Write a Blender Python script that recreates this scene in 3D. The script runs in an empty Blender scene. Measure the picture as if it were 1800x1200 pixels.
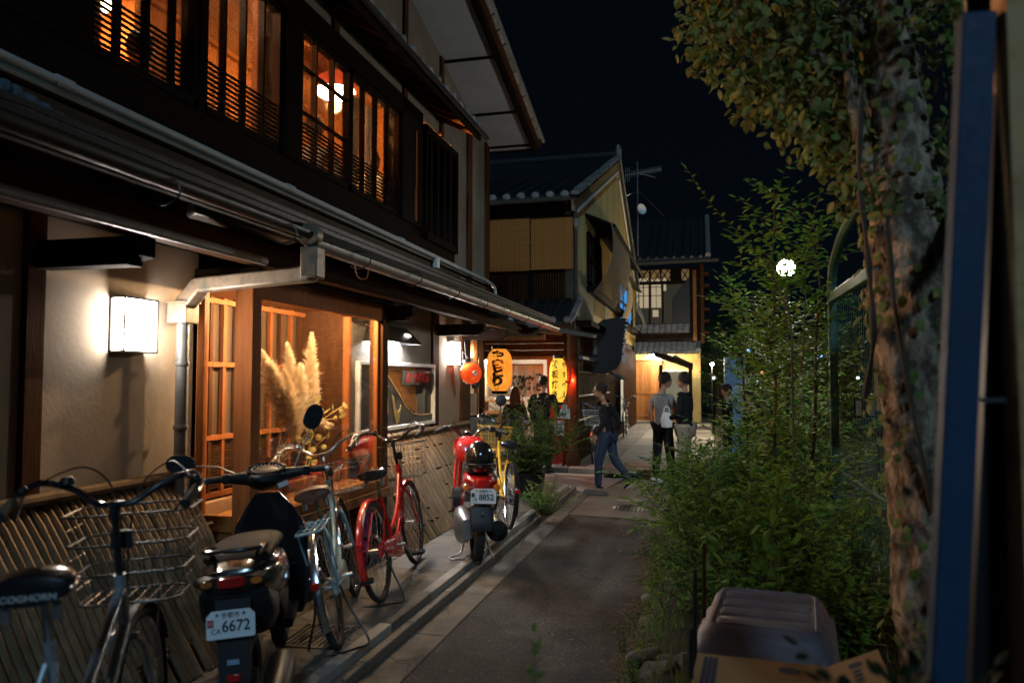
import bpy, math, random
import numpy as np
from mathutils import Vector, Matrix, Euler
R=math.radians; PI=math.pi
rnd=random.Random(7)
scene=bpy.context.scene
# ---------------- camera ----------------
H=1.60; F=1350.0
PITCH=math.atan(68/F); YAW=math.atan(335*math.cos(PITCH)/F)
cd=bpy.data.cameras.new('camera'); cam=bpy.data.objects.new('camera',cd)
scene.collection.objects.link(cam); scene.camera=cam
cam.location=(0,0,H); cam.rotation_euler=(PI/2+PITCH,0,YAW)
cd.sensor_width=36; cd.lens=36*F/1800; cd.clip_start=.05; cd.clip_end=600
cd.dof.use_dof=True; cd.dof.focus_distance=7.5; cd.dof.aperture_fstop=2.0
CM=Euler((PI/2+PITCH,0,YAW)).to_matrix()
# ---------------- night sky, cool sun added for an unseen lamp behind the camera, exposure ----------------
w=bpy.data.worlds.new('World'); scene.world=w; w.use_nodes=True
nt=w.node_tree; bg=nt.nodes['Background']
bg.inputs[1].default_value=1.0
tc=nt.nodes.new('ShaderNodeTexCoord'); sx=nt.nodes.new('ShaderNodeSeparateXYZ'); nt.links.new(tc.outputs['Generated'],sx.inputs[0])
mr=nt.nodes.new('ShaderNodeMapRange'); mr.inputs[1].default_value=-.05; mr.inputs[2].default_value=.7
nt.links.new(sx.outputs[2],mr.inputs[0])
rp=nt.nodes.new('ShaderNodeValToRGB'); rp.color_ramp.elements[0].color=(.0003,.0007,.0012,1); rp.color_ramp.elements[1].color=(.00016,.00036,.00065,1)
nt.links.new(mr.outputs[0],rp.inputs[0])
vo=nt.nodes.new('ShaderNodeTexVoronoi'); vo.inputs['Scale'].default_value=70
nt.links.new(tc.outputs['Generated'],vo.inputs['Vector'])
lt=nt.nodes.new('ShaderNodeMath'); lt.operation='LESS_THAN'; lt.inputs[1].default_value=.028; nt.links.new(vo.outputs['Distance'],lt.inputs[0])
sp=nt.nodes.new('ShaderNodeSeparateColor'); nt.links.new(vo.outputs['Color'],sp.inputs[0])
gt=nt.nodes.new('ShaderNodeMath'); gt.operation='GREATER_THAN'; gt.inputs[1].default_value=.9; nt.links.new(sp.outputs[0],gt.inputs[0])
mu=nt.nodes.new('ShaderNodeMath'); mu.operation='MULTIPLY'; nt.links.new(lt.outputs[0],mu.inputs[0]); nt.links.new(gt.outputs[0],mu.inputs[1])
mc=nt.nodes.new('ShaderNodeMixRGB'); mc.blend_type='ADD'; mc.inputs[2].default_value=(.004,.006,.01,1)
nt.links.new(mu.outputs[0],mc.inputs[0]); nt.links.new(rp.outputs[0],mc.inputs[1]); nt.links.new(mc.outputs[0],bg.inputs[0])
sd=bpy.data.lights.new('lamp_standin_sun','SUN'); sd.energy=.17; sd.angle=R(6); sd.color=(.42,.72,1.0)  # stands in for the cool street lamp out of view
so=bpy.data.objects.new('lamp_standin_sun',sd); scene.collection.objects.link(so)
so.rotation_euler=Vector((-.28,.76,-.46)).to_track_quat('-Z','Y').to_euler()
scene.view_settings.view_transform='Standard'; scene.view_settings.look='None'
scene.view_settings.exposure=2.0; scene.view_settings.gamma=1.0; scene.view_settings.use_curve_mapping=False
scene.render.engine='CYCLES'

# photo pixel (1800x1200) -> point on a world plane, used only to measure real positions
def P(px,py,X=None,Y=None,Z=None):
    d=CM@Vector(((px-900)/F,(600-py)/F,-1)); o=Vector((0,0,H))
    t=((X-o.x)/d.x) if X is not None else ((Y-o.y)/d.y) if Y is not None else ((Z-o.z)/d.z)
    return o+d*t
# ---------------- materials ----------------
def newmat(name):
    m=bpy.data.materials.new(name); m.use_nodes=True; return m,m.node_tree.nodes,m.node_tree.links,m.node_tree.nodes['Principled BSDF']
def mat(name,c1,c2=None,scale=6,rough=.6,metal=0,bump=0,stretch=(1,1,1),rand=0,detail=6,c3=None,coat=0,bscale=None,rvar=.15,contrast=.25,spec=None):
    m,N,L,b=newmat(name); c2=c2 or tuple(x*.7 for x in c1)
    t=N.new('ShaderNodeTexCoord'); mp=N.new('ShaderNodeMapping'); mp.inputs['Scale'].default_value=stretch
    L.new(t.outputs['Object'],mp.inputs['Vector'])
    oi=N.new('ShaderNodeObjectInfo')
    av=N.new('ShaderNodeVectorMath'); av.operation='ADD'; L.new(mp.outputs[0],av.inputs[0])
    mv=N.new('ShaderNodeMath'); mv.operation='MULTIPLY'; mv.inputs[1].default_value=37.0; L.new(oi.outputs['Random'],mv.inputs[0])
    if rand: L.new(mv.outputs[0],av.inputs[1])
    else: av.inputs[1].default_value=(0,0,0)
    n=N.new('ShaderNodeTexNoise'); n.inputs['Scale'].default_value=scale; n.inputs['Detail'].default_value=detail; n.inputs['Roughness'].default_value=.65
    L.new(av.outputs[0],n.inputs['Vector'])
    r=N.new('ShaderNodeValToRGB'); r.color_ramp.elements[0].position=.5-contrast; r.color_ramp.elements[1].position=.5+contrast
    r.color_ramp.elements[0].color=(*c1,1); r.color_ramp.elements[1].color=(*c2,1)
    if c3:
        e=r.color_ramp.elements.new(.5); e.color=(*c3,1)
    L.new(n.outputs['Fac'],r.inputs[0]); out=r.outputs[0]
    if rand:
        h=N.new('ShaderNodeHueSaturation'); mm=N.new('ShaderNodeMapRange'); mm.inputs[3].default_value=1-rand; mm.inputs[4].default_value=1+rand
        L.new(oi.outputs['Random'],mm.inputs[0]); L.new(mm.outputs[0],h.inputs['Value']); L.new(out,h.inputs['Color']); out=h.outputs[0]
    L.new(out,b.inputs['Base Color'])
    n2=N.new('ShaderNodeTexNoise'); n2.inputs['Scale'].default_value=bscale or scale*4; n2.inputs['Detail'].default_value=4
    L.new(av.outputs[0],n2.inputs['Vector'])
    rr=N.new('ShaderNodeMapRange'); rr.inputs[3].default_value=max(.04,rough-rvar); rr.inputs[4].default_value=min(1,rough+rvar)
    L.new(n2.outputs['Fac'],rr.inputs[0]); L.new(rr.outputs[0],b.inputs['Roughness'])
    b.inputs['Metallic'].default_value=metal
    b.inputs['Specular IOR Level'].default_value=spec if spec is not None else (.5 if coat or metal else (.03 if 'wood' in name or 'board' in name or 'bamboo' in name else .12 if 'cloth' in name or 'vinyl' in name else .35))
    if coat: b.inputs['Coat Weight'].default_value=coat; b.inputs['Coat Roughness'].default_value=.08
    if bump:
        bp=N.new('ShaderNodeBump'); bp.inputs['Strength'].default_value=min(1,bump); bp.inputs['Distance'].default_value=.01*max(1,bump)
        L.new(n2.outputs['Fac'],bp.inputs['Height']); L.new(bp.outputs[0],b.inputs['Normal'])
    return m
def emit(name,c,s):
    m,N,L,b=newmat(name); N.remove(b); e=N.new('ShaderNodeEmission'); e.inputs[0].default_value=(*c,1); e.inputs[1].default_value=s
    L.new(e.outputs[0],N['Material Output'].inputs[0]); return m
def glassmat(name,tint=(1,1,1),refl=1.0,rough=.02,dirt=.02):
    m,N,L,b=newmat(name); N.remove(b)
    tr=N.new('ShaderNodeBsdfTransparent'); tr.inputs[0].default_value=(*tint,1)
    gl=N.new('ShaderNodeBsdfGlossy'); gl.inputs['Roughness'].default_value=rough
    lw=N.new('ShaderNodeFresnel'); lw.inputs[0].default_value=1.45
    mu=N.new('ShaderNodeMath'); mu.operation='MULTIPLY'; mu.inputs[1].default_value=refl; L.new(lw.outputs[0],mu.inputs[0])
    mx=N.new('ShaderNodeMixShader'); L.new(mu.outputs[0],mx.inputs[0]); L.new(tr.outputs[0],mx.inputs[1]); L.new(gl.outputs[0],mx.inputs[2])
    df=N.new('ShaderNodeBsdfDiffuse'); df.inputs[0].default_value=(.5,.48,.45,1)
    t=N.new('ShaderNodeTexCoord'); n=N.new('ShaderNodeTexNoise'); n.inputs['Scale'].default_value=9; n.inputs['Detail'].default_value=8; L.new(t.outputs['Object'],n.inputs['Vector'])
    k=N.new('ShaderNodeMapRange'); k.inputs[1].default_value=.45; k.inputs[2].default_value=.8; k.inputs[3].default_value=dirt*.3; k.inputs[4].default_value=dirt*3
    L.new(n.outputs['Fac'],k.inputs[0])
    m2=N.new('ShaderNodeMixShader'); L.new(k.outputs[0],m2.inputs[0]); L.new(mx.outputs[0],m2.inputs[1]); L.new(df.outputs[0],m2.inputs[2])
    L.new(m2.outputs[0],N['Material Output'].inputs[0]); return m
def leafmat(name,cols,scale=5,trans=.4,rough=.6):
    m,N,L,b=newmat(name)
    t=N.new('ShaderNodeTexCoord'); n=N.new('ShaderNodeTexNoise'); n.inputs['Scale'].default_value=scale; n.inputs['Detail'].default_value=5; n.inputs['Roughness'].default_value=.8
    L.new(t.outputs['Object'],n.inputs['Vector'])
    oi=N.new('ShaderNodeObjectInfo'); ad=N.new('ShaderNodeMath'); ad.operation='MULTIPLY_ADD'; ad.inputs[1].default_value=.25
    L.new(oi.outputs['Random'],ad.inputs[0]); L.new(n.outputs['Fac'],ad.inputs[2])
    su=N.new('ShaderNodeMath'); su.operation='SUBTRACT'; su.inputs[1].default_value=.12; L.new(ad.outputs[0],su.inputs[0])
    r=N.new('ShaderNodeValToRGB'); el=r.color_ramp.elements
    el[0].position=.36; el[0].color=(*cols[0],1); el[1].position=.66; el[1].color=(*cols[-1],1)
    for i,c in enumerate(cols[1:-1]):
        e=el.new(.36+.3*(i+1)/(len(cols)-1)); e.color=(*c,1)
    L.new(su.outputs[0],r.inputs[0]); L.new(r.outputs[0],b.inputs['Base Color']); b.inputs['Roughness'].default_value=rough
    b.inputs['Specular IOR Level'].default_value=.2
    tl=N.new('ShaderNodeBsdfTranslucent'); L.new(r.outputs[0],tl.inputs[0]); mx=N.new('ShaderNodeMixShader'); mx.inputs[0].default_value=trans
    L.new(b.outputs[0],mx.inputs[1]); L.new(tl.outputs[0],mx.inputs[2]); L.new(mx.outputs[0],N['Material Output'].inputs[0]); return m
M={}
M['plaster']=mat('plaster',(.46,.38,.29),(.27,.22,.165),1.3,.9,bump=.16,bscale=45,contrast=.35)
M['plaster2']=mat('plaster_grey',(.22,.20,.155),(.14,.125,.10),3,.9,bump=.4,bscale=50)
M['dkwood']=mat('dark_wood',(.016,.010,.007),(.008,.0055,.004),5,.75,bump=.3,stretch=(6,1,6),rand=.25)
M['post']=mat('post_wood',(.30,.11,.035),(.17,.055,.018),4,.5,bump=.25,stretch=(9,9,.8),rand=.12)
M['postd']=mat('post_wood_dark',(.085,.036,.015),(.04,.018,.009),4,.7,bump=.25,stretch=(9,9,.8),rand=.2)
M['wood']=mat('warm_wood',(.26,.115,.038),(.15,.062,.02),4,.5,bump=.2,stretch=(8,8,.7),rand=.2)
M['woodh']=mat('warm_wood_lengthwise',(.26,.14,.06),(.15,.075,.03),4,.5,bump=.2,stretch=(8,.7,8),rand=.25)
M['board']=mat('weathered_board',(.085,.08,.06),(.05,.048,.038),3,.75,bump=.2,stretch=(6,.6,6),rand=.1)
M['beige']=mat('beige_paint',(.24,.25,.20),(.16,.17,.14),2.5,.7,bump=.1,stretch=(3,.6,3))
M['soffit']=mat('soffit_paint',(.38,.40,.42),(.28,.30,.32),1.5,.8)
M['tile']=mat('roof_tile',(.030,.031,.033),(.015,.016,.017),9,.45,bump=.2,rand=.25)
M['tilel']=mat('roof_tile_worn',(.30,.29,.27),(.13,.125,.12),14,.6,bump=.3,rand=.25)
M['zinc']=mat('zinc_pipe',(.26,.26,.25),(.13,.14,.14),9,.45,.35,bump=.15)
M['copper']=mat('aged_copper',(.10,.082,.06),(.055,.08,.072),8,.5,.35,bump=.2,c3=(.26,.20,.14))
M['conduit']=mat('grey_conduit',(.42,.44,.43),(.32,.34,.34),4,.5)
M['hose']=mat('wrapped_hose',(.12,.17,.22),(.04,.07,.10),30,.8,bump=1.2,bscale=120)
M['blackm']=mat('black_metal',(.02,.02,.02),(.012,.012,.012),8,.4,.3)
M['blackp']=mat('black_plastic',(.016,.017,.018),(.010,.010,.011),20,.45,bump=.1,bscale=300)
M['rubber']=mat('rubber',(.018,.018,.018),(.03,.028,.026),12,.8,bump=.3,bscale=150)
M['gloss']=mat('black_gloss_paint',(.010,.011,.013),(.014,.014,.016),5,.18,coat=1,rvar=.06)
M['chrome']=mat('chrome',(.75,.76,.78),(.55,.56,.58),10,.22,1,rvar=.1)
M['steel']=mat('brushed_steel',(.45,.46,.48),(.30,.31,.33),14,.38,.9)
M['silver']=mat('silver_paint',(.50,.54,.58),(.38,.42,.46),6,.3,.55,coat=.4)
M['teal']=mat('pale_blue_paint',(.28,.45,.50),(.20,.34,.38),9,.35,.1,coat=.4)
M['red']=mat('red_paint',(.55,.018,.014),(.42,.012,.010),6,.28,coat=.8)
M['yellow']=mat('yellow_paint',(.75,.42,.03),(.62,.33,.02),6,.35,coat=.5)
M['brown']=mat('brown_leather',(.09,.045,.025),(.05,.025,.015),12,.45,bump=.2)
M['cream']=mat('grip_rubber',(.35,.22,.12),(.25,.15,.08),12,.6)
M['redlens']=mat('red_lens',(.55,.02,.015),(.40,.012,.01),4,.12,coat=1)
M['amber']=mat('amber_lens',(.75,.22,.03),(.6,.16,.02),4,.12,coat=1)
M['plate']=mat('plate_white',(.80,.84,.86),(.74,.78,.80),8,.35)
M['ink']=mat('ink_black',(.012,.012,.014),(.02,.02,.02),8,.5)
M['inkg']=mat('ink_green',(.02,.12,.09),(.02,.10,.08),8,.5)
M['inkr']=mat('ink_red',(.5,.02,.02),(.4,.015,.015),8,.5)
M['white']=mat('white_paint',(.75,.75,.72),(.62,.62,.6),6,.5)
M['paper']=mat('paper',(.72,.70,.64),(.62,.60,.54),5,.8)
M['bamboo']=mat('bamboo',(.21,.145,.085),(.10,.068,.04),3,.5,bump=.15,stretch=(8,8,1.2),rand=.3)
M['reed']=mat('reed_blind',(.62,.27,.06),(.34,.14,.032),16,.8,bump=.8,bscale=220,stretch=(1,1,6))
M['reedg']=mat('reed_grey',(.30,.25,.17),(.16,.13,.09),40,.85,bump=1,bscale=200)
M['sudare']=mat('fine_blind',(.09,.055,.025),(.05,.03,.014),12,.8,stretch=(1,1,16),bump=.5,bscale=160)
pass
M['asphalt']=mat('asphalt',(.075,.068,.058),(.026,.024,.021),1.7,.8,bump=1.3,bscale=120,c3=(.046,.042,.037),detail=12,contrast=.2)
def speckle(m,col,scale,th,amt=.8,stain=.6):
    N,L=m.node_tree.nodes,m.node_tree.links; b=N['Principled BSDF']; src=b.inputs['Base Color'].links[0].from_socket
    t=N.new('ShaderNodeTexCoord'); v=N.new('ShaderNodeTexVoronoi'); v.inputs['Scale'].default_value=scale; L.new(t.outputs['Object'],v.inputs['Vector'])
    r=N.new('ShaderNodeMapRange'); r.inputs[1].default_value=th; r.inputs[2].default_value=th*.5; r.inputs[3].default_value=0; r.inputs[4].default_value=amt; L.new(v.outputs['Distance'],r.inputs[0])
    sc=N.new('ShaderNodeSeparateColor'); L.new(v.outputs['Color'],sc.inputs[0]); g=N.new('ShaderNodeMath'); g.operation='GREATER_THAN'; g.inputs[1].default_value=.62; L.new(sc.outputs[0],g.inputs[0])
    k=N.new('ShaderNodeMath'); k.operation='MULTIPLY'; L.new(r.outputs[0],k.inputs[0]); L.new(g.outputs[0],k.inputs[1])
    x=N.new('ShaderNodeMixRGB'); x.inputs[2].default_value=(*col,1); L.new(k.outputs[0],x.inputs[0]); L.new(src,x.inputs[1])
    # cracks and worn stains
    n=N.new('ShaderNodeTexNoise'); n.inputs['Scale'].default_value=1.1; n.inputs['Detail'].default_value=9; n.inputs['Roughness'].default_value=.7; L.new(t.outputs['Object'],n.inputs['Vector'])
    q=N.new('ShaderNodeMapRange'); q.inputs[1].default_value=.40; q.inputs[2].default_value=.62; q.inputs[3].default_value=1-stain; q.inputs[4].default_value=1.1; L.new(n.outputs['Fac'],q.inputs[0])
    w_=N.new('ShaderNodeTexVoronoi'); w_.feature='DISTANCE_TO_EDGE'; w_.inputs['Scale'].default_value=.55
    dn=N.new('ShaderNodeVectorMath'); dn.operation='MULTIPLY_ADD'; dn.inputs[1].default_value=(.35,.35,.35); n3=N.new('ShaderNodeTexNoise'); n3.inputs['Scale'].default_value=5; L.new(t.outputs['Object'],n3.inputs['Vector']); L.new(n3.outputs['Color'],dn.inputs[0]); L.new(t.outputs['Object'],dn.inputs[2]); L.new(dn.outputs[0],w_.inputs['Vector'])
    cr=N.new('ShaderNodeMapRange'); cr.inputs[1].default_value=.0; cr.inputs[2].default_value=.006; cr.inputs[3].default_value=.35; cr.inputs[4].default_value=1; L.new(w_.outputs['Distance'],cr.inputs[0])
    m1=N.new('ShaderNodeMath'); m1.operation='MULTIPLY'; L.new(q.outputs[0],m1.inputs[0]); L.new(cr.outputs[0],m1.inputs[1])
    y=N.new('ShaderNodeVectorMath'); y.operation='SCALE'; L.new(x.outputs[0],y.inputs[0]); L.new(m1.outputs[0],y.inputs['Scale']); L.new(y.outputs[0],b.inputs['Base Color'])
speckle(M['asphalt'],(.22,.20,.17),75,.42)
M['concrete']=mat('concrete',(.20,.18,.145),(.10,.088,.07),4,.85,bump=.5,bscale=70,c3=(.155,.14,.115),contrast=.3)
speckle(M['concrete'],(.38,.35,.30),90,.35,.6,.55)
M['concd']=mat('pavement_stone',(.13,.12,.10),(.065,.06,.05),3,.7,bump=.5,bscale=60,c3=(.11,.10,.085),rand=.15)
M['stonel']=mat('pale_slab',(.34,.33,.30),(.20,.19,.17),2.5,.8,bump=.3,bscale=50,rand=.15)
M['iron']=mat('cast_iron',(.07,.07,.07),(.12,.11,.10),16,.45,.6,bump=.4)
M['soil']=mat('soil',(.035,.028,.02),(.018,.014,.010),8,.95,bump=1.5,bscale=40,c3=(.03,.028,.015))
M['rock']=mat('rock',(.15,.15,.14),(.07,.07,.065),7,.9,bump=1.2,bscale=22,rand=.2)
M['siding']=mat('ochre_siding',(.56,.41,.12),(.38,.26,.08),2,.55,.1,stretch=(3,3,.5),bump=.1,rand=.1)
M['sidingd']=mat('faded_siding',(.34,.29,.16),(.2,.17,.10),2,.6,stretch=(3,3,.5),rand=.1)
M['blue']=mat('blue_sheet',(.03,.20,.62),(.02,.13,.45),3,.5,stretch=(8,8,1))
M['bluelit']=mat('blue_light_on_post',(.022,.065,.14),(.014,.04,.09),3,.6,bump=.1,bscale=40)  # blue light falling on the near post, put into its colour
M['rust']=mat('rusted_cream',(.66,.42,.18),(.26,.11,.035),5,.7,bump=.3,c3=(.60,.37,.16),contrast=.2)
M['fgreen']=mat('green_fence_paint',(.03,.12,.10),(.02,.075,.06),7,.5,c3=(.06,.14,.11))
M['dchrome']=mat('tarnished_wire',(.22,.22,.22),(.08,.08,.08),14,.35,.9)
M['bark']=mat('bark',(.46,.34,.235),(.085,.062,.042),16,.9,bump=2.2,bscale=30,stretch=(1,1,.5),contrast=.09,c3=(.24,.175,.12))
M['twig']=mat('twig',(.10,.075,.045),(.06,.045,.03),20,.8)
M['tub']=mat('lilac_plastic',(.19,.155,.165),(.09,.075,.085),5,.5,bump=.2,stretch=(1,4,4),contrast=.3)
M['tubb']=mat('blue_grey_plastic',(.12,.17,.22),(.07,.10,.14),3,.5,bump=.1)
M['card']=mat('cardboard',(.42,.26,.12),(.34,.20,.09),5,.85,bump=.1)
M['printb']=mat('navy_print',(.02,.025,.06),(.03,.03,.07),10,.7)
M['skin']=mat('skin',(.42,.22,.14),(.36,.18,.11),20,.5)
M['hair']=mat('hair',(.012,.009,.007),(.03,.02,.014),60,.5,bump=1,bscale=180)
M['dress']={}
M['jblack']=mat('black_cloth',(.012,.012,.014),(.022,.021,.023),14,.85,bump=.6,bscale=25)
M['jbrown']=mat('dark_brown_cloth',(.030,.018,.016),(.018,.011,.01),14,.85,bump=.6,bscale=25)
M['jgrey']=mat('grey_cloth',(.34,.33,.33),(.24,.235,.235),14,.85,bump=.6,bscale=18)
M['jtan']=mat('khaki_cloth',(.40,.34,.25),(.28,.235,.17),9,.85,bump=.8,bscale=18)
M['jeans']=mat('denim',(.035,.055,.10),(.02,.03,.055),14,.85,bump=.5,bscale=25)
M['jplaid']=mat('check_shirt',(.34,.24,.18),(.14,.10,.09),12,.85,bump=.5,bscale=25)
M['shoe']=mat('white_leather',(.7,.69,.66),(.58,.57,.55),10,.5)
M['glass']=glassmat('window_glass',refl=.9,dirt=.004)
M['glassd']=glassmat('display_glass',refl=.6,dirt=.002)
M['mirror']=mat('mirror_back',(.02,.025,.03),(.015,.018,.02),6,.25,coat=.5)
M['lampw']=emit('lamp_white',(1,.88,.78),16)
M['lampc']=emit('lamp_cool_white',(.95,.95,1),70)
M['lampd']=emit('lamp_diffuser',(1,.86,.66),10)
M['roomwarm']=emit('room_lamp',(1,.62,.28),22)
M['street']=emit('street_lamp_globe',(1,.93,.84),110)
M['porch']=emit('porch_tube',(.90,.94,1),22)
M['crestl']=emit('crest_glow',(1,.93,.85),1.6)
M['shopw']=emit('shop_tube',(1,.92,.80),26)
M['dispw']=emit('display_lamp',(1,.62,.28),130)
M['cityb']=emit('far_light_blue',(.25,.5,1),1.2)
M['cityw']=emit('far_light_white',(.9,.9,1),1)
M['cityr']=emit('far_light_red',(1,.35,.12),.6)
M['litwin']=emit('lit_room_far',(1,.80,.52),.10)
M['litblue']=emit('blue_lit_pane',(.10,.42,1.0),.16)
M['plume']=leafmat('pampas_plume',[(.62,.48,.30),(.72,.60,.42),(.80,.72,.56)],12,.3,.8)
M['leafy']=leafmat('dried_yellow_leaf',[(.62,.50,.14),(.70,.60,.22),(.55,.55,.20)],9,.4,.5)
M['leafr']=leafmat('red_leaf',[(.55,.05,.02),(.7,.16,.03),(.62,.30,.04)],20,.3,.5)
M['berry']=mat('red_berry',(.55,.03,.02),(.4,.02,.015),9,.3,coat=.4)
M['leaf1']=leafmat('shrub_leaf',[(.05,.12,.018),(.11,.22,.03),(.22,.30,.05),(.07,.16,.02)],5,.3)
M['leaf2']=leafmat('weed_leaf',[(.04,.13,.018),(.09,.24,.035),(.20,.34,.05)],3.5,.35)
M['leaf3']=leafmat('fern_leaf',[(.07,.17,.02),(.15,.30,.04),(.26,.38,.06)],2.5,.4)
M['leaft']=leafmat('tree_leaf',[(.09,.14,.03),(.20,.25,.06),(.30,.22,.10),(.12,.24,.05),(.28,.28,.10)],4,.3)
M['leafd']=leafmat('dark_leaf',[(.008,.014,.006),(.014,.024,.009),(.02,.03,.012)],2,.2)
M['dryleaf']=leafmat('fallen_leaf',[(.16,.08,.03),(.22,.13,.05),(.10,.06,.03)],9,.2)
def plight(t,loc,w,c,r=.03):
    l=bpy.data.lights.new('lamp_light','POINT'); l.energy=w; l.color=c; l.shadow_soft_size=r; o=bpy.data.objects.new('lamp_light',l); scene.collection.objects.link(o); o.parent=t; o.location=loc; return o
# paper lanterns: glow graded as a lamp inside shines through the paper
def lanternmat(name,ca,cb,s):
    m,N,L,b=newmat(name); N.remove(b)
    t=N.new('ShaderNodeTexCoord'); sx=N.new('ShaderNodeSeparateXYZ'); L.new(t.outputs['Generated'],sx.inputs[0])
    wv=N.new('ShaderNodeTexNoise'); wv.inputs['Scale'].default_value=3; L.new(t.outputs['Generated'],wv.inputs['Vector'])
    r=N.new('ShaderNodeValToRGB'); r.color_ramp.elements[0].position=.3; r.color_ramp.elements[1].position=.7
    r.color_ramp.elements[0].color=(*ca,1); r.color_ramp.elements[1].color=(*cb,1); L.new(wv.outputs['Fac'],r.inputs[0])
    e=N.new('ShaderNodeEmission'); e.inputs[1].default_value=s; L.new(r.outputs[0],e.inputs[0])
    d=N.new('ShaderNodeBsdfDiffuse'); L.new(r.outputs[0],d.inputs[0]); a=N.new('ShaderNodeAddShader')
    L.new(e.outputs[0],a.inputs[0]); L.new(d.outputs[0],a.inputs[1]); L.new(a.outputs[0],N['Material Output'].inputs[0]); return m
M['lorange']=lanternmat('orange_lantern_paper',(1,.26,.02),(1,.40,.05),.22)
M['lred']=lanternmat('red_lantern_paper',(.75,.05,.01),(.85,.10,.02),.16)
M['lyellow']=lanternmat('yellow_lantern_paper',(1,.52,.04),(1,.62,.08),.24)
M['lredshade']=lanternmat('red_pendant_shade',(.75,.10,.03),(.85,.16,.05),.35)

# ---------------- mesh builder ----------------
WORLD={}
class MB:
    def __init__(s): s.v=[]; s.f=[]
    def add(s,vs,fs):
        o=len(s.v); s.v+= [tuple(v) for v in vs]; s.f+=[tuple(i+o for i in f) for f in fs]; return s
    def box(s,c,d,rot=None):
        x,y,z=d[0]/2,d[1]/2,d[2]/2
        vs=[Vector((a*x,b*y,e*z)) for a in(-1,1) for b in(-1,1) for e in(-1,1)]
        if rot is not None: vs=[rot@v for v in vs]
        c=Vector(c); vs=[v+c for v in vs]
        return s.add(vs,[(0,1,3,2),(4,6,7,5),(0,4,5,1),(2,3,7,6),(0,2,6,4),(1,5,7,3)])
    def bb(s,x0,x1,y0,y1,z0,z1): return s.box(((x0+x1)/2,(y0+y1)/2,(z0+z1)/2),(abs(x1-x0),abs(y1-y0),abs(z1-z0)))
    def bar(s,p,q,w,h,up=(0,0,1)):
        p=Vector(p); q=Vector(q); d=(q-p); l=d.length; d.normalize(); u=Vector(up)
        sd=d.cross(u)
        if sd.length<1e-4: sd=d.cross(Vector((1,0,0)))
        sd.normalize(); u=sd.cross(d)
        rot=Matrix((sd,d,u)).transposed()
        return s.box((p+q)/2,(w,l,h),rot)
    def tube(s,pts,r,n=8,closed=False,cap=True):
        pts=[Vector(p) for p in pts]; m=len(pts); rs=r if isinstance(r,(list,tuple)) else [r]*m
        base=len(s.v); prev=None; rings=[]
        for i,p in enumerate(pts):
            if closed: t=pts[(i+1)%m]-pts[i-1]
            else: t=pts[min(i+1,m-1)]-pts[max(i-1,0)]
            if t.length<1e-9: t=Vector((0,0,1))
            t.normalize()
            if prev is None:
                a=t.cross(Vector((0,0,1)))
                if a.length<.1: a=t.cross(Vector((1,0,0)))
            else:
                a=prev-t*prev.dot(t)
                if a.length<1e-4: a=t.cross(Vector((0,1,.3)))
            a.normalize(); prev=a; b=t.cross(a)
            rings.append([p+(a*math.cos(2*PI*k/n)+b*math.sin(2*PI*k/n))*rs[i] for k in range(n)])
        return s.rings(rings,closed,cap)
    def rings(s,rings,closed=False,cap=True):
        m=len(rings); n=len(rings[0]); vs=[v for r in rings for v in r]; fs=[]
        for i in range(m if closed else m-1):
            j=(i+1)%m
            for k in range(n): fs.append((i*n+k,i*n+(k+1)%n,j*n+(k+1)%n,j*n+k))
        if cap and not closed: fs+= [tuple(range(n))[::-1],tuple((m-1)*n+k for k in range(n))]
        return s.add(vs,fs)
    def lathe(s,prof,n=20,mtx=None,cap=True):
        mtx=mtx or Matrix.Identity(4)
        return s.rings([[mtx@Vector((r*math.cos(2*PI*k/n),r*math.sin(2*PI*k/n),z)) for k in range(n)] for r,z in prof],False,cap)
    def ball(s,c,r,n=12,m=8,rot=None):
        r=r if isinstance(r,(tuple,list)) else (r,r,r); c=Vector(c)
        rg=[]
        for i in range(m+1):
            a=-PI/2+PI*i/m; ca=max(math.cos(a),.02)
            ring=[Vector((r[0]*ca*math.cos(2*PI*k/n),r[1]*ca*math.sin(2*PI*k/n),r[2]*math.sin(a))) for k in range(n)]
            if rot is not None: ring=[rot@v for v in ring]
            rg.append([v+c for v in ring])
        return s.rings(rg)
    def prism(s,pts,off):
        pts=[Vector(p) for p in pts]; off=Vector(off); n=len(pts)
        return s.add(pts+[p+off for p in pts],[tuple(range(n))[::-1],tuple(range(n,2*n))]+[(k,(k+1)%n,(k+1)%n+n,k+n) for k in range(n)])
    def loft(s,secs,n=20,e=2.4,axis='y'):
        # secs: (x,y,z,hw,hh) superellipse sections across y
        rg=[]
        for x,y,z,hw,hh in secs:
            ring=[]
            for k in range(n):
                a=2*PI*k/n; ca,sa=math.cos(a),math.sin(a)
                u=hw*math.copysign(abs(ca)**(2/e),ca); v=hh*math.copysign(abs(sa)**(2/e),sa)
                ring.append(Vector((x+u,y,z+v)) if axis=='y' else Vector((x+u,y+v,z)))
            rg.append(ring)
        return s.rings(rg)
    def build(s,name,m,parent=None,smooth=35,bevel=0,kind=None,label=None):
        me=bpy.data.meshes.new(name); me.from_pydata(s.v,[],s.f); 
        me.materials.append(M[m] if isinstance(m,str) else m)
        if smooth:
            me.shade_smooth(); me.set_sharp_from_angle(angle=R(smooth))
        me.update()
        import bmesh
        b=bmesh.new(); b.from_mesh(me); bmesh.ops.recalc_face_normals(b,faces=b.faces); b.to_mesh(me); b.free()
        return link(name,me,parent,bevel,kind,label)
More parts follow.
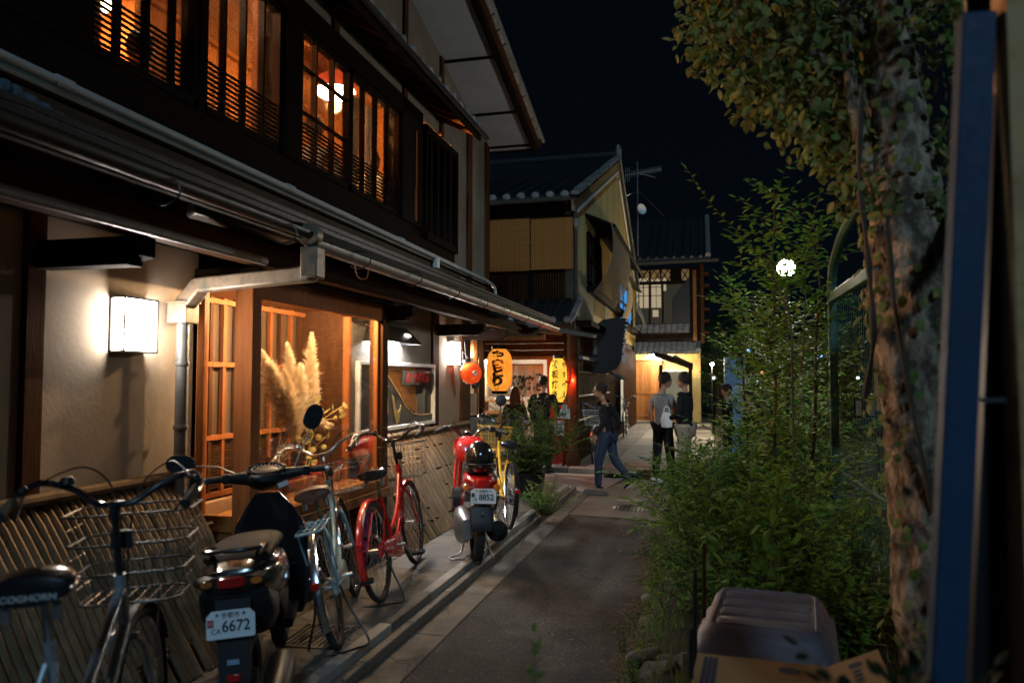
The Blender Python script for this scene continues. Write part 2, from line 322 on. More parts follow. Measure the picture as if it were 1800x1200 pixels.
def link(name,me,parent=None,bevel=0,kind=None,label=None):
    o=bpy.data.objects.new(name,me); scene.collection.objects.link(o)
    if parent:
        o.parent=parent
        if parent.name in WORLD: o.matrix_parent_inverse=Matrix.Translation(-WORLD[parent.name])
    if bevel:
        md=o.modifiers.new('bevel','BEVEL'); md.width=bevel; md.segments=2; md.limit_method='ANGLE'
    if kind: o['kind']=kind
    if label: o['label']=label
    return o
def tag(o,label,cat,group=None):
    o['label']=label; o['category']=cat
    if group: o['group']=group
    return o
def thing(name,label,cat,loc=(0,0,0),rot=(0,0,0),group=None,world=False,scale=1):
    o=bpy.data.objects.new(name,None); scene.collection.objects.link(o); o.location=loc; o.rotation_euler=rot; o.empty_display_size=.2
    o.scale=(scale,)*3
    tag(o,label,cat,group)
    if world: WORLD[o.name]=Vector(loc)
    return o
def copy_tree(o,parent=None):
    c=o.copy(); scene.collection.objects.link(c)
    if parent: c.parent=parent
    for ch in list(o.children): copy_tree(ch,c)
    return c
def dup(o,loc,rot=None,label=None,group=None):
    c=copy_tree(o); c.location=loc
    if rot is not None: c.rotation_euler=rot
    if label: c['label']=label
    if group: c['group']=group
    return c
def inst(src,name,parent,loc,rot=(0,0,0),scale=(1,1,1)):
    o=bpy.data.objects.new(name,src.data if hasattr(src,'data') else src); scene.collection.objects.link(o)
    o.location=loc; o.rotation_euler=rot; o.scale=scale
    if parent:
        o.parent=parent
        if parent.name in WORLD: o.matrix_parent_inverse=Matrix.Translation(-WORLD[parent.name])
    return o
def struct(o): o['kind']='structure'; return o
def text(body,size,m,parent,org,xd,ud,name='lettering',ext=.0015,bold=.0,sx=1.0,spacing=1.0,label=None):
    c=bpy.data.curves.new(name,'FONT'); c.body=body; c.size=size; c.extrude=ext; c.offset=bold; c.align_x='CENTER'; c.align_y='CENTER'; c.space_line=spacing
    o=bpy.data.objects.new('tmp',c); scene.collection.objects.link(o)
    dg=bpy.context.evaluated_depsgraph_get(); me=bpy.data.meshes.new_from_object(o.evaluated_get(dg)); bpy.data.objects.remove(o)
    xd=Vector(xd).normalized(); ud=Vector(ud); ud=(ud-xd*ud.dot(xd)).normalized(); nd=xd.cross(ud)
    mt=Matrix.Translation(Vector(org))@Matrix((xd,ud,nd)).transposed().to_4x4()@Matrix.Diagonal((sx,1,1,1))
    me.transform(mt); me.materials.clear(); me.materials.append(M[m]); me.name=name
    return link(name,me,parent,label=label)
def curve(pts,n=8):
    # Catmull-Rom through pts
    pts=[Vector(p) for p in pts]; out=[]
    for i in range(len(pts)-1):
        p0=pts[max(i-1,0)]; p1=pts[i]; p2=pts[i+1]; p3=pts[min(i+2,len(pts)-1)]
        for k in range(n):
            t=k/n; out.append(.5*((2*p1)+(p2-p0)*t+(2*p0-5*p1+4*p2-p3)*t*t+(3*p1-p0-3*p2+p3)*t**3))
    out.append(pts[-1]); return out
# ======================= GROUND =======================
def sheet(name,m,x0,x1,y0,y1,z,t=.0,nx=1,ny=1,pts=None):
    b=MB()
    if pts: b.add([(x,y,z) for x,y in pts],[tuple(range(len(pts)))])
    else: b.add([(x0,y0,z),(x1,y0,z),(x1,y1,z),(x0,y1,z)],[(0,1,2,3)])
    return struct(b.build(name,m,smooth=0))
sheet('ground','soil',-120,120,-60,260,-.02)
road=sheet('road','asphalt',0,0,0,0,0,pts=[(-1.57,-4),(-.15,-4),(-.30,3),(-.38,6),(-.42,8),(-.15,9.5),(1.2,10.5),(4,11),(4,13.1),(-3.2,13.1),(-3.2,11.0),(-1.57,11.0)])
# junction paving in pale concrete (side lane) and gutter strip in separate slabs
for i in range(14):
    y0=-2+i*.95; b=MB(); b.bb(-1.79,-1.575,y0,y0+.942,-.05,.006+rnd.uniform(-.001,.001)); o=b.build('gutter_slab','concrete',road,smooth=0)
side=MB(); side.add([(-9,10.85,.008),(-1.45,11.05,.008),(-1.2,13.15,.008),(-9,13.15,.008)],[(0,1,2,3)]); side=struct(side.build('side_lane','stonel',smooth=0))
sheet('road_patch','concd',0,0,0,0,.004,pts=[(-1.56,9.15),(-.30,8.95),(-.15,9.5),(1.2,10.5),(4,11),(4,12.6),(-1.1,12.6),(-1.56,11.0)])
for x_,y_ in ((-1.56,9.14),):
    struct(MB().prism([(-1.56,9.10,.0045),(-.9,8.99,.0045),(-.30,8.90,.0045),(-.30,8.93,.0055),(-.9,9.02,.0055),(-1.56,9.13,.0055)],(0,0,.002)).build('road_joint','ink',smooth=0))
# raised pavement along the wooden house
pav=struct(MB().bb(-3.1,-1.955,-2,11,-.05,.092).build('pavement','concrete',smooth=0))
pp=M['concd']
for i in range(15):
    y0=-1.9+i*.86
    for (xa,xb) in ((-3.08,-2.53),(-2.525,-1.958)):
        b=MB(); b.bb(xa,xb,y0,y0+.853,.06,.1+rnd.uniform(-.0015,.0015)); b.build('paving_slab','concrete' if rnd.random()<.7 else 'concd',pav,smooth=0)
kerb=struct(MB().bb(-1.95,-1.80,-2,11.02,-.05,.06).build('kerb','concd',smooth=0))
for i in range(18):
    y0=-2+i*.72
    b=MB(); b.bb(-1.950,-1.868,y0,y0+.714,.04,.112); b.build('kerb_edging',('concrete','stonel')[i%3>0],kerb,smooth=0,bevel=.006)
    b=MB(); b.bb(-1.864,-1.797,y0+.2,y0+.912,.0,.066); b.build('kerb_step','concd',kerb,smooth=0,bevel=.008)
# step stone at the kerb end
# kerb line across the junction, sett row and flags behind
cw=struct(MB().bb(-3.4,.6,13.15,13.32,-.02,.075).build('cross_kerb','stonel',smooth=0))
for i in range(7):
    x0=-3.4+i*.57; MB().bb(x0,x0+.562,13.12,13.34,.0,.10).build('kerb_stone',('stonel','concrete')[i%2],cw,smooth=0,bevel=.01)
al=struct(MB().bb(-2.6,.3,13.34,34,-.02,.06).build('alley_pavement','concd',smooth=0))
xx=-2.2
for row in range(14):
    y0=13.95+row*1.05
    for (xa,xb,mm) in ((-2.15,-1.62,'concd'),(-1.61,-.62,'stonel'),(-.61,.25,'concd' if row%3 else 'stonel')):
        MB().bb(xa,xb,y0,y0+1.04,.03,.082+rnd.uniform(-.002,.002)).build('flagstone',mm,al,smooth=0)
for i in range(9):
    MB().bb(-2.3+i*.29,-2.3+i*.29+.28,13.36,13.92,.03,.08+rnd.uniform(-.002,.003)).build('paving_stone',('concd','stonel','concrete','rust')[(i*5)%4 if i!=3 else 0],al,smooth=0)
def manhole(label,c,r,z,m='iron'):
    t=thing('manhole_cover',label,'manhole cover',(c.x,c.y,z))
    MB().lathe([(r,0),(r,.006),(r-.015,.009),(r-.02,.006),(.001,.007)],32).build('rim',m,t)
    b=MB()
    if m=='iron':
        k=int(r*2/.05)
        for i in range(k):
            for j in range(k):
                x=-r+.025+i*.05; y=-r+.025+j*.05
                if x*x+y*y<(r-.035)**2: b.box((x,y,.009),(.026,.026,.006))
        b.build('raised_studs',m,t,smooth=0,kind='stuff')
manhole('studded iron manhole cover set in the dark asphalt of the lane',P(1112,893,Z=0),.27,.0)
manhole('small pale round cap in the asphalt behind the iron manhole cover',P(1107,879,Z=0),.17,.0,'stonel')
manhole('round iron cover in the alley paving behind the walking man',P(1085,829,Z=.08),.33,.083)
# wedge step the walker treads on
c=P(1048,868,Z=0)
tag(MB().prism([(c.x-.18,c.y-.10,.0),(c.x+.20,c.y-.10,.0),(c.x+.16,c.y-.08,.06),(c.x-.16,c.y-.08,.075)],(0,.22,0)).build('kerb_ramp','concd',smooth=0,bevel=.01),'low concrete ramp block on the road under the walking man\'s shoe','ramp block')
# drain grate beside the scooter on the pavement
c=P(560,1118,Z=.1); t=thing('drain_grate','rectangular metal drain grate in the pavement behind the black scooter','drain grate',(c.x,c.y,.101),(0,0,.05))
MB().bb(-.17,.17,-.2,-.18,0,.006).bb(-.17,.17,.18,.2,0,.006).bb(-.17,-.15,-.2,.2,0,.006).bb(.15,.17,-.2,.2,0,.006).build('frame','iron',t,smooth=0)
for i in range(9): MB().bb(-.135+i*.032,-.12+i*.032,-.178,.178,0,.005).build('bar','iron',t,smooth=0)
# fallen leaves on the road edge
v=[];f=[]
for i in range(900):
    y=rnd.uniform(1.6,9); x=-.42-abs(rnd.gauss(0,.10)) if rnd.random()<.8 else rnd.uniform(-1.8,-.5)
    if x<-.9 and rnd.random()<.6: x=-1.72+rnd.gauss(0,.05)
    a=rnd.uniform(0,6.28); s=rnd.uniform(.008,.022); z=.012+rnd.random()*.008; o=len(v)
    v+=[(x+s*math.cos(a+k*PI/2)*(1 if k%2 else .55),y+s*math.sin(a+k*PI/2)*(1 if k%2 else .55),z+rnd.uniform(-.004,.006)) for k in range(4)]; f.append((o,o+1,o+2,o+3))
b=MB(); b.v=v; b.f=f; o=b.build('fallen_leaves','dryleaf',smooth=0); o['kind']='stuff'

# ======================= WOODEN HOUSE (left) =======================
WX=-3.1
def yw(px,X=WX,py=668): return P(px,py,X=X).y
house=thing('wooden_townhouse','long two storey dark timber and plaster house with warm lit upstairs windows along the left','house',(WX,5,0),world=True)
Y0=-1.5; YE=11.0
BY0=4.23; BY1=6.31; BX=-2.71
def hp(b,name,m,par=None,**k): return b.build(name,m,par or house,**k)
p_y=[(yw(32),yw(66)),(yw(757),yw(767)),(yw(808),yw(823))]
# plaster panels between posts
edges=[Y0,p_y[0][0],p_y[0][1],BY0]
hp(MB().bb(WX-.12,WX,Y0,p_y[0][0],.0,2.40),'wall_panel','plaster',smooth=0)
hp(MB().bb(WX-.12,WX,p_y[0][1],BY0,.0,2.40),'wall_panel','plaster',smooth=0)
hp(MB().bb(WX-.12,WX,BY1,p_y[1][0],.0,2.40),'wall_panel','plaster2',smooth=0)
hp(MB().bb(WX-.12,WX,p_y[1][1],p_y[2][0],.0,2.40),'wall_panel','plaster',smooth=0)
for a,b_ in p_y: hp(MB().bb(WX-.1,WX+.035,a,b_,.0,2.42),'post','postd',bevel=.004)
# side return wall of the house at the junction
hp(MB().bb(-9,WX-.121,p_y[2][1]-.12,p_y[2][1],.0,2.40),'end_wall','board',smooth=0)
hp(MB().bb(-9,WX-.121,YE-.12,YE,2.56,4.9),'end_wall','board',smooth=0)
hp(MB().bb(-9,WX-.121,p_y[2][1],YE,2.50,2.56),'overhang_floor','postd',smooth=0)
# lintel line above the plaster
hp(MB().bb(WX-.12,WX+.05,Y0,YE,2.40,2.56),'beam','dkwood',bevel=.004)
hp(MB().bb(WX-.11,WX+.02,Y0,YE,2.56,2.80),'wall_board','dkwood',smooth=0)
# purlin and cantilever brackets
PX=-2.52
hp(MB().bar((PX,Y0,2.335),(PX,YE,2.335),.09,.13),'purlin','postd',bevel=.004)
for py_,L in ((yw(60),.62),(BY1+.10,.62),(yw(765),.62),(yw(812),.62)):
    b=MB(); b.prism([(WX+.03,py_-.05,2.13),(WX+L-.07,py_-.05,2.13),(WX+L-.07,py_-.05,2.155),(WX+L,py_-.05,2.17),(WX+L,py_-.05,2.262),(WX+.03,py_-.05,2.262)],(0,.10,0))
    hp(b,'bracket','dkwood',bevel=.003)
# sloping canopy with rafters, boards, gutters
EX=-2.13; EZ=2.40; TZ=2.80
def cz(x,off=0): return TZ+(x-WX)/(EX-WX)*(EZ-TZ)+off
y=Y0+.1
while y<YE-.05:
    hp(MB().bar((WX+.02,y,cz(WX+.02)-.02),(EX-.03,y,cz(EX-.03)-.02),.045,.055),'rafter','postd',smooth=0); y+=.303
bw=[WX,-2.9,-2.7,-2.5,-2.3,EX]
for i in range(5):
    xa,xb=bw[i]+.004,bw[i+1]-.004
    n=3
    for k in range(n):
        ya=Y0+(YE-Y0)*k/n; yb=Y0+(YE-Y0)*(k+1)/n-.01
        b=MB(); za,zb=cz(xa)+.012,cz(xb)+.012
        b.add([(xa,ya,za),(xb,ya,zb),(xb,yb,zb),(xa,yb,za),(xa,ya,za+.02),(xb,ya,zb+.02),(xb,yb,zb+.02),(xa,yb,za+.02)],[(0,1,2,3),(7,6,5,4),(0,4,5,1),(1,5,6,2),(2,6,7,3),(3,7,4,0)])
        hp(b,'eave_board','woodh',smooth=0)
croof=hp(MB().prism([(WX,Y0,TZ+.045),(EX+.03,Y0,EZ+.045),(EX+.03,Y0,EZ+.07),(WX,Y0,TZ+.09)],(0,YE-Y0+.05,0)),'canopy_roof','tile',smooth=0)
for i in range(5):
    x=EX-.02-.19*i; hp(MB().bb(x-.012,x,Y0,YE+.04,cz(x)+.09,cz(x)+.115),'roof_seam','tile',croof,smooth=0)
hp(MB().bar((EX+.01,Y0,EZ+.01),(EX+.01,YE+.05,EZ+.01),.03,.09),'fascia','board',smooth=0)
def gutter(x,z,ya,yb,r,name='gutter',m='zinc'):
    b=MB(); n=10; ring=lambda y,rr:[(x+rr*math.cos(PI+PI*k/n),y,z+rr*math.sin(PI+PI*k/n)) for k in range(n+1)]
    R1=ring(ya,r);R2=ring(yb,r);R3=ring(ya,r-.006);R4=ring(yb,r-.006); vs=R1+R2+R3+R4; m1=n+1; fs=[]
    for k in range(n): fs+=[(k,k+1,m1+k+1,m1+k),(2*m1+k,3*m1+k,3*m1+k+1,2*m1+k+1)]
    fs+=[(0,m1,3*m1,2*m1),(n,2*m1+n,3*m1+n,m1+n)]
    fs+=[tuple(range(2*m1,3*m1)),tuple(range(3*m1,4*m1))]
    b.add(vs,fs); return hp(b,name,m)
GY=yw(545,-2.06,445)
gutter(-2.07,2.40,Y0,GY,.036,m='blackm')
g2=gutter(-2.07,2.36,GY+.02,YE+.06,.05)
hp(MB().tube([(-2.27,Y0,2.235),(-2.27,GY-.1,2.235)],.022,10),'support_pipe','zinc')
y=.8
while y<YE:
    hp(MB().tube(curve([(-2.13,y,2.41),(-2.02,y,2.39),(-2.0,y,2.33),(-2.07,y,2.295),(-2.13,y,2.31)],4),.004,6),'gutter_hook','blackm'); y+=.9
hp(MB().tube(curve([(-2.20,4.6,2.36),(-2.20,4.65,2.28),(-2.17,4.72,2.28),(-2.17,4.75,2.36)],5),.004,6),'wire_loop','cream')
# hopper and box duct from gutter to wall
D0=P(578,452,X=-2.05); dy=GY-.02; qa=P(322,545,X=-3.02); qb=P(548,462,X=-2.06); dy=qb.y; pdy=qa.y
b=MB(); b.lathe([(.062,-.03),(.066,0),(.062,.03)],16,Matrix.Translation((-2.07,dy,2.39))@Matrix.Rotation(PI/2,4,'X')); hp(b,'gutter_cap','copper')
q=P(540,478,Y=dy); q2=P(330,520,Y=dy+.08)
b=MB(); b.bar((-2.05,dy,qb.z-.06),(-2.90,pdy-.03,qa.z+.14),.085,.085); b.bar((-2.87,pdy-.035,qa.z+.15),(-3.02,pdy,qa.z+.02),.09,.095); hp(b,'duct','copper',bevel=.012)
b=MB(); b.box((-2.055,dy,qb.z+.0),(.10,.10,.17)); hp(b,'duct_hopper','copper',bevel=.008)
px_=-3.02
b=MB(); b.box((px_,pdy,qa.z-.02),(.13,.12,.12)); b.box((px_,pdy,qa.z+.045),(.15,.14,.012)); hp(b,'rain_head','copper',bevel=.004)
dp=hp(MB().tube([(px_,pdy,qa.z-.07),(px_,pdy,.1)],.036,16),'downpipe','zinc')
for z in (1.70,1.32,.75): hp(MB().lathe([(.042,-.012),(.044,0),(.042,.012)],16,Matrix.Translation((px_,pdy,z))),'pipe_collar','zinc',dp)
# ---- upper wall
hp(MB().bb(WX-.1,WX+.02,Y0,9.6,2.80,2.98),'wall_board','board',smooth=0)
SEG=[Y0,1.6,yw(500,WX,350),yw(512,WX,350),7.9,YE]
for a,b_ in zip(SEG[:-1],SEG[1:]): hp(MB().bb(WX-.1,WX+.004,a+.006,b_-.006,2.80,3.0),'band_panel','beige',smooth=0)
o=hp(MB().bb(WX-.1,WX+.012,yw(500,WX,350),yw(512,WX,350),2.8,3.06),'band_post','wood',smooth=0)
hp(MB().bb(WX-.1,WX+.022,Y0,YE,2.985,3.10),'band_panel','beige',smooth=0)
hp(MB().bb(WX-.1,WX+.06,Y0,YE-.02,2.975,2.992),'trim_strip','dkwood',smooth=0)
hp(MB().bb(WX-.1,WX+.035,Y0,yw(795,WX,420),3.10,3.30),'beam','dkwood',smooth=0,bevel=.004)
# long grey pipe with couplings
zp=3.06; pipe=[(-3.03,Y0,zp+.0),(-3.03,YE-.35,zp-.02)]
pl=hp(MB().tube(pipe+[(-3.03,YE-.1,zp-.03),(-3.0,YE+.03,zp-.08),(-2.99,YE+.05,zp-.17),(-3.03,YE-.05,zp-.24),(-3.05,YE-.35,zp-.26)],.024,12),'wall_pipe','conduit')
for px in (115,515,710): 
    y=yw(px,-3.0,350); hp(MB().tube([(-3.03,y-.05,zp-.005),(-3.03,y+.05,zp-.005)],.030,14),'pipe_coupling','conduit',pl)
# wrapped hose sagging from top left to the trough
c=[P(0,150,X=-2.95),P(90,205,X=-2.93),P(180,258,X=-2.93),P(270,312,X=-2.92),P(345,330,X=-2.9),P(356,352,X=-2.88)]
b=MB(); cc=curve(c,14); b.tube(cc,[.036+.006*math.sin(i*1.7)+rnd.uniform(-.003,.003) for i in range(len(cc))],12); hp(b,'wrapped_hose','hose')
c2=[P(-20,180,X=-3.03),P(200,268,X=-3.03),P(480,372,X=-3.03),P(700,452,X=-3.03),P(850,505,X=-3.03)]
hp(MB().tube(curve(c2,4),.011,6),'cable','blackm')
a=P(335,362,X=-2.6); e=P(520,415,X=-2.25)
hp(MB().bar(a,e,.16,.10),'sheet_trough','blackm',bevel=.02)
jb=P(767,462,X=-3.02); hp(MB().box(jb,(.06,.08,.12)),'junction_box','white',bevel=.006)
# --- windows upstairs
ZB,ZT=3.32,4.44
SL=.33
def upwin(pa,pb,nm,par=house,panes=True,extra=None,slatm='dkwood'):
    ya,yb=yw(pa,WX,250),yw(pb,WX,250)
    wdw=hp(MB().bb(WX-.04,WX+.02,ya,ya+.035,ZB,ZT).bb(WX-.04,WX+.02,yb-.035,yb,ZB,ZT).bb(WX-.04,WX+.02,ya,yb,ZB,ZB+.05).bb(WX-.04,WX+.02,ya,yb,ZT-.05,ZT),'window','dkwood',par,smooth=0)
    n=nm
    for k in range(1,n):
        y=ya+(yb-ya)*k/n; hp(MB().bb(WX-.035,WX+.012,y-.011,y+.011,ZB+.05,ZT-.05),'mullion','dkwood',wdw,smooth=0)
    for k in range(9):
        z=ZB+.075+k*.034; hp(MB().bb(WX-.018,WX-.006,ya+.035,yb-.035,z,z+.013),'slat','dkwood',wdw,smooth=0)
    if panes: hp(MB().bb(WX-.034,WX-.030,ya+.03,yb-.03,ZB+.04,ZT-.04),'pane','glass',wdw,smooth=0)
    if extra:
        for z in extra: hp(MB().bb(WX-.03,WX+.008,ya+.03,yb-.03,z,z+.018),'transom','dkwood',wdw,smooth=0)
    return wdw
upwin(145,342,4); upwin(352,490,4); 
upwin(520,612,3,extra=(3.75,4.12)); upwin(614,700,4)
# posts between windows
for a,b_,x in ((-60,145,.05),(342,352,.03),(490,520,.06),(700,735,.06)):
    ya,yb=(Y0 if a<0 else yw(a,WX,250)),yw(b_,WX,250); hp(MB().bb(WX-.12,WX+x,ya,yb,3.30,4.62),'post','dkwood',bevel=.004)
hp(MB().bb(WX-.1,WX+.06,Y0,yw(735,WX,300),4.44,4.62),'header_beam','dkwood',bevel=.004)
hp(MB().bar((WX+.045,yw(722,WX,300),3.35),(WX+.045,yw(722,WX,300),4.35),.05,.05),'corner_board','post',smooth=0)
# dark lattice window
ya,yb=yw(735,WX,300),yw(793,WX,300)
lw=hp(MB().bb(WX-.1,WX+.10,ya,ya+.05,3.20,4.5).bb(WX-.1,WX+.10,yb-.05,yb,3.20,4.5).bb(WX-.1,WX+.10,ya,yb,3.20,3.28).bb(WX-.1,WX+.10,ya,yb,4.42,4.5),'lattice_window','dkwood',smooth=0)
for k in range(1,5):
    y=ya+(yb-ya)*k/5; hp(MB().bb(WX+.02,WX+.08,y-.035,y+.02,3.28,4.42),'lattice_bar','dkwood',lw,smooth=0)
for k in range(1,12):
    z=3.28+k*.095; hp(MB().bb(WX-.01,WX+.01,ya+.05,yb-.05,z,z+.02),'lattice_rail','board',lw,smooth=0)
hp(MB().bb(WX-.06,WX-.04,ya+.05,yb-.05,3.28,4.42),'pane','blackp',lw,smooth=0)
# plaster to the right of the lattice, posts
for a,b_,m in ((793,822,'plaster2'),(826,853,'plaster2')):
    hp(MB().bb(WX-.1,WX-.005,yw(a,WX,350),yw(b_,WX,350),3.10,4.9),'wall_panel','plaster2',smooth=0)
for a,b_ in ((820,827),(852,858)): hp(MB().bb(WX-.1,WX+.03,yw(a,WX,350),min(yw(b_,WX,350),YE),2.8,5.2),'post','postd',bevel=.003)
# --- gable verge line
A=P(725,0,X=WX); B=P(860,265,X=WX); sl=(B.z-A.z)/(B.y-A.y)
def gz(y): return B.z+(y-B.y)*sl
YR=2.0
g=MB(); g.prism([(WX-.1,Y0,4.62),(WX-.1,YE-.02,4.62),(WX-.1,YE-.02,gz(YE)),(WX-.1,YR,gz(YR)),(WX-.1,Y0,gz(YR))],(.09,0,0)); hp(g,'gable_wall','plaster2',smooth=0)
for px,py in ((712,40),(776,130),(590,20),(855,262)):
    y=yw(px,WX,py); hp(MB().bb(WX-.05,WX+.02,y-.05,min(y+.05,YE),4.6,gz(y)-.01),'post','postd',smooth=0)
OX=-2.42
ye2=YE+.12
def edge(y,x,dz=0): return (x,y,gz(y)+dz)
divs=[YR,yw(645,WX,0)]+[yw(px,WX,py) for px,py in ((780,100),(828,197))]+[YE-.02,ye2]
for a,b_ in zip(divs[:-1],divs[1:]):
    b=MB(); b.add([edge(a+.012,WX-.01),edge(b_-.012,WX-.01),edge(b_-.012,OX),edge(a+.012,OX),edge(a+.012,WX-.01,.02),edge(b_-.012,WX-.01,.02),edge(b_-.012,OX,.02),edge(a+.012,OX,.02)],[(0,1,2,3),(7,6,5,4),(0,4,5,1),(1,5,6,2),(2,6,7,3),(3,7,4,0)]); hp(b,'soffit_panel','soffit',smooth=0)
for d in divs[1:]: hp(MB().bar(edge(d,WX,-.012),edge(d,OX,-.012),.03,.03),'soffit_batten','dkwood',smooth=0)
hp(MB().bar(edge(YR,OX+.02,.0),edge(ye2+.05,OX+.02,.0),.05,.17),'bargeboard','dkwood',smooth=0)
hp(MB().bar(edge(YR,OX+.07,.07),edge(ye2+.05,OX+.07,.07),.05,.07),'bargeboard','postd',smooth=0)
hp(MB().prism([edge(YR,-9,.10),edge(ye2,-9,.10),edge(ye2,OX+.12,.10),edge(YR,OX+.12,.10)],(0,0,.05)),'roof','tile',smooth=0)
hp(MB().tube([edge(YR,OX+.13,.14),edge(ye2+.06,OX+.13,.14)],.035,10),'verge_pipe','zinc')
rf=[o for o in house.children if o.name.startswith('roof')][-1]
src=MB().lathe([(.045,-.13),(.055,-.12),(.055,.13),(.04,.13)],10,Matrix.Rotation(PI/2,4,'X')).build('verge_tile','tilel',rf); 
n=34; src.location=edge(YR+.15,OX+.09,.13)
for i in range(1,n):
    y=YR+.15+i*.265
    if y<ye2: inst(src,'verge_tile',rf,edge(y,OX+.09,.13),(math.atan(sl),0,rnd.uniform(-.03,.03)))
src.rotation_euler=(math.atan(sl),0,0)
# --- small tiled eave over the windows
TX=-2.60; te=8.87; tz=4.60
def tcz(x): return 4.88+(x-WX)/(TX-WX)*(tz-4.88)
pe=hp(MB().prism([(WX,Y0,4.83),(TX,Y0,tz-.03),(TX,Y0,tz),(WX,Y0,4.88)],(0,te-Y0,0)),'pent_roof','dkwood',smooth=0)
y=Y0+.1
while y<te: hp(MB().bar((WX,y,4.80),(TX+.01,y,tz-.055),.04,.05),'rafter','postd',pe,smooth=0); y+=.35
hp(MB().bar((TX+.0,Y0,tz-.05),(TX+.0,te,tz-.05),.03,.08),'fascia','dkwood',pe,smooth=0)
# wave tiles: round cover ends plus flat pan tiles
b=MB(); 
L=math.hypot(TX-WX,4.88-tz); ang=math.atan2(4.88-tz,TX-WX)
prof=[(WX+.0,4.9),(TX+.03,tz+.02)]
b.tube([(WX+.02,0,4.93),(TX+.02,0,tz+.045)],.042,10); b.lathe([(.05,0),(.052,.02),(.03,.026)],12,Matrix.Translation((TX+.02,0,tz+.045))@Matrix.Rotation(PI/2,4,'Y'))
t1=b.build('cover_tile','tilel',pe); y=Y0+.15; t1.location=(0,y,0)
b=MB(); b.add([(WX,-.10,4.905),(WX,.10,4.905),(TX+.03,.10,tz+.022),(TX+.03,-.10,tz+.022),(WX,0,4.885),(TX+.03,0,tz+.0),(TX+.03,-.10,tz-.0),(TX+.03,.10,tz-.0),(TX+.03,0,tz-.025)],[(0,4,5,3),(4,1,2,5),(3,5,8,6),(5,2,7,8)]); t2=b.build('pan_tile','tile',pe,smooth=0); t2.location=(0,y+.12,0)
while y<te-.2:
    y+=.24; inst(t1,'cover_tile',pe,(0,y,rnd.uniform(-.004,.004))); inst(t2,'pan_tile',pe,(0,y+.12,0))
hp(MB().tube([(TX+.075,2,tz-.03),(TX+.075,te+.05,tz-.05)],.028,8),'gutter','blackm',pe)
# ---- rooms behind the upstairs windows
RX=-5.0; CZ=5.12
ra,rb,rc=yw(100,WX,100),yw(345,WX,200),yw(505,WX,300); rd=9.1
hp(MB().bb(RX,WX-.13,ra,rd,3.02,3.06),'room_floor','woodh',smooth=0)
ceil=hp(MB().bb(RX,WX-.13,ra,rd,CZ,CZ+.04),'room_ceiling','woodh',smooth=0)
x=RX+.1
while x<WX-.2: hp(MB().bb(x,x+.03,rb,rd,CZ-.035,CZ),'ceiling_batten','wood',ceil,smooth=0); x+=.36
hp(MB().bb(RX-.05,RX,ra,rb,3.0,CZ),'room_wall','plaster2',smooth=0)
bw_=hp(MB().bb(RX-.05,RX,rb,rd,3.0,CZ),'room_wall','wood',smooth=0)
y=rb+.1
while y<rd: hp(MB().bb(RX,RX+.02,y,y+.10,3.05,CZ-.25),'wall_slat','wood',bw_,smooth=0); y+=.13
hp(MB().bb(RX,RX+.06,rb,rd,4.35,4.45),'picture_rail','wood',bw_,smooth=0)
hp(MB().bb(RX,WX-.13,ra-.04,ra,3.0,CZ),'room_wall','plaster',smooth=0)
hp(MB().bb(RX,-3.9,rb-.03,rb+.03,3.0,CZ),'partition','wood',smooth=0)
hp(MB().bb(-3.95,-3.87,rb-.04,rb+.04,3.0,CZ),'partition_post','wood',smooth=0)
hp(MB().bb(RX,-4.5,rc-.03,rc+.03,3.0,CZ),'partition','wood',smooth=0)
hp(MB().bb(WX-.22,WX-.12,rc-.16,rc-.09,3.0,CZ),'inner_post','post',smooth=0)
hp(MB().bb(RX,WX-.12,rd,rd+.04,3.0,CZ),'room_wall','wood',smooth=0)
# curtains of cloth behind the right window
for (pa,pb) in ((617,633),(645,660)):
    ya,yb=yw(pa,WX-.2,300),yw(pb,WX-.2,300); b=MB(); n=12; v=[];
    for z in (3.35,4.42):
        for k in range(n+1): v.append((WX-.22+.02*math.sin(k*2.1),ya+(yb-ya)*k/n,z))
    b.add(v,[(k,k+1,n+2+k,n+1+k) for k in range(n)]); hp(b,'curtain','paper')
# pendant lamps
def pendant(px,py,X,label,m1,r=.20,shade='lredshade',watt=260,col=(1,.42,.12)):
    c=P(px,py,X=X); t=thing('pendant_lamp',label,'pendant lamp',(c.x,c.y,c.z))
    MB().lathe([(.03,.17),(.09,.16),(r*.8,.09),(r*.97,.0),(r,-.06)],24,cap=False).build('lamp_shade',shade,t)
    MB().ball((0,0,-.06),(r*.93,r*.93,.09),20,8).build('bulb',m1,t)
    MB().tube([(0,0,.16),(0,0,max(.2,CZ-c.z))],.006,6).build('cord','blackm',t); plight(t,(0,0,-.22),watt,col,.08); return t
M['lampwarm2']=emit('pendant_bulb',(1,.74,.45),30)
pendant(590,152,-3.95,'red paper pendant lamp with bright white underside behind the upstairs window','lampwarm2',.235)
pendant(159,-12,-4.6,'assumed warm pendant lamp hanging high in the middle upstairs room','lampwarm2',.17,watt=120,col=(1,.40,.11))  # assumed lamp above the view, for the warm light in this room
pendant(235,-150,-3.9,'assumed bright white pendant lamp hanging in the leftmost upstairs room','lampd',.17,'paper',55,(1,.66,.40))  # also assumed, out of view, to light the leftmost room
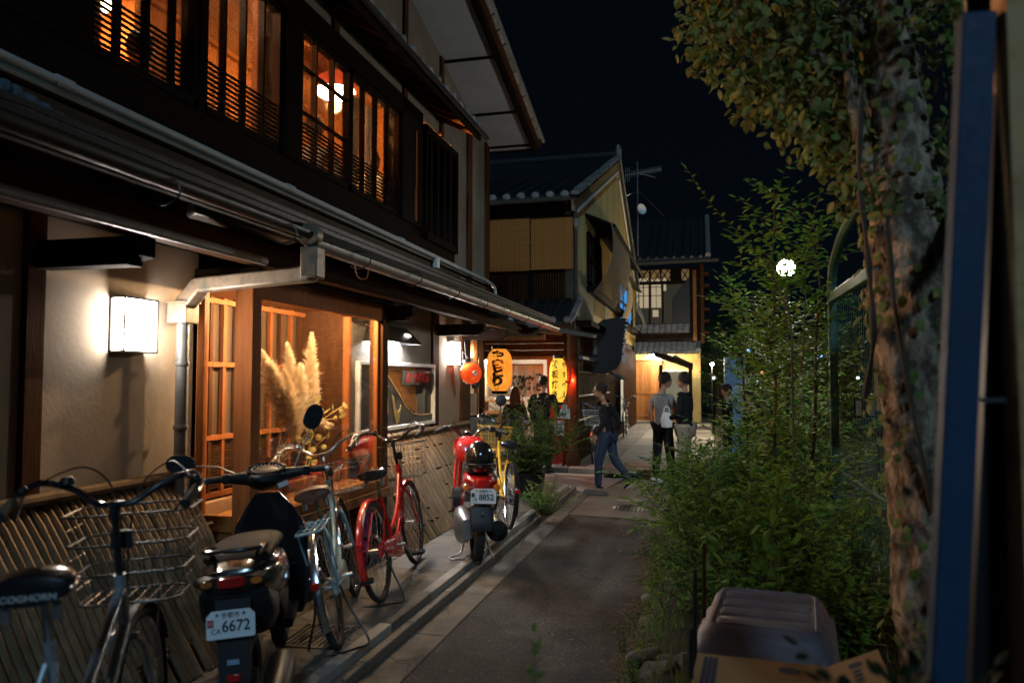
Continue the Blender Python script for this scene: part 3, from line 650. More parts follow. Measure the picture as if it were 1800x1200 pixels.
# ---- display bay window
bay=hp(MB().bb(WX-.0,BX,BY0+.02,BY1-.02,.60,.73),'bay_window','wood',bevel=.004)
bb_=lambda *a:MB().bb(*a)
hp(bb_(WX,BX+.02,BY0,BY0+.05,.66,.76),'sill_rail','wood',bay,bevel=.003)
hp(bb_(BX-.03,BX+.03,BY0,BY1,.68,.75),'sill_rail','wood',bay,bevel=.003)
hp(bb_(BX-.03,BX+.05,BY0,BY1,.60,.675),'sill_board','woodh',bay,bevel=.003)
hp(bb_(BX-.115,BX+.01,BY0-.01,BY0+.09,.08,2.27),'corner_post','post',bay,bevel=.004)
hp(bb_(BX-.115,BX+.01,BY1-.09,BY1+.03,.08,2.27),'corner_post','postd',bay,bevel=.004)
hp(bb_(WX,WX+.05,BY0,BY0+.05,.73,2.26),'frame_post','post',bay,bevel=.003)
hp(bb_(WX,WX+.06,BY1-.05,BY1,.73,2.26),'frame_post','post',bay,bevel=.003)
hp(bb_(WX,BX,BY0,BY0+.05,2.16,2.26),'head_rail','post',bay,bevel=.003)
hp(bb_(BX-.04,BX,BY0,BY1,2.115,2.26),'head_rail','post',bay,bevel=.003)
hp(bb_(BX-.06,BX-.02,BY0+.09,BY0+.12,.75,2.17),'frame_stile','post',bay,bevel=.003)
hp(bb_(BX-.06,BX-.02,BY1-.13,BY1-.10,.75,2.17),'frame_stile','post',bay,bevel=.003)
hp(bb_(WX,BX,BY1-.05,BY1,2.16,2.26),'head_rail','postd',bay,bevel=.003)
hp(bb_(WX-.10,BX+.06,BY0-.03,BY1+.03,2.262,2.30),'bay_roof','dkwood',bay,bevel=.003)
hp(bb_(BX-.032,BX-.027,BY0+.1,BY1-.1,.75,2.17),'pane','glassd',bay,smooth=0)
hp(bb_(WX+.05,BX-.11,BY0+.022,BY0+.027,.75,2.17),'pane','glassd',bay,smooth=0)
hp(bb_(WX+.06,BX-.11,BY1-.030,BY1-.025,.75,2.17),'pane','glassd',bay,smooth=0)
# closed base under the bay: grooved cream boards
for k in range(24):
    y=BY0+.05+k*.083; hp(bb_(WX,BX-.08,y,y+.078,.1,.60),'base_board','postd',bay,smooth=0)
# the room wall behind the display: recessed niche with blinds and slats
NX=WX-.42
hp(bb_(NX-.05,WX-.0,BY0,BY1,.60,.715),'niche_floor','woodh',bay,smooth=0)
hp(bb_(NX-.05,WX,BY0-.04,BY0,.6,2.3),'niche_side','postd',bay,smooth=0)
hp(bb_(NX-.05,WX,BY1,BY1+.04,.6,2.3),'niche_side','postd',bay,smooth=0)
hp(bb_(NX-.05,WX,BY0,BY1,2.22,2.26),'niche_ceiling','wood',bay,smooth=0)
hp(bb_(NX-.06,NX-.04,BY0,BY1,.7,2.25),'niche_back','postd',bay,smooth=0)
sc=hp(bb_(NX-.035,NX-.03,BY0,BY1,1.18,2.22),'blind','sudare',bay,smooth=0)
for k in range(13):
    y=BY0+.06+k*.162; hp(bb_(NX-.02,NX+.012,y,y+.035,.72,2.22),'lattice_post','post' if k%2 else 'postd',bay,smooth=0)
for z in (.74,1.16,1.70,2.17): hp(bb_(NX-.02,NX+.02,BY0,BY1,z,z+.035),'lattice_rail','post',bay,smooth=0)
for k in range(18):
    z=.80+k*.0205; hp(bb_(NX-.018,NX-.004,BY0,BY1,z,z+.010),'slat','postd',bay,smooth=0)
hp(bb_(WX-.1,WX-.04,BY0,BY1,.715,.80),'niche_kerb','cream',bay,smooth=0)
# assumed small spotlights hidden in the bay ceiling, read off the lit display
for y,e in ((BY0+.35,1),(BY0+.95,1),(BY0+1.6,1)):
    t=thing('assumed_spotlight','assumed small warm spotlight in the ceiling of the glass display, %s of three'%{BY0+.35:'nearest',BY0+.95:'middle',BY0+1.6:'farthest'}[y],'spotlight',(BX-.10,y,2.20))
    MB().lathe([(.028,.045),(.03,-.02),(.027,-.02),(.024,.03)],12,cap=False).build('housing','blackm',t)
    MB().lathe([(.022,.0),(.022,.01)],12).build('lens','dispw',t); plight(t,(-.0,0,-.028),12 if y<BY0+.5 else 36,(1,.66,.36),.012)
# ---- bamboo fences (inuyarai)
def inuyarai(name,label,ya,yb,step=.046):
    t=thing(name,label,'bamboo fence',(-2.8,(ya+yb)/2,.1),world=True)
    cz_=[(-3.08,1.0),(-3.03,.945),(-2.95,.835),(-2.865,.705),(-2.78,.56),(-2.69,.40),(-2.60,.255),(-2.50,.10)]
    variants=[]
    for k in range(4):
        L=1 if k<3 else .93; b=MB(); pts=[Vector((x,0,z)) for x,z in cz_]; pts=curve(pts,3)
        if k==3: pts=pts[:-3]
        nodes={3+(k*5)%7,11+(k*3)%5,17-(k*2)%3}
        rs=[.0215+(.003 if i in nodes else 0) for i in range(len(pts))]
        b.tube(pts,rs,8); me=b.build('bamboo_slat','bamboo',t); me.location=(0,ya+k*step,0); variants.append(me)
    n=int((yb-ya)/step)
    for i in range(4,n): inst(variants[i%4 if rnd.random()<.8 else rnd.randrange(3)],'bamboo_slat',t,(rnd.uniform(-.004,.004),ya+i*step,rnd.uniform(-.004,.004)))
    b=MB(); b.tube([(-3.05,ya-.05,1.035),(-3.05,yb+.03,1.035)],.030,10); b.build('top_rail','bamboo',t)
    for z,x in ((.74,-2.875),(.33,-2.645)): MB().tube([(x-.01,ya,z),(x-.01,yb,z)],.012,6).build('cross_rail','bamboo',t)
    return t
inuyarai('bamboo_fence','curved bamboo skirting fence behind the silver bicycle, dim and grey',1.0,BY0-.12)
f2=inuyarai('bamboo_fence','curved bamboo skirting fence lit warmly behind the red bicycle and red scooter',BY1+.06,9.85)
# small pegs on the farther fence
pk=MB().tube([(0,0,0),(.03,0,.0)],.009,6).build('peg','dkwood',f2,smooth=0); pk.location=(-2.84,BY1+.3,.76)
for i in range(70):
    k=rnd.choice([(-2.86,.80),(-2.78,.66),(-2.69,.49),(-2.62,.36),(-2.56,.25),(-2.91,.88)]); inst(pk,'peg',f2,(k[0],BY1+.2+rnd.random()*3.1,k[1]))
# ---- wall lamps
def sconce(label,y,z):
    t=thing('wall_lamp',label,'wall lamp',(WX,y,z))
    MB().bb(.012,.092,-.122,.122,-.14,.14).build('diffuser','lampw',t,smooth=0)
    MB().bb(.0,.10,-.132,.132,.14,.152).bb(.0,.10,-.132,.132,-.152,-.14).bb(.0,.012,-.13,.13,-.14,.14).build('housing','blackm',t,smooth=0)
    for x,yy in ((.096,-.128),(.096,.128),(.006,-.128),(.006,.128)): MB().box((x,yy,0),(.009,.009,.29)).build('frame_bar','blackm',t,smooth=0)
    return t
c=P(236,572,X=-3.05); sconce('bright white box lamp on the plaster wall nearest the camera',c.y,c.z)
c=P(798,621,X=-3.05); sconce('bright white box lamp on the wall beside the hanging red lantern',c.y,c.z)
# ---- sign lamp and framed mural
ya,yb=yw(655,-3.0,595),yw(742,-2.86,590)
t=thing('sign_lamp','black hooded lamp with a cut-out crest over the framed mural','lamp hood',(WX,(ya+yb)/2,1.98)); L=(yb-ya)
MB().prism([(.0,-L/2+.10,.16),(.10,-L/2+.10,.16),(.24,-L/2,.0),(.24,-L/2,-.012),(0,-L/2,-.012)],(0,0.012,0)).prism([(.0,L/2-.10,.16),(.10,L/2-.10,.16),(.24,L/2,.0),(.24,L/2,-.012),(0,L/2,-.012)],(0,-.012,0)).add([(.0,-L/2+.1,.16),(.10,-L/2+.1,.16),(.10,L/2-.1,.16),(0,L/2-.1,.16),(.24,-L/2,-.012),(.24,L/2,-.012)],[(0,1,2,3),(1,4,5,2)]).build('hood','blackm',t,smooth=0)
MB().bb(.05,.11,-L/2+.08,L/2-.08,.04,.075).build('lamp_tube','lampc',t,smooth=0)
b=MB()
for dy in (-.055,-.03,0,.03,.055):
    r=.018 if dy else .026; b.lathe([(r,0),(r,.006)],10,Matrix.Translation((.172+.004,.22+dy,.075))@Matrix.Rotation(PI/2-.75,4,'Y'))
b.build('crest','crestl',t,smooth=0)
ya,yb=yw(628,-3.07,690),yw(762,-3.07,690); za,zb=1.10,1.78
t=thing('framed_mural','white framed mural with a black mountain, woven straw ground and red lettered plaque','framed mural',(WX,(ya+yb)/2,(za+zb)/2),world=True)
x0=WX+.01
MB().bb(WX,x0,ya,yb,za,zb).build('backing','blackp',t,smooth=0)
for a in ((x0-.005,x0+.045,ya,ya+.035,za,zb),(x0-.005,x0+.045,yb-.035,yb,za,zb),(x0-.006,x0+.046,ya,yb,za-.002,za+.035),(x0-.006,x0+.046,ya,yb,zb-.035,zb+.002)): MB().bb(*a).build('frame_bar','white',t,bevel=.003)
# woven straw ground: little tiles
src=MB().box((0,0,0),(.006,.036,.020)).build('straw_tile','reed',t,smooth=0); src.location=(x0+.003,ya+.06,za+.06)
yy=ya+.06
cnt=0
mt=lambda y:(za+.62-(y-ya-.55)*.60) if y<ya+1.35 else za+.13+.12*max(0,(ya+1.6-y))/.25
while yy<yb-.05 and cnt<290:
    zz=za+.05
    while zz<zb-.05:
        if zz>mt(yy)-.03 and cnt<290: inst(src,'straw_tile',t,(x0+.003+rnd.uniform(0,.004),yy,zz)); cnt+=1
        zz+=.025
    yy+=.042
pts=[(ya+.04,za+.04)]+[(ya+.04,zb-.05),(ya+.55,zb-.05),(ya+.75,zb-.16),(ya+1.0,za+.36),(ya+1.2,za+.22),(ya+1.4,za+.14),(ya+1.65,za+.115),(yb-.04,za+.11),(yb-.04,za+.04)]
MB().prism([(x0+.006,a,b_) for a,b_ in pts],(.012,0,0)).build('mountain_panel','blackp',t,smooth=0)
MB().tube([(x0+.02,a,b_) for a,b_ in pts[2:9]],.007,6).build('mountain_edge','rust',t)
M['gold']=mat('gold_leaf',(.55,.38,.12),(.40,.26,.07),9,.35,.7)
def fl(pl,nm): MB().prism([(x0+.019,ya+a,za+b_) for a,b_ in pl],(.006,0,0)).build(nm,'gold',t,smooth=0)
fl([(.80,.36),(.86,.33),(.90,.22),(.97,.16),(1.05,.24),(1.0,.07),(.93,.05),(.87,.16)],'gold_leaf_shape')
fl([(.62,.30),(.66,.36),(.70,.30),(.72,.18),(.66,.10),(.60,.14)],'gold_leaf_shape')
fl([(.60,.52),(.63,.46),(.72,.44),(.64,.40),(.60,.33),(.58,.42)],'gold_leaf_shape')
ps,pe_=yw(706,-3.07,665),yw(752,-3.07,665)
pq=MB().bb(x0+.02,x0+.05,ps,pe_,1.545,1.70).build('plaque','blackp',t,bevel=.004)
text('点とやさくら',(pe_-ps)*.145,'inkr',pq,(x0+.052,(ps+pe_)/2,1.62),(0,1,0),(0,0,1),sx=1.0,bold=.002)
# ======================= GABLED HOUSE WITH THE SHOP =======================
GY2=13.9
def G(px,py,dy=0): return P(px,py,Y=GY2+dy)
CX=-2.28
shop=thing('gabled_shop_house','two storey gabled house with ochre ribbed siding, reed blinds and the open grill shop below','house',(CX,18,0),world=True)
def sp_(b,name,m,par=None,**k): return b.build(name,m,par or shop,**k)
YB=27.3
XL=-8.5
ze=4.95
# side wall (along the alley): siding ribs
apx=P(1082,288,X=CX); 
def rz(y):  # rake line
    a=(ze,GY2); m=(apx.z-ze)
    return ze+(y-GY2)/(apx.y-GY2)*m if y<apx.y else apx.z-(y-apx.y)/(YB-apx.y)*(apx.z-4.75)
sp_(MB().prism([(CX-.12,GY2+.02,2.75),(CX-.12,YB,2.75),(CX-.12,YB,rz(YB)),(CX-.12,apx.y,apx.z),(CX-.12,GY2+.02,rz(GY2+.02))],(.1,0,0)),'side_wall','siding',smooth=0)
y=GY2+.12; i=0
while y<YB-.1:
    z1=rz(y+.06)-.12; 
    b=MB(); w_=.10; mm='siding' if (i%11) else 'sidingd'
    b.prism([(CX-.021,y,0),(CX+.012,y+.012,0),(CX+.012,y+w_-.03,0),(CX-.021,y+w_-.015,0)],(0,0,z1-3.05))
    o=sp_(b,'siding_rib',mm,smooth=0); o.location=(0,0,3.05); y+=.118; i+=1
# faded patch of boards low on the wall
for k in range(14): y=GY2+.2+k*.17; sp_(MB().bb(CX+.014,CX+.026,y,y+.155,2.72,3.72-.02*(k%3)),'faded_board','sidingd',smooth=0)
for k in range(6): y=GY2+4.4+k*.22; sp_(MB().bb(CX+.014,CX+.026,y,y+.20,2.72,3.45),'faded_board','sidingd',smooth=0)
sp_(MB().bb(CX-.14,CX+.03,GY2-.06,GY2+.10,.0,4.9),'corner_post','board',smooth=0)
# barge trim, white line, ragged verge tiles
def rk(y,x,dz=0): return (x,y,rz(y)+dz)
for y0,y1 in ((GY2-.25,apx.y),(apx.y,YB+.3)):
    sp_(MB().bar(rk(y0,CX+.03,-.02) if y0>GY2-.1 else (CX+.03,y0,rz(GY2)-.02-.25*(apx.z-ze)/(apx.y-GY2)),rk(min(y1,YB),CX+.03,-.02),.06,.34),'bargeboard','sidingd',smooth=0)
    sp_(MB().bar((CX+.07,y0+.3,rz(y0+.3)-.25),(CX+.07,min(y1,YB)-.0,rz(min(y1,YB)-.0)-.25),.03,.045),'white_trim','white',smooth=0)
roofF=sp_(MB().prism([(XL,GY2-.35,4.85),(CX+.12,GY2-.35,4.85),(CX+.12,apx.y,apx.z+.08),(XL,apx.y,apx.z+.08)],(0,0,.10)),'roof','tile',smooth=0)
sp_(MB().prism([(XL,apx.y,apx.z+.08),(CX+.12,apx.y,apx.z+.08),(CX+.12,YB+.3,4.75),(XL,YB+.3,4.75)],(0,0,.10)),'roof','tile',smooth=0)
v1=MB().box((0,0,0),(.16,.26,.07)).build('verge_tile','tilel',roofF,bevel=.012)
k=0; sl2=math.atan((apx.z-ze)/(apx.y-GY2)); n=30
for i in range(n):
    y=GY2-.3+i*(apx.y-GY2+.3)/n; z=4.98+(y-GY2+.35)/(apx.y-GY2+.35)*(apx.z+.08-4.85)
    if i==0: v1.location=(CX+.10,y,z); v1.rotation_euler=(sl2,0,0)
    else: inst(v1,'verge_tile',roofF,(CX+.10+rnd.uniform(-.02,.02),y,z),(sl2+rnd.uniform(-.05,.05),0,rnd.uniform(-.06,.06)))
for i in range(36):
    y=apx.y+i*(YB+.2-apx.y)/36; z=apx.z+.2-(y-apx.y)/(YB+.3-apx.y)*(apx.z+.08-4.75); inst(v1,'verge_tile',roofF,(CX+.10,y,z),(-math.atan((apx.z-4.75)/(YB-apx.y)),0,0),(.6,1,.8))
rt=MB().tube([(0,0,0),(0,3.4,3.4*math.tan(sl2))],.06,8).build('tile_row','tile',roofF); rt.location=(CX-.1,GY2-.36,4.97)
et=MB().ball((0,0,0),(.085,.05,.075),10,6).build('eave_tile','tilel',roofF); et.location=(CX-.1,GY2-.37,4.95)
for i in range(1,22):
    inst(rt,'tile_row',roofF,(CX-.1-i*.27,GY2-.36,4.97)); inst(et,'eave_tile',roofF,(CX-.1-i*.27,GY2-.37,4.95+rnd.uniform(-.01,.01)))
sp_(MB().ball((CX+.08,apx.y,apx.z+.32),(.09,.14,.22),10,8),'ridge_end','tilel')
sp_(MB().tube([(XL,apx.y,apx.z+.24),(CX+.05,apx.y,apx.z+.24)],.11,10),'ridge','tile')
sp_(MB().tube([(XL,GY2-.42,4.80),(CX+.02,GY2-.42,4.86)],.045,10),'gutter','board')
# front wall upper storey
zt=4.8; z0=G(860,545).z
sp_(MB().bb(XL,CX-.15,GY2+.03,GY2+.13,2.4,4.85),'front_wall','dkwood',smooth=0)
sp_(MB().bb(XL,CX+.02,GY2-.08,GY2+.02,G(900,377).z,G(900,377).z+.13),'lintel','dkwood',smooth=0)
sp_(MB().bb(XL,CX-.02,GY2-.10,GY2+.02,2.98,3.10),'sill_beam','dkwood',smooth=0)
for px in (862,934,1008): x=G(px,500).x; sp_(MB().bb(x-.05,x+.05,GY2-.05,GY2+.02,3.0,4.75),'post','dkwood',smooth=0)
x=G(862,500).x; xe=G(1003,500).x; lz0,lz1=3.10,G(900,482).z; k=0
while x<xe: sp_(MB().bb(x,x+.022,GY2-.03,GY2-.005,lz0,lz1),'lattice_bar','postd',smooth=0); x+=.05
sp_(MB().bb(G(862,500).x,xe,GY2-.045,GY2-.01,lz1,lz1+.05),'lattice_rail','dkwood',smooth=0)
# blinds
def blind(name,label,x0,x1,z0,z1,y,m,lean=.0):
    t=thing(name,label,'reed blind',((x0+x1)/2,y,z1)); wd=x1-x0; h=z1-z0
    nn=int(h/.030); me=None
    for i in range(nn):
        z=-i*.030-.014
        if me is None: me=MB().box((0,0,0),(wd,.006,.0265)).build('reed_slat',m,t,smooth=0); me.location=(0,0,z)
        else: inst(me,'reed_slat',t,(rnd.uniform(-.005,.005),-lean*i/nn,z),(rnd.uniform(-.25,.25),0,rnd.uniform(-.003,.003)))
    for k in range(14): x=-wd/2+wd*(k+.5)/14; MB().bb(x-.0022,x+.0022,-.009-lean,.005,-h,0).build('cord','blackm',t,smooth=0)
    MB().bb(-wd/2-.01,wd/2+.01,-.02,.015,-.01,.03).build('head_rail','dkwood',t,smooth=0)
    return t
a=G(861,386,-.13);b_=G(931,476,-.13); blind('reed_blind','left of the two brown reed blinds over the shop',a.x,b_.x,b_.z,a.z,GY2-.13,'reed')
a=G(933,384,-.13);b_=G(1007,472,-.13); blind('reed_blind','right of the two brown reed blinds over the shop',a.x,b_.x,b_.z,a.z,GY2-.13,'reed')
# downpipe and brackets at the corner
sp_(MB().tube([(CX+.06,GY2-.12,4.8),(CX+.06,GY2-.12,4.5),(CX+.06,GY2-.08,4.2),(CX+.06,GY2-.08,3.0)],.035,8),'downpipe','board')
sp_(MB().lathe([(.02,-.1),(.06,-.06),(.06,.08),(.03,.1)],12,Matrix.Translation((CX+.08,GY2-.14,4.45))),'insulator','beige')
# lower tiled canopy of the shop
cp=sp_(MB().prism([(XL,GY2+.02,3.0),(CX+.12,GY2+.02,3.0),(CX+.12,GY2-1.0,2.55),(XL,GY2-1.0,2.55)],(0,0,.05)),'canopy_roof','tile',smooth=0)
cl=math.hypot(1.0,.45); ca=math.atan2(.45,1.0)
rt=MB().tube([(0,0,0),(0,-cl*math.cos(ca),-cl*math.sin(ca))],.05,8).build('tile_row','tile',cp); rt.location=(CX+.05,GY2,3.08)
et=MB().ball((0,0,0),(.07,.05,.065),10,6).build('eave_tile','tilel',cp); et.location=(CX+.05,GY2-1.02,2.625)
for i in range(1,22): inst(rt,'tile_row',cp,(CX+.05-i*.25,GY2,3.08)); inst(et,'eave_tile',cp,(CX+.05-i*.25,GY2-1.02,2.625))
for i in range(9): inst(v1,'verge_tile',cp,(CX+.12,GY2-1.0+i*.12,2.64+i*.054),(ca,0,0),(.7,.5,.8))
sp_(MB().bb(XL,CX+.12,GY2-1.0,GY2-.95,2.45,2.55),'fascia','postd',smooth=0)
for i in range(20): x=CX-.05-i*.3; sp_(MB().bar((x,GY2,2.93),(x,GY2-.97,2.50),.045,.05),'rafter','postd',smooth=0)
sp_(MB().bar((CX+.06,GY2-1.15,2.43),(CX+.5,GY2-.6,2.36),.05,.07),'bracket','board',smooth=0)
# shop: pillars, header boards, side walls and interior
PXL=P(845,700,Y=GY2).x
sp_(MB().lathe([(.13,0),(.13,.25),(.105,.32),(.10,2.5)],16,Matrix.Translation((P(1008,820,Y=GY2-.2).x,GY2-.2,0.02))),'pillar','postd')
for px,w_ in ((839,.07),(849,.09)): x=G(px,650).x; sp_(MB().bb(x-w_/2,x+w_/2,GY2-.12,GY2-.02,.0,2.6),'post','wood' if px==839 else 'postd',smooth=0)
for k in range(4): z=2.03+k*.125; sp_(MB().bb(G(822,600).x-1,CX-.15,GY2-.06-.01*k,GY2-.02-.01*k,z,z+.12),'header_board','postd',smooth=0)
sp_(MB().bb(G(845,600).x,CX-.15,GY2-.08,GY2,1.98,2.04),'head_beam','wood',smooth=0)
IX0,IX1,IY=PXL-1.3,CX-.12,GY2+2.2
sp_(MB().bb(IX0,IX1,IY,IY+.05,0,2.6),'shop_back_wall','plaster',smooth=0)
sp_(MB().bb(IX0-.05,IX0,GY2,IY,0,2.6),'shop_side_wall','plaster',smooth=0)
sp_(MB().bb(IX1-.07,IX1-.02,GY2-.0,IY,0,2.6),'shop_side_wall','inkr',smooth=0)
sp_(MB().bb(G(955,700).x,IX1-.07,GY2+.35,GY2+.40,0.0,2.1),'red_screen','inkr',smooth=0)
sp_(MB().bb(IX0,IX1,GY2,IY,2.50,2.56),'shop_ceiling','wood',smooth=0)
sp_(MB().bb(IX0,IX1,GY2,IY,0,.03),'shop_floor','stonel',smooth=0)
sp_(MB().bb(XL,IX0-.06,GY2-.05,GY2+.02,0,2.6),'front_wall_lower','board',smooth=0)
sp_(MB().bb(CX-.1,CX-.02,GY2+.1,YB,0,2.76),'side_wall_lower','dkwood',smooth=0)
y=GY2+.3; 
while y<YB: sp_(MB().bb(CX-.02,CX+.015,y,y+.05,.1,2.6),'wall_batten','postd',smooth=0); y+=.21
for z in (1.75,1.30,.85): sp_(MB().tube([(CX+.05,GY2+.1,z),(CX+.05,GY2+5,z)],.025,6),'bamboo_rail','bamboo')
sp_(MB().tube([(CX+.10,GY2+.2,2.02),(CX+.12,GY2+4.2,2.02)],.04,10),'wall_pipe','zinc')
sp_(MB().bb(CX-.05,CX+.28,GY2+.3,GY2+7,2.62,2.72),'skirt_roof','dkwood',smooth=0)
# brackets under skirt and electric meter, cables
for k in range(5): y=GY2+2.4+k*.8; sp_(MB().bb(CX,CX+.10,y,y+.12,2.15,2.45),'meter_box','board' if k%2 else 'beige',bevel=.01)
# assumed tube lights inside the shop; bare bulb at the front
def lampbox(name,label,c,d,m):
    t=thing(name,label,'lamp',c); MB().box((0,0,0),d).build('lamp_tube',m,t,smooth=0); MB().box((0,0,d[2]/2+.02),(d[0]+.05,d[1]+.05,.03)).build('housing','white',t,smooth=0); return t
lampbox('assumed_tube_lamp','assumed white tube lamp glowing under the shop ceiling',(PXL+.8,GY2+.9,2.42),(1.0,.08,.05),'shopw')
lampbox('assumed_tube_lamp','second assumed white tube lamp deeper under the shop ceiling',(PXL+.3,GY2+.35,2.42),(.6,.07,.05),'shopw')
c=G(854,634,.05); t=thing('glowing_bulb','bare white bulb beside the orange lantern at the shop front','lamp',c); MB().ball((0,0,0),.06,12,8).build('bulb','shopw',t); MB().lathe([(.03,.05),(.03,.10)],10).build('socket','blackp',t)
plight(t,(-.3,-.15,.1),70,(1,.84,.62),.05)
# noren curtain with lettering
nz0=G(900,697,-.02).z; nz1=G(900,641,-.02).z
M['noren']=mat('cream_cloth',(.62,.48,.30),(.52,.39,.23),6,.9,bump=.3,bscale=40)
def noren(label,px0,px1,let):
    a,b_=G(px0,660,.10),G(px1,660,.10); t=thing('shop_curtain',label,'shop curtain',((a.x+b_.x)/2,GY2+.10,nz1))
    wd=b_.x-a.x; b=MB(); n=16; v=[]
    for z in (0,nz0-nz1):
        for k in range(n+1): v.append((-wd/2+wd*k/n,.02*math.sin(k*1.3)*(1 if z else .3),z))
    b.add(v,[(k,k+1,n+2+k,n+1+k) for k in range(n)]); b.build('cloth','noren',t)
    MB().tube([(-wd/2,0,.01),(wd/2,0,.01)],.012,8).build('rod','wood',t)
    for s,x,z,sz in let: text(s,sz,'ink',t,(x*wd/2,-.035,z*(nz1-nz0)),(1,0,0),(0,0,1),bold=.006)
noren('cream cloth shop curtain hanging behind the orange lantern',848,898,[])
noren('cream cloth shop curtain lettered in black above the crouched customers',899,955,[('鉄',-.55,-.55,.24),('焼',.05,-.6,.28),('や\nき',.78,-.55,.17)])
# interior clutter: shelf, counter, pale blue panels, menu sheets
t=thing('shop_counter','wooden shop counter with shelf behind the black round mirror','counter',(G(875,740).x,GY2+.5,0))
MB().bb(-.45,.35,-.1,.3,.95,1.0).build('counter_top','wood',t); MB().bb(-.45,.35,-.08,.28,0,.95).build('front','woodh',t,smooth=0); MB().bb(-.42,.3,.0,.3,1.18,1.21).build('shelf','wood',t,smooth=0)
for x in (-.42,.30): MB().bb(x-.02,x+.02,0,.3,1.0,1.18).build('shelf_bracket','wood',t,smooth=0)
for i in range(4):
    t=thing('plate_stack','white stacked dish on the shop shelf, %s'%['at the left end','second from the left','third from the left','at the right end'][i],'dish',(G(862+i*9,700).x,GY2+.6,1.21)); MB().lathe([(.05,0),(.085,.02),(.09,.035),(.05,.045+.01*i)],16).build('dish','white',t)
M['pblue']=mat('pale_blue_board',(.30,.42,.55),(.25,.36,.48),5,.6)
for px,lab in ((832,'pale blue board leaning left of the shop post'),(858,'pale blue board leaning right of the shop post')):
    a=G(px,770,-.2); t=thing('blue_board',lab,'board',(a.x,a.y,.4)); w_=.16 if px==832 else .30
    MB().bb(-w_/2,w_/2,-.01,.01,-.1,.52).build('panel','pblue',t,smooth=0); MB().bb(-w_/2-.012,w_/2+.012,-.014,.012,.52,.55).bb(-w_/2,w_/2,-.014,.012,-.4,-.1).build('frame','dkwood',t,smooth=0)
def sheetp(label,px,py,w_,h,dy,lines,m='paper',tilt=0,first=None):
    c=G(px,py,dy); t=thing('paper_notice',label,'notice',c,(0,0,0)); MB().box((0,0,0),(w_,.004,h),Matrix.Rotation(tilt,3,'Y')).build('sheet',m,t,smooth=0)
    for i in range(lines):
        z=h/2-.03-i*(h-.05)/lines; wl=w_*.75*(1-.3*((i*7)%3)/3)
        b=MB(); x=-wl/2
        while x<wl/2: b.box((x,-.004,z),(.012,.002,.014)); x+=.02
        b.build('text_line','ink',t,smooth=0)
    return t
sheetp('long white menu sheet with black lines on the wooden post left of the shop',830,710,.17,.40,-.16,9)
pic=sheetp('white poster with a pale drawing on the stand by the red pillar',990,727,.24,.17,-.5,0,'white')
MB().box((0,-.004,-.01),(.10,.002,.05)).build('drawing','concrete',pic,smooth=0)
pic=sheetp('upright leaflet on the stand under the drawing poster',983,752,.17,.26,-.48,4,'paper',.05)
MB().box((-.02,-.004,-.07),(.07,.002,.05)).build('photo_print','amber',pic,smooth=0)
sheetp('small white card above the drawing poster beside the pillar',992,716,.10,.10,-.45,2,'white')
c=G(985,760,-.45); t=thing('leaflet_stand','thin curved wooden stand holding leaflets beside the red-lit pillar','stand',(c.x,c.y,0))
MB().tube(curve([(.04,0,0),(.06,0,.3),(.0,0,.55),(.0,0,.66)],5),.02,8).build('stem','postd',t); MB().bb(-.14,.12,-.1,.1,0,.06).build('foot','wood',t,bevel=.01); MB().bb(-.15,.12,-.02,.06,.64,.67).build('ledge','wood',t,smooth=0)
# ---------------- paper lanterns ----------------
def lantern(name,label,c,rx,rz_,m,kind='long',group=None,rot=(0,0,0)):
    t=thing(name,label,'paper lantern',c,rot)
    prof=[]; n=36
    for i in range(n+1):
        u=-1+2*i/n; e=3.2 if kind=='long' else 2.0
        r=rx*max(.0,(1-abs(u)**e))**(1/e); r=max(r,rx*(.55 if kind=='long' else .35))
        r*=1+(.018 if i%2 else 0)
        prof.append((r,rz_*u))
    MB().lathe(prof,28).build('paper_shade',m,t)
    rr=rx*(.6 if kind=='long' else .38)
    MB().lathe([(rr,-.0),(rr,.05),(rr*.8,.052)],20,Matrix.Translation((0,0,rz_))).build('top_ring','blackp',t)
    MB().lathe([(rr,-.05),(rr,.0)],20,Matrix.Translation((0,0,-rz_))).build('bottom_ring','dkwood' if kind=='long' else 'blackp',t)
    MB().tube(curve([(-rr*.7,0,rz_+.05),(0,0,rz_+.16),(rr*.7,0,rz_+.05)],5),.005,6).build('handle_wire','blackm',t)
    return t
def stamp(t,s,size,rx,z,ang,sx=1.2,m='ink',bold=.006):
    # lettering wrapped on the shade round the vertical axis
    o=text(s,size,m,t,(0,0,z),(1,0,0),(0,0,1),sx=sx,bold=bold,ext=.002)
    for v in o.data.vertices:
        th=ang+v.co.x/rx; rr=rx*1.03+(.0 if v.co.y>0 else .003); v.co=Vector((rr*math.sin(th),-rr*math.cos(th),v.co.z))
    return o
Lo=P(878,650,Y=12.0); r_=.205
lt_=lantern('long_lantern','large orange paper lantern with bold black outlined lettering hanging by the grill shop',Lo,r_,.335,'lorange')
for i,ch in enumerate('やきとり'):
    stamp(lt_,ch,.155,r_,.215-.135*i,.10,1.4,'inkr',.013); 
    for o in [stamp(lt_,ch,.155,r_+.004,.215-.135*i,.10,1.4,'ink',.006)]: pass
MB().tube([(0,0,.42),(0,0,.80)],.006,6).build('chain','blackm',lt_)
Lr=P(828,656,Y=9.35)
lr=lantern('round_lantern','round red paper lantern with a white crest, tilted, beside the wall lamp',Lr,.134,.138,'lred','round',rot=(0,-.38,0))
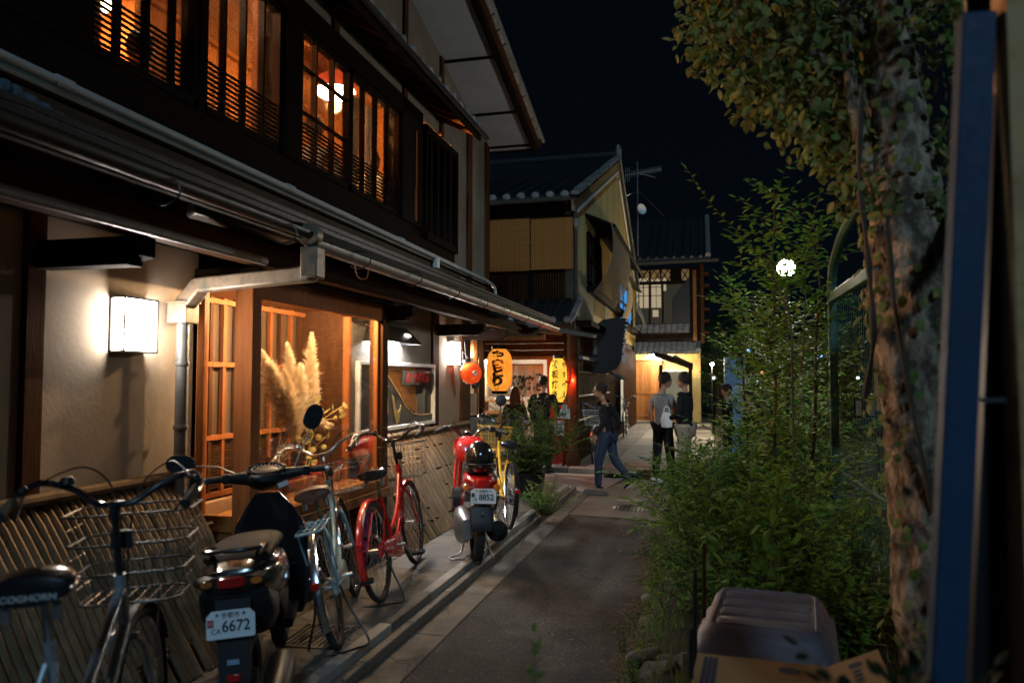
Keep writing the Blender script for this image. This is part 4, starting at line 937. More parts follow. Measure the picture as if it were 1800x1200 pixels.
for a_,z_ in ((.62,-.03),(-.9,.10),(-1.1,-.08)):
    b=MB()
    for k in range(5):
        th=k*2*PI/5; x=a_+.16*math.cos(th)/1.0; z=z_+.022*math.sin(th); rr=.134*math.sqrt(max(.1,1-(z/.138)**2))*1.02
        b.ball((rr*math.sin(x),-rr*math.cos(x),z),(.014,.014,.014),8,5)
    b.build('blossom_crest','white',lr)
MB().tube([(0,0,.17),(.13,0,.62)],.005,6).build('cord','blackm',lr)
Ly=P(981,668,Y=13.45)
ly=lantern('long_lantern','tall yellow paper lantern with black lettering at the right edge of the shop',Ly,.155,.385,'lyellow')
for i,ch in enumerate('鉄板焼き'): stamp(ly,ch,.150,.155,.275-.18*i,-.18,.80,'ink',.003)
for i,ch in enumerate('やすべえ'): stamp(ly,ch,.125,.155,.265-.175*i,.92,.80,'ink',.002)
b=MB(); b.tube(curve([(.17,-.02,.32),(.22,-.02,.1),(.20,-.02,-.05),(.13,-.05,.0)],5),.018,8); b.build('red_ribbon','inkr',ly); plight(ly,(.24,.12,.0),5,(1,.07,.03),.01)  # ribbon, and an added red light for an unseen red source nearby
# timber bracket frame that the lanterns hang from
t=thing('lantern_beam','weathered timber beam and plank ends jutting from the eaves above the lanterns','beam',(-3.1,11.2,2.2),world=True)
a=P(815,582,Y=11.25); e=P(918,580,Y=11.25)
MB().bar((a.x,11.25,2.27),(e.x+.35,11.25,2.25),.05,.10).build('beam','wood',t,bevel=.006)
MB().bar((-3.0,11.10,2.33),(-2.35,11.12,2.31),.04,.14).build('plank','board',t,bevel=.006)
MB().bar((-2.9,11.3,2.36),(-2.15,11.9,2.33),.10,.03).build('plank','wood',t,bevel=.004)
MB().box((-3.05,11.1,2.32),(.08,.06,.09)).build('switch_box','white',t,bevel=.005)
# open umbrella-like tin awning piece
b=MB(); b.prism([(-2.75,11.3,2.43),(-1.75,12.6,2.30),(-1.72,12.6,2.34),(-2.7,11.3,2.50)],(.0,.25,.02)); b.build('tin_sheet','zinc',t,smooth=0)
# ---------------- windows on the ochre side -------------
def side_window(pa,pb,z0,z1,mfr,name='window'):
    ya,yb=P(pa,500,X=CX).y,P(pb,500,X=CX).y; x=CX+.06
    wd=sp_(MB().bb(CX,x+.02,ya,ya+.06,z0,z1).bb(CX,x+.02,yb-.06,yb,z0,z1).bb(CX,x+.02,ya,yb,z0,z0+.07).bb(CX,x+.02,ya,yb,z1-.06,z1),name,mfr,smooth=0); return wd,ya,yb
w1,ya,yb=side_window(1030,1052,3.55,4.62,'dkwood')
sp_(MB().bb(CX+.0,CX+.03,ya+.06,yb-.06,3.62,4.56),'pane','beige',w1,smooth=0)
for k in range(1,4): y=ya+(yb-ya)*k/4; sp_(MB().bb(CX+.03,CX+.07,y-.03,y+.03,3.62,4.56),'mullion','dkwood',w1,smooth=0)
sp_(MB().bb(CX+.03,CX+.07,ya,yb,4.05,4.12),'transom','dkwood',w1,smooth=0)
yc=P(1090,500,X=CX).y
sp_(MB().prism([(CX,ya-.15,4.92),(CX+.62,ya-.15,4.66),(CX+.62,ya-.15,4.72),(CX,ya-.15,4.99)],(0,yc-ya+.2,0)),'window_awning','dkwood',smooth=0)
sp_(MB().bar((CX+.61,ya-.15,4.66),(CX+.61,yc+.1,4.66),.03,.09),'awning_fascia','board',smooth=0)
sp_(MB().bb(CX,CX+.22,ya-.1,yc-.3,3.38,3.50),'window_shelf','dkwood',smooth=0)
# hanging reed screens that billow
def screen(label,px0,px1,z0,z1,out,m):
    ya,yb=P(px0,500,X=CX+.4).y,P(px1,500,X=CX+.4).y; t=thing('reed_screen',label,'reed screen',(CX+out,ya,z1)); n=34; src=None
    for i in range(n):
        u=i/(n-1); z=-(z1-z0)*u; x=.03+.10*math.sin(u*2.6)-(out-.12)*u**2.2
        if src is None: src=MB().bb(-.008,.008,0,yb-ya,-(z1-z0)/n*.52,(z1-z0)/n*.52).build('reed_slat',m,t,smooth=0); src.location=(x,0,z)
        else: inst(src,'reed_slat',t,(x,rnd.uniform(-.02,.02),z),(0,.2-.5*u,0))
    return t
screen('pale woven screen billowing from the first upstairs side window',1062,1094,3.36,4.72,.52,'reedg')
screen('narrow pale screen strip hanging by the blue side window',1104,1112,3.2,4.35,.30,'reedg')
w2,ya,yb=side_window(1084,1108,3.22,4.42,'dkwood','blue_window')
sp_(MB().bb(CX+.0,CX+.03,ya+.06,yb-.06,3.29,4.36),'pane','litblue',w2,smooth=0)
for k in range(1,3): y=ya+(yb-ya)*k/3; sp_(MB().bb(CX+.03,CX+.06,y-.06,y+.06,3.29,4.36),'mullion','blue',w2,smooth=0)
sp_(MB().bb(CX+.03,CX+.07,ya,yb,3.80,3.88),'transom','ink',w2,smooth=0)
sp_(MB().bb(CX,CX+.3,ya-.1,yb+.8,3.12,3.2),'window_shelf','dkwood',smooth=0)
sp_(MB().prism([(CX,ya-.3,4.72),(CX+.28,ya-.3,4.60),(CX+.28,ya-.3,4.65),(CX,ya-.3,4.78)],(0,yb-ya+1.6,0)),'window_awning','board',smooth=0)
for k in range(5):
    y=yb+1.2+k*.35; sp_(MB().tube(curve([(CX+.05,y,4.1+.1*k),(CX+.3,y+.2,3.6),(CX+.16,y+.5,3.2),(CX+.05,y+.2,3.5)],6),.018,6),'cable_loop','beige')
# black boat shaped sign with white studs
S=P(1072,606,X=CX+.35); t=thing('hanging_sign','black upright curved signboard with a row of white studs on its edge','signboard',S,(0,0,R(-68)),scale=.60)
pts=[]; 
for k in range(17): a=PI*.5+PI*k/16*.93; pts.append((.05,1.1*math.cos(a)*.8+.35,.85*math.sin(a)))
pts=[(.0,.62,.95),(.0,.2,.98),(.0,-.25,.90),(.0,-.62,.62),(.0,-.85,.1),(.0,-.9,-.5),(.0,-.7,-.98),(.0,-.2,-1.05),(.0,.25,-.85),(.0,.45,-.4)]
MB().prism([(x-.1,y,z) for x,y,z in pts],(.2,0,0)).build('board','blackp',t,bevel=.03)
e=[((.0,.62-.018*k*k*.12,.90-.165*k)) for k in range(8)]
for k in range(8): MB().box((.11,.60-.02*k,.86-.16*k),(.05,.10,.06)).build('stud','white',t,smooth=0)
MB().box((.10,.47,-.50),(.05,.12,.26)).build('lit_strip','lampc' if False else 'white',t,smooth=0)
MB().bar((-.3,.1,-1.0),(.35,.4,-1.22),.2,.05).build('tin_flap','zinc',t,smooth=0)
b=MB(); b.tube([(-.35,.3,1.0),(.1,.3,1.0)],.02,6).tube([(-.35,.9,.4),(-.35,.9,.9),(0,.9,.9)],.02,6); b.build('bracket','blackm',t)
# notice board on the alley wall
a=P(1091,700,X=CX+.1); t=thing('notice_board','grey framed glass notice board on the dark alley wall beside the wooden door','notice board',a)
MB().bb(0,.03,-.45,.45,-.62,.55).build('panel','soffit',t,smooth=0); MB().bb(.0,.05,-.5,-.44,-.66,.6).bb(0,.05,.44,.5,-.66,.6).bb(0,.05,-.5,.5,.54,.6).bb(0,.05,-.5,.5,-.68,-.62).build('frame','dkwood',t,smooth=0)
# antenna with dish
A0=P(1121,395,Y=24); t=thing('roof_antenna','thin television antenna with a small white dish rising above the gabled roof','antenna',(A0.x,24,A0.z-.6),world=True)
top=P(1125,284,Y=24); MB().tube([(A0.x,24,A0.z-1),(A0.x,24,top.z)],.02,6).build('mast','steel',t)
b=MB(); m1,m2=P(1100,308,Y=24),P(1162,297,Y=24); b.tube([m1,m2],.014,6); b.build('boom','steel',t)
for k in range(20):
    u=k/19; p=m1.lerp(m2,u); L=.10+.10*u*0+(.12 if k<3 else 0); MB().tube([p+Vector((0,0,-L)),p+Vector((0,0,L))],.007,5).build('element','steel',t)
MB().tube([P(1124,305,Y=24),P(1152,312,Y=24)],.012,5).build('arm','steel',t)
for q in ((1100,345),(1166,378)): MB().tube([P(1122,336,Y=24),P(*q,Y=24)],.005,4).build('guy_wire','steel',t)
dc=P(1127,368,Y=23.9); MB().lathe([(.02,-.04),(.10,-.02),(.165,.03),(.17,.035),(.10,.0),(.01,-.02)],20,Matrix.Translation(dc)@Matrix.Rotation(PI/2-.2,4,'X')@Matrix.Rotation(.75,4,'Y')).build('dish','white',t)

# ======================= FAR HOUSE ACROSS THE ALLEY END =======================
FY=28.0
def Q(px,py,dy=0): return P(px,py,Y=FY+dy)
far=thing('far_alley_house','dark two storey house closing the alley with a tiled canopy, wooden door and lit window','house',(-1.2,FY+3,0),world=True)
def fp(b,name,m,par=None,**k): return b.build(name,m,par or far,**k)
x0,x1=Q(1100,500).x,Q(1232,500).x
fp(MB().bb(x0,x1,FY,FY+6,2.9,Q(1180,470).z),'upper_wall','dkwood',smooth=0)
fp(MB().bb(x0-2,Q(1112,700).x,FY,FY+6,0,3.2),'lower_wall','dkwood',smooth=0)
fp(MB().bb(Q(1163,700).x,x1-.05,FY+.6,FY+6,0,3.0),'lower_wall','siding',smooth=0)
ez=Q(1180,466).z; rz2=Q(1180,392).z
fr=fp(MB().prism([(x0-1.5,FY-.7,ez),(x1+.25,FY-.7,ez),(x1+.25,FY+3,rz2+.6),(x0-1.5,FY+3,rz2+.6)],(0,0,.15)),'roof','tile',smooth=0)
for i in range(14): fp(MB().tube([(x1-i*.3,FY-.72,ez+.16),(x1-i*.3,FY+3,rz2+.76)],.06,6),'tile_row','tile',fr)
fp(MB().tube([(x1+.25,FY-.7,ez+.2),(x1+.25,FY+3,rz2+.8)],.10,8),'verge','tilel')
fp(MB().tube([(x0-1,FY-.75,ez-.05),(x1+.6,FY-.75,ez+.02)],.06,8),'gutter','board')
for k in range(6): z=Q(1180,470).z-.3-k*.42; fp(MB().bb(x1,x1+.28,FY-.1,FY+1.5,z,z+.07),'side_slat','postd',smooth=0)
fp(MB().bb(x1-.02,x1+.1,FY-.05,FY+.05,2.9,ez),'corner_post','postd',smooth=0)
fp(MB().bb(x1-.28,x1-.16,FY-.08,FY,3.0,ez-.2),'post','wood',smooth=0)
# upper transom lights
za,zb=Q(1180,494).z,Q(1180,474).z
for pa,pb,m in ((1128,1141,'litwin'),(1144,1160,'litwin'),(1163,1178,'litwin'),(1198,1211,'litwin')): fp(MB().bb(Q(pa,480).x,Q(pb,480).x,FY-.03,FY-.01,za,zb),'transom_pane','noren',smooth=0)
b=MB()
for i in range(7): xa=Q(1126+i*12,480).x; xb=Q(1138+i*12,480).x; b.bar((xa,FY-.06,za),(xb,FY-.06,zb),.02,.03).bar((xa,FY-.06,zb),(xb,FY-.06,za),.02,.03)
fp(b,'cross_bracing','dkwood',smooth=0)
fp(MB().bb(x0,Q(1215,480).x,FY-.09,FY-.03,za-.12,za),'beam','dkwood',smooth=0)
# lit panes seen in sliding windows
wf=fp(MB().bb(Q(1112,500).x,Q(1212,500).x,FY-.05,FY-.03,Q(1180,575).z,za-.12),'sliding_window','board',smooth=0)
for (pa,pb,ya_,yb_) in ((1124,1130,541,489),(1132,1140,541,489),(1145,1153,541,491),(1154,1162,541,491),(1166,1171,512,490),(1147,1157,557,545),(1119,1122,541,492)):
    fp(MB().bb(Q(pa,500).x,Q(pb,500).x,FY-.06,FY-.052,Q(1150,ya_).z,Q(1150,yb_).z),'lit_pane','litwin',wf,smooth=0)
for px in (1142,1165): fp(MB().bb(Q(px,500).x-.03,Q(px,500).x+.03,FY-.085,FY-.05,Q(1180,575).z,za-.12),'stile','dkwood',wf,smooth=0)
for py in (505,520): fp(MB().bb(Q(1119,500).x,Q(1163,500).x,FY-.07,FY-.06,Q(1150,py).z-.012,Q(1150,py).z+.012),'glazing_bar','dkwood',wf,smooth=0)
fp(MB().prism([Q(1212,486,-.1),Q(1212,572,-.1),Q(1182,572,-.1),Q(1182,525,-.1)],(0,.03,0)),'dark_tarp','blackp',smooth=0)
# tiled canopies, two courses
def tcanopy(y0,y1,z0,z1,xa,xb,n):
    c=fp(MB().prism([(xa,y0,z0),(xb,y0,z0),(xb,y1,z1),(xa,y1,z1)],(0,0,.05)),'canopy_roof','tile',smooth=0)
    src=None; rows=max(2,int(math.hypot(y1-y0,z1-z0)/.13))
    for i in range(n):
        for r in range(rows):
            u=(r+.0)/rows; p=(xa+(xb-xa)*(i+.5)/n,y0+(y1-y0)*u,z0+(z1-z0)*u+.06)
            if src is None: src=MB().ball((0,.06,0),(.13,.11,.055),10,5).build('tile','tilel',c); src.location=p
            else: inst(src,'tile',c,p,(.1,0,0))
    return c
tcanopy(FY-.55,FY-.05,Q(1180,587).z,Q(1180,576).z+.1,Q(1118,600).x,Q(1212,600).x,9)
tcanopy(FY-1.3,FY-.3,Q(1180,622,-1.3).z,Q(1180,604,-.3).z,Q(1112,620).x,Q(1228,620).x,12)
fp(MB().bb(Q(1118,590).x,Q(1218,590).x,FY-.6,FY-.5,Q(1180,594).z-.02,Q(1180,594).z+.1),'beam','dkwood',smooth=0)
fp(MB().tube([(Q(1228,620).x,FY-1.3,2.6),(Q(1228,620).x,FY-.3,2.9)],.09,8),'verge','tilel')
# door and lit porch
dz=Q(1135,634).z
dr=fp(MB().bb(Q(1112,700).x,Q(1160,700).x,FY-.02,FY+.03,.08,dz),'door','wood',smooth=0)
for k in range(9): xa=Q(1114+k*5,700).x; fp(MB().bb(xa,xa+.09,FY-.045,FY-.02,.15,dz-.1),'door_board','wood',dr,smooth=0)
for z in (.3,1.1,dz-.15): fp(MB().bb(Q(1113,700).x,Q(1159,700).x,FY-.06,FY-.02,z,z+.07),'door_rail','wood',dr,smooth=0)
fp(MB().bb(Q(1112,620).x,Q(1226,620).x,FY-.05,FY,dz+.03,2.75),'porch_wall','siding',smooth=0)
fp(MB().bb(Q(1111,700).x-.05,Q(1111,700).x+.05,FY-.1,FY,0,2.8),'door_post','wood',smooth=0)
fp(MB().bb(Q(1161,700).x-.05,Q(1161,700).x+.05,FY-.1,FY,0,2.8),'door_post','wood',smooth=0)
fp(MB().bb(Q(1112,700).x,Q(1160,700).x,FY-.5,FY-.05,.05,.16),'door_step','concrete',smooth=0)
fp(MB().bb(Q(1165,700).x,Q(1215,700).x,FY-.04,FY+.02,.5,1.95),'pale_panel','beige',smooth=0)
c=Q(1157,626,-.4); tl=lampbox('porch_lamp','white glowing rectangular lamp under the far tiled canopy',c,(.55,.10,.2),'porch'); plight(tl,(0,-.3,-.15),45,(1,.82,.60))
c=Q(1187,634,-.6); tl=thing('cone_lamp','small black cone lamp glowing beside the rectangular porch lamp','lamp',c); MB().lathe([(.03,.20),(.08,.16),(.36,.02),(.37,0)],20,cap=False).build('shade','blackm',tl); MB().ball((0,0,-.02),(.18,.18,.06),14,8).build('bulb','lampd',tl); plight(tl,(0,0,-.2),28,(1,.70,.38))
c=Q(1176,628,-1.0); tl=thing('porch_gate_roof','dark little sloping gate roof on posts in front of the lit porch','gate',(c.x,FY-1.6,0))
a=Q(1150,627,-1.6).x-c.x; e_=Q(1218,650,-1.6); MB().prism([(a,-.2,Q(1150,627,-1.6).z),(e_.x-c.x,-.2,e_.z),(e_.x-c.x,-.2,e_.z+.09),(a,-.2,Q(1150,627,-1.6).z+.10)],(0,.8,.15)).build('roof','dkwood',tl,smooth=0)
for px in (1162,1214): xx_=Q(px,700,-1.6).x-c.x; MB().bb(xx_-.06,xx_+.06,-.05,.07,0,Q(px,640,-1.6).z-.02).build('post','dkwood',tl,smooth=0)
MB().bb(Q(1166,700,-1.6).x-c.x,Q(1210,700,-1.6).x-c.x,.0,.03,.9,Q(1180,650,-1.6).z-.05).build('pale_panel','beige',tl,smooth=0)
# ======================= BICYCLES AND SCOOTERS =======================
def arc(cy,cz,r,a0,a1,n,x=0): return [(x,cy+r*math.cos(R(a0+(a1-a0)*k/n)),cz+r*math.sin(R(a0+(a1-a0)*k/n))) for k in range(n+1)]
def wheel(t,y,r,name='wheel',tyre=.019,rimw=.012,steer=None,spokes=28,par=None):
    mt=Matrix.Translation((0,y,r))
    w_=MB().tube([(0,y+(r-.035)*math.cos(2*PI*k/40),r+(r-.035)*math.sin(2*PI*k/40)) for k in range(40)],rimw,6,True).tube([(-.045,y,r),(.045,y,r)],.018,10)
    w_=w_.build(name,'chrome',par or t)
    MB().tube([(0,y+(r-tyre)*math.cos(2*PI*k/48),r+(r-tyre)*math.sin(2*PI*k/48)) for k in range(48)],tyre,10,True).build('tyre','rubber',w_)
    b=MB()
    for k in range(spokes):
        s=1 if k%2 else -1; a=2*PI*k/spokes; a2=a+(.9 if k%4<2 else -.9)
        b.tube([(s*.032,y+.02*math.cos(a2),r+.02*math.sin(a2)),(0,y+(r-.04)*math.cos(a),r+(r-.04)*math.sin(a))],.0013,4,cap=False)
    b.build('spokes','steel',w_)
    return w_
def bicycle(label,rear,front,frame,barm,gripm,saddlem,basket='wire',basketm='steel',scale=1.0,lean=0,rack=None,style='step',steer=0,stand='twin',guard=None,fenderm='chrome',saddle_h=.86,bar_h=1.02,bname='bicycle',group='city bicycles parked along the wooden house'):
    d=Vector((front.x-rear.x,front.y-rear.y,0)); hd=math.atan2(-d.x,d.y)
    c=(rear+front)/2; t=thing(bname,label,'bicycle',(c.x,c.y,rear.z),(0,lean,hd),group,scale=scale)
    r=.335; ry,fy=-.54,.55
    wheel(t,ry,r); 
    # steered front assembly
    fr=wheel(t,fy,r)
    # frame
    b=MB(); bb=(0,-.08,.28); st=(0,-.24,saddle_h-.16); ht=(0,.36,.84); hb=(0,.40,.62)
    b.tube([bb,st],.016,10); b.tube([hb,ht],.020,12)
    if style=='step':
        b.tube(curve([hb,(0,.22,.42),(0,.02,.30),bb],8),.019,10); b.tube(curve([(0,.37,.76),(0,.20,.55),(0,-.02,.42),(0,-.14,.42)],8),.015,10)
    else:
        b.tube([(0,.40,.66),bb],.023,12); b.tube([(0,.37,.79),(0,-.16,.48)],.018,12)
    for s in(-1,1):
        b.tube([(s*.012,-.085,.28),(s*.05,-.25,.30),(s*.058,ry,r)],.009,8); b.tube([(s*.012,-.235,saddle_h-.22),(s*.045,-.36,.55),(s*.058,ry,r)],.008,8)
        b.tube(curve([(s*.03,.405,.62),(s*.052,.43,.56),(s*.056,.50,.40),(s*.055,fy,r)],4),.011,8)
    b.ball(bb,(.035,.03,.03)); b.box((0,.41,.615),(.085,.03,.02)); b.build('frame',frame,t)
    # mudguards
    fm=M[fenderm]
    for nm,cy,a0,a1 in (('rear_mudguard',ry,-15,195),('front_mudguard',fy,20,165)):
        rr=r+.022; rg=[]
        n=22
        for k in range(n+1):
            a=R(a0+(a1-a0)*k/n) if nm[0]=='f' else R(20+(205-20)*k/n); rg.append([Vector((x,cy+(rr+dz)*math.cos(a),r+(rr+dz)*math.sin(a))) for x,dz in ((-.026,-.014),(-.018,.0),(0,.004),(.018,.0),(.026,-.014),(0,.001))])
        b=MB(); b.rings(rg); 
        if nm[0]=='r':
            for s in(-1,1): b.tube([(s*.06,ry,r),(s*.025,ry-rr*.9,r+rr*.4)],.003,5)
        b.build(nm,fenderm,t)
    # seat post, saddle
    b=MB(); b.tube([st,(0,-.26,saddle_h-.05)],.0125,8); b.build('seat_post','chrome',t)
    b=MB(); z=saddle_h; b.loft([(0,-.385,z-.01,.075,.022),(0,-.375,z+.005,.105,.035),(0,-.33,z+.012,.112,.042),(0,-.26,z+.004,.085,.04),(0,-.19,z-.002,.045,.034),(0,-.12,z-.004,.028,.028),(0,-.095,z-.01,.016,.018)],20,2.2)
    sd_=b.build('saddle',saddlem,t)
    b=MB(); 
    for s in(-1,1): b.tube([(s*.03,-.12,z-.03),(s*.03,-.25,z-.055),(s*.05,-.34,z-.04)],.004,6); b.tube([(s*.06,-.34,z-.075+.012*math.sin(k)) for k in (0,)]+[(s*.06,-.34,z-.03)],.014,8)
    b.build('saddle_springs','steel',t)
    # handlebar, stem, grips, levers, bell
    bz=bar_h; hs=thing_part('steering',t,(0,.345,0),steer)
    b=MB(); b.tube([(0,.015,.84),(0,-.015,bz-.03)],.013,10); b.tube([(0,-.02,bz-.05),(0,-.01,bz+.0)],.019,10); so_=b.build('stem',barm,t); so_.rotation_euler=(0,0,steer); so_.location=(0,.345,0)
    for s in (1,):
        pts=[(-.27,-.20,bz+.015),(-.285,-.06,bz+.055),(-.24,.03,bz+.085),(-.14,.03,bz+.055),(-.06,.0,bz+.005),(0,-.005,bz)]
        full=curve(pts+[(-x,y,z_) for x,y,z_ in pts[-2::-1]],6)
        hb_=MB().tube(full,.0115,10).build('handlebar',barm,t); hb_.location=(0,.345,0); hb_.rotation_euler=(0,0,steer)
    for s in(-1,1):
        MB().tube([(s*.270,-.215,bz+.012),(s*.279,-.10,bz+.042)],[.017,.0165],12).build('grip',gripm,hb_)
        b=MB(); b.tube([(s*.262,-.045,bz+.075),(s*.255,-.10,bz+.035),(s*.235,-.19,bz-.005)],[.007,.006,.005],6); b.ball((s*.27,-.04,bz+.07),.017); b.build('brake_lever','steel' if barm=='chrome' else 'blackp',hb_)
        b=MB(); b.tube(curve([(s*.25,-.03,bz+.08),(s*.14,.14,bz+.12),(s*.03,.12,bz+.0),(0,.08,.75)],6),.0032,5); b.build('brake_cable','blackp',hb_)
    b=MB(); b.lathe([(.001,.028),(.018,.024),(.026,.010),(.026,.0)],14,Matrix.Translation((-.16,.03,bz+.075))); b.build('bell','chrome' if barm=='chrome' else 'blackp',hb_)
    # basket
    if basket:
        bk=MB(); W,D0,D1=.19,.09,.33; z0,z1=bar_h-.32,bar_h-.05
        if basket=='wide': W=.235; D1=.36; z0=bar_h-.30; z1=bar_h-.10
        if basket=='loops': W=.215; D1=.35; z0=bar_h-.36
        def ringp(u,rad=.05):
            w_=W*(.78+.22*u); a0=D0+.0; a1=D0+(D1-D0)*(.85+.15*u); z=z0+(z1-z0)*u
            return [(-w_,a0+.03,z),(-w_,a1-.04,z),(-w_+.05,a1,z),(w_-.05,a1,z),(w_,a1-.04,z),(w_,a0+.03,z),(w_-.04,a0,z),(-w_+.04,a0,z)]
        thick=.0045
        lv=(0,.33,.66,1) if basket!='wide' else (0,.5,1)
        for u in lv: bk.tube(ringp(u),thick if u in(0,1) or basket=='loops' else .0022,6,True)
        n=26
        def at_ring(rg,s):
            rg=[Vector(p) for p in rg]; L=[(rg[(i+1)%8]-rg[i]).length for i in range(8)]; tt=s*sum(L)
            for i in range(8):
                if tt<=L[i]: return rg[i].lerp(rg[(i+1)%8],tt/L[i])
                tt-=L[i]
            return rg[0]
        A=ringp(0);Bp=ringp(1)
        for k in range(28): bk.tube([at_ring(A,k/28),at_ring(Bp,k/28)],.0013,4,cap=False)
        for u in (.17,.5,.83): bk.tube(ringp(u),.0012,4,True)
        for k in range(8):
            x=-W*.78+W*1.56*(k+.5)/8; bk.tube([(x,D0,z0),(x,D0+(D1-D0)*.85,z0)],.0018,4,cap=False)
        for k in range(5): y=D0+(D1-D0)*.85*(k+.5)/5; bk.tube([(-W*.78,y,z0),(W*.78,y,z0)],.0018,4,cap=False)
        o=bk.build('basket',basketm,t); o.location=(0,.345,0); o.rotation_euler=(0,0,steer)
        b=MB(); b.box((0,.06,bar_h-.13),(.07,.035,.06)); b.tube([(0,.02,bar_h-.12),(0,.10,bar_h-.12)],.008,6); o=b.build('basket_bracket','blackp',t,bevel=.004); o.location=(0,.345,0); o.rotation_euler=(0,0,steer)
        b=MB()
        for s in(-1,1): b.tube([(s*.06,fy-.345,r),(s*.075,.20,z0)],.004,6)
        o=b.build('basket_stay','chrome',t); o.location=(0,.345,0)
    # crank, pedals, chain case
    cc_=guard or frame
    b=MB(); b.loft([(.045,ry-.03,r,.012,.045),(.045,ry+.05,r,.013,.055),(.045,-.18,.29,.013,.075),(.045,-.08,.285,.014,.095),(.045,.0,.28,.012,.085),(.045,.025,.28,.006,.04)],16,2.2); b.build('chain_case',cc_,t)
    b=MB(); b.tube([(-.07,-.08,.28),(.09,-.08,.28)],.012,8); b.tube([(.085,-.08,.28),(.095,.04,.18)],.010,8); b.tube([(-.07,-.08,.28),(-.08,-.20,.38)],.010,8); b.build('crank','steel',t)
    for p in ((.15,.04,.18),(-.135,-.20,.38)):
        b=MB(); b.box((p[0],p[1]-.035,p[2]),(.085,.012,.022)).box((p[0],p[1]+.035,p[2]),(.085,.012,.022)).box((p[0]-.04,p[1],p[2]),(.008,.07,.02)).box((p[0]+.04,p[1],p[2]),(.008,.07,.02)).box(p,(.09,.02,.018)); b.build('pedal','blackp',t)
    # stand
    if stand=='twin':
        b=MB(); b.tube(curve([(-.07,ry,r),(-.10,ry-.01,.2),(-.17,ry-.06,.012),(-.10,ry-.14,.010),(.10,ry-.14,.010),(.17,ry-.06,.012),(.10,ry-.01,.2),(.07,ry,r)],4),.007,7); b.build('stand','blackm',t)
    else:
        b=MB(); b.tube([(-.06,ry+.02,r-.05),(-.15,ry+.05,.012)],.008,7); b.ball((-.155,ry+.055,.012),.014); b.build('stand','steel',t)
    if rack:
        b=MB(); zz=r+.36
        for s in(-1,1): b.tube(curve([(s*.055,-.30,zz-.01),(s*.07,-.42,zz),(s*.07,-.74,zz),(s*.04,-.78,zz)],4),.007,7); b.tube([(s*.07,-.70,zz),(s*.062,ry-.01,r)],.006,7); b.tube([(s*.07,-.46,zz),(s*.062,ry+.01,r)],.005,7)
        b.tube([(-.045,-.78,zz),(.045,-.78,zz)],.007,7)
        for x in (-.035,0,.035): b.tube([(x,-.36,zz),(x,-.78,zz)],.0045,6)
        for y in (-.42,-.52,-.62,-.72): b.tube([(-.07,y,zz),(.07,y,zz)],.005,6)
        b.build('rear_rack',rack,t)
    b=MB(); b.lathe([(.001,.012),(.02,.010),(.024,0),(.022,-.015)],12,Matrix.Translation((0,ry-.352,r+.10))@Matrix.Rotation(PI/2,4,'X')); b.build('rear_reflector','redlens',t)
    b=MB(); b.lathe([(.010,-.05),(.03,-.035),(.036,.02),(.034,.028),(.001,.03)],14,Matrix.Translation((-.09,fy+.02,.56))@Matrix.Rotation(-PI/2,4,'X')); b.build('front_lamp','chrome',t)
    return t
def thing_part(*a): return None
def gp(px,py,z=.1): return P(px,py,Z=z)
ZP=.1
# silver bicycle nearest the camera
s1=P(72,1032,X=-1.80); 
rr_=Vector((-1.72,1.02,ZP)); ff_=Vector((-2.28,2.42,ZP))
sA=P(102,1022,Z=1.08); sB=P(236,878,Z=1.19); sd_=Vector((sB.x-sA.x,sB.y-sA.y,0)).normalized(); mid=(Vector((sA.x,sA.y,0))+Vector((sB.x,sB.y,0)))/2-sd_*.02; mid.z=ZP
silver=bicycle('silver bicycle with black swept handlebar and looped wire basket in the lower left corner',mid-sd_*.5,mid+sd_*.5,'silver','gloss','rubber','brown',basket='loops',basketm='dchrome',scale=1.0,rack='silver',style='sport',guard='blackp',fenderm='blackp',saddle_h=.97,bar_h=1.08,lean=R(-3))
sd=[o for o in silver.children if o.name.startswith('saddle')][0]; sd.data.materials[0]=M['gloss']
o=text('COGHORN',.022,'white',sd,(.012,-.392,.962),(1,0,0),(0,0,1),sx=1.15)
o=MB().box((.0,.13,.545),(.052,.05,.004),Matrix.Rotation(R(50),3,'X')).build('sticker','white',silver)
# pale blue bicycle
blue=bicycle('pale blue bicycle with brown saddle, rear rack and wide wire basket beside the black scooter',gp(597,1140),gp(627,1040),'teal','chrome','brown','brown',basket='wide',basketm='dchrome',rack='teal',stand='twin',guard='teal',lean=R(-13),steer=R(-12),saddle_h=.84,bar_h=1.02)
# red bicycle
redb=bicycle('red step-through bicycle with black handlebar and black wire basket',gp(673,1055),gp(733,990),'red','gloss','rubber','gloss',basket='wire',basketm='blackm',stand='twin',guard='red',fenderm='red',lean=R(-9),steer=R(-6),saddle_h=.83,bar_h=1.03)
# yellow bicycle
yel=bicycle('yellow step-through bicycle with yellow basket behind the red scooter',gp(905,943),gp(856,890),'yellow','gloss','rubber','gloss',basket='wire',basketm='yellow',stand='side',guard='blackp',fenderm='gloss',lean=R(4),scale=.98,steer=R(8),saddle_h=.84,bar_h=1.04)
MB().lathe([(.001,.0),(.06,.002),(.066,.012),(.001,.03)],18,Matrix.Translation((-.02,.33,1.30))@Matrix.Rotation(PI/2,4,'X')).tube([(-.02,.32,1.05),(-.02,.325,1.25)],.006,6).build('mirror','blackp',yel)
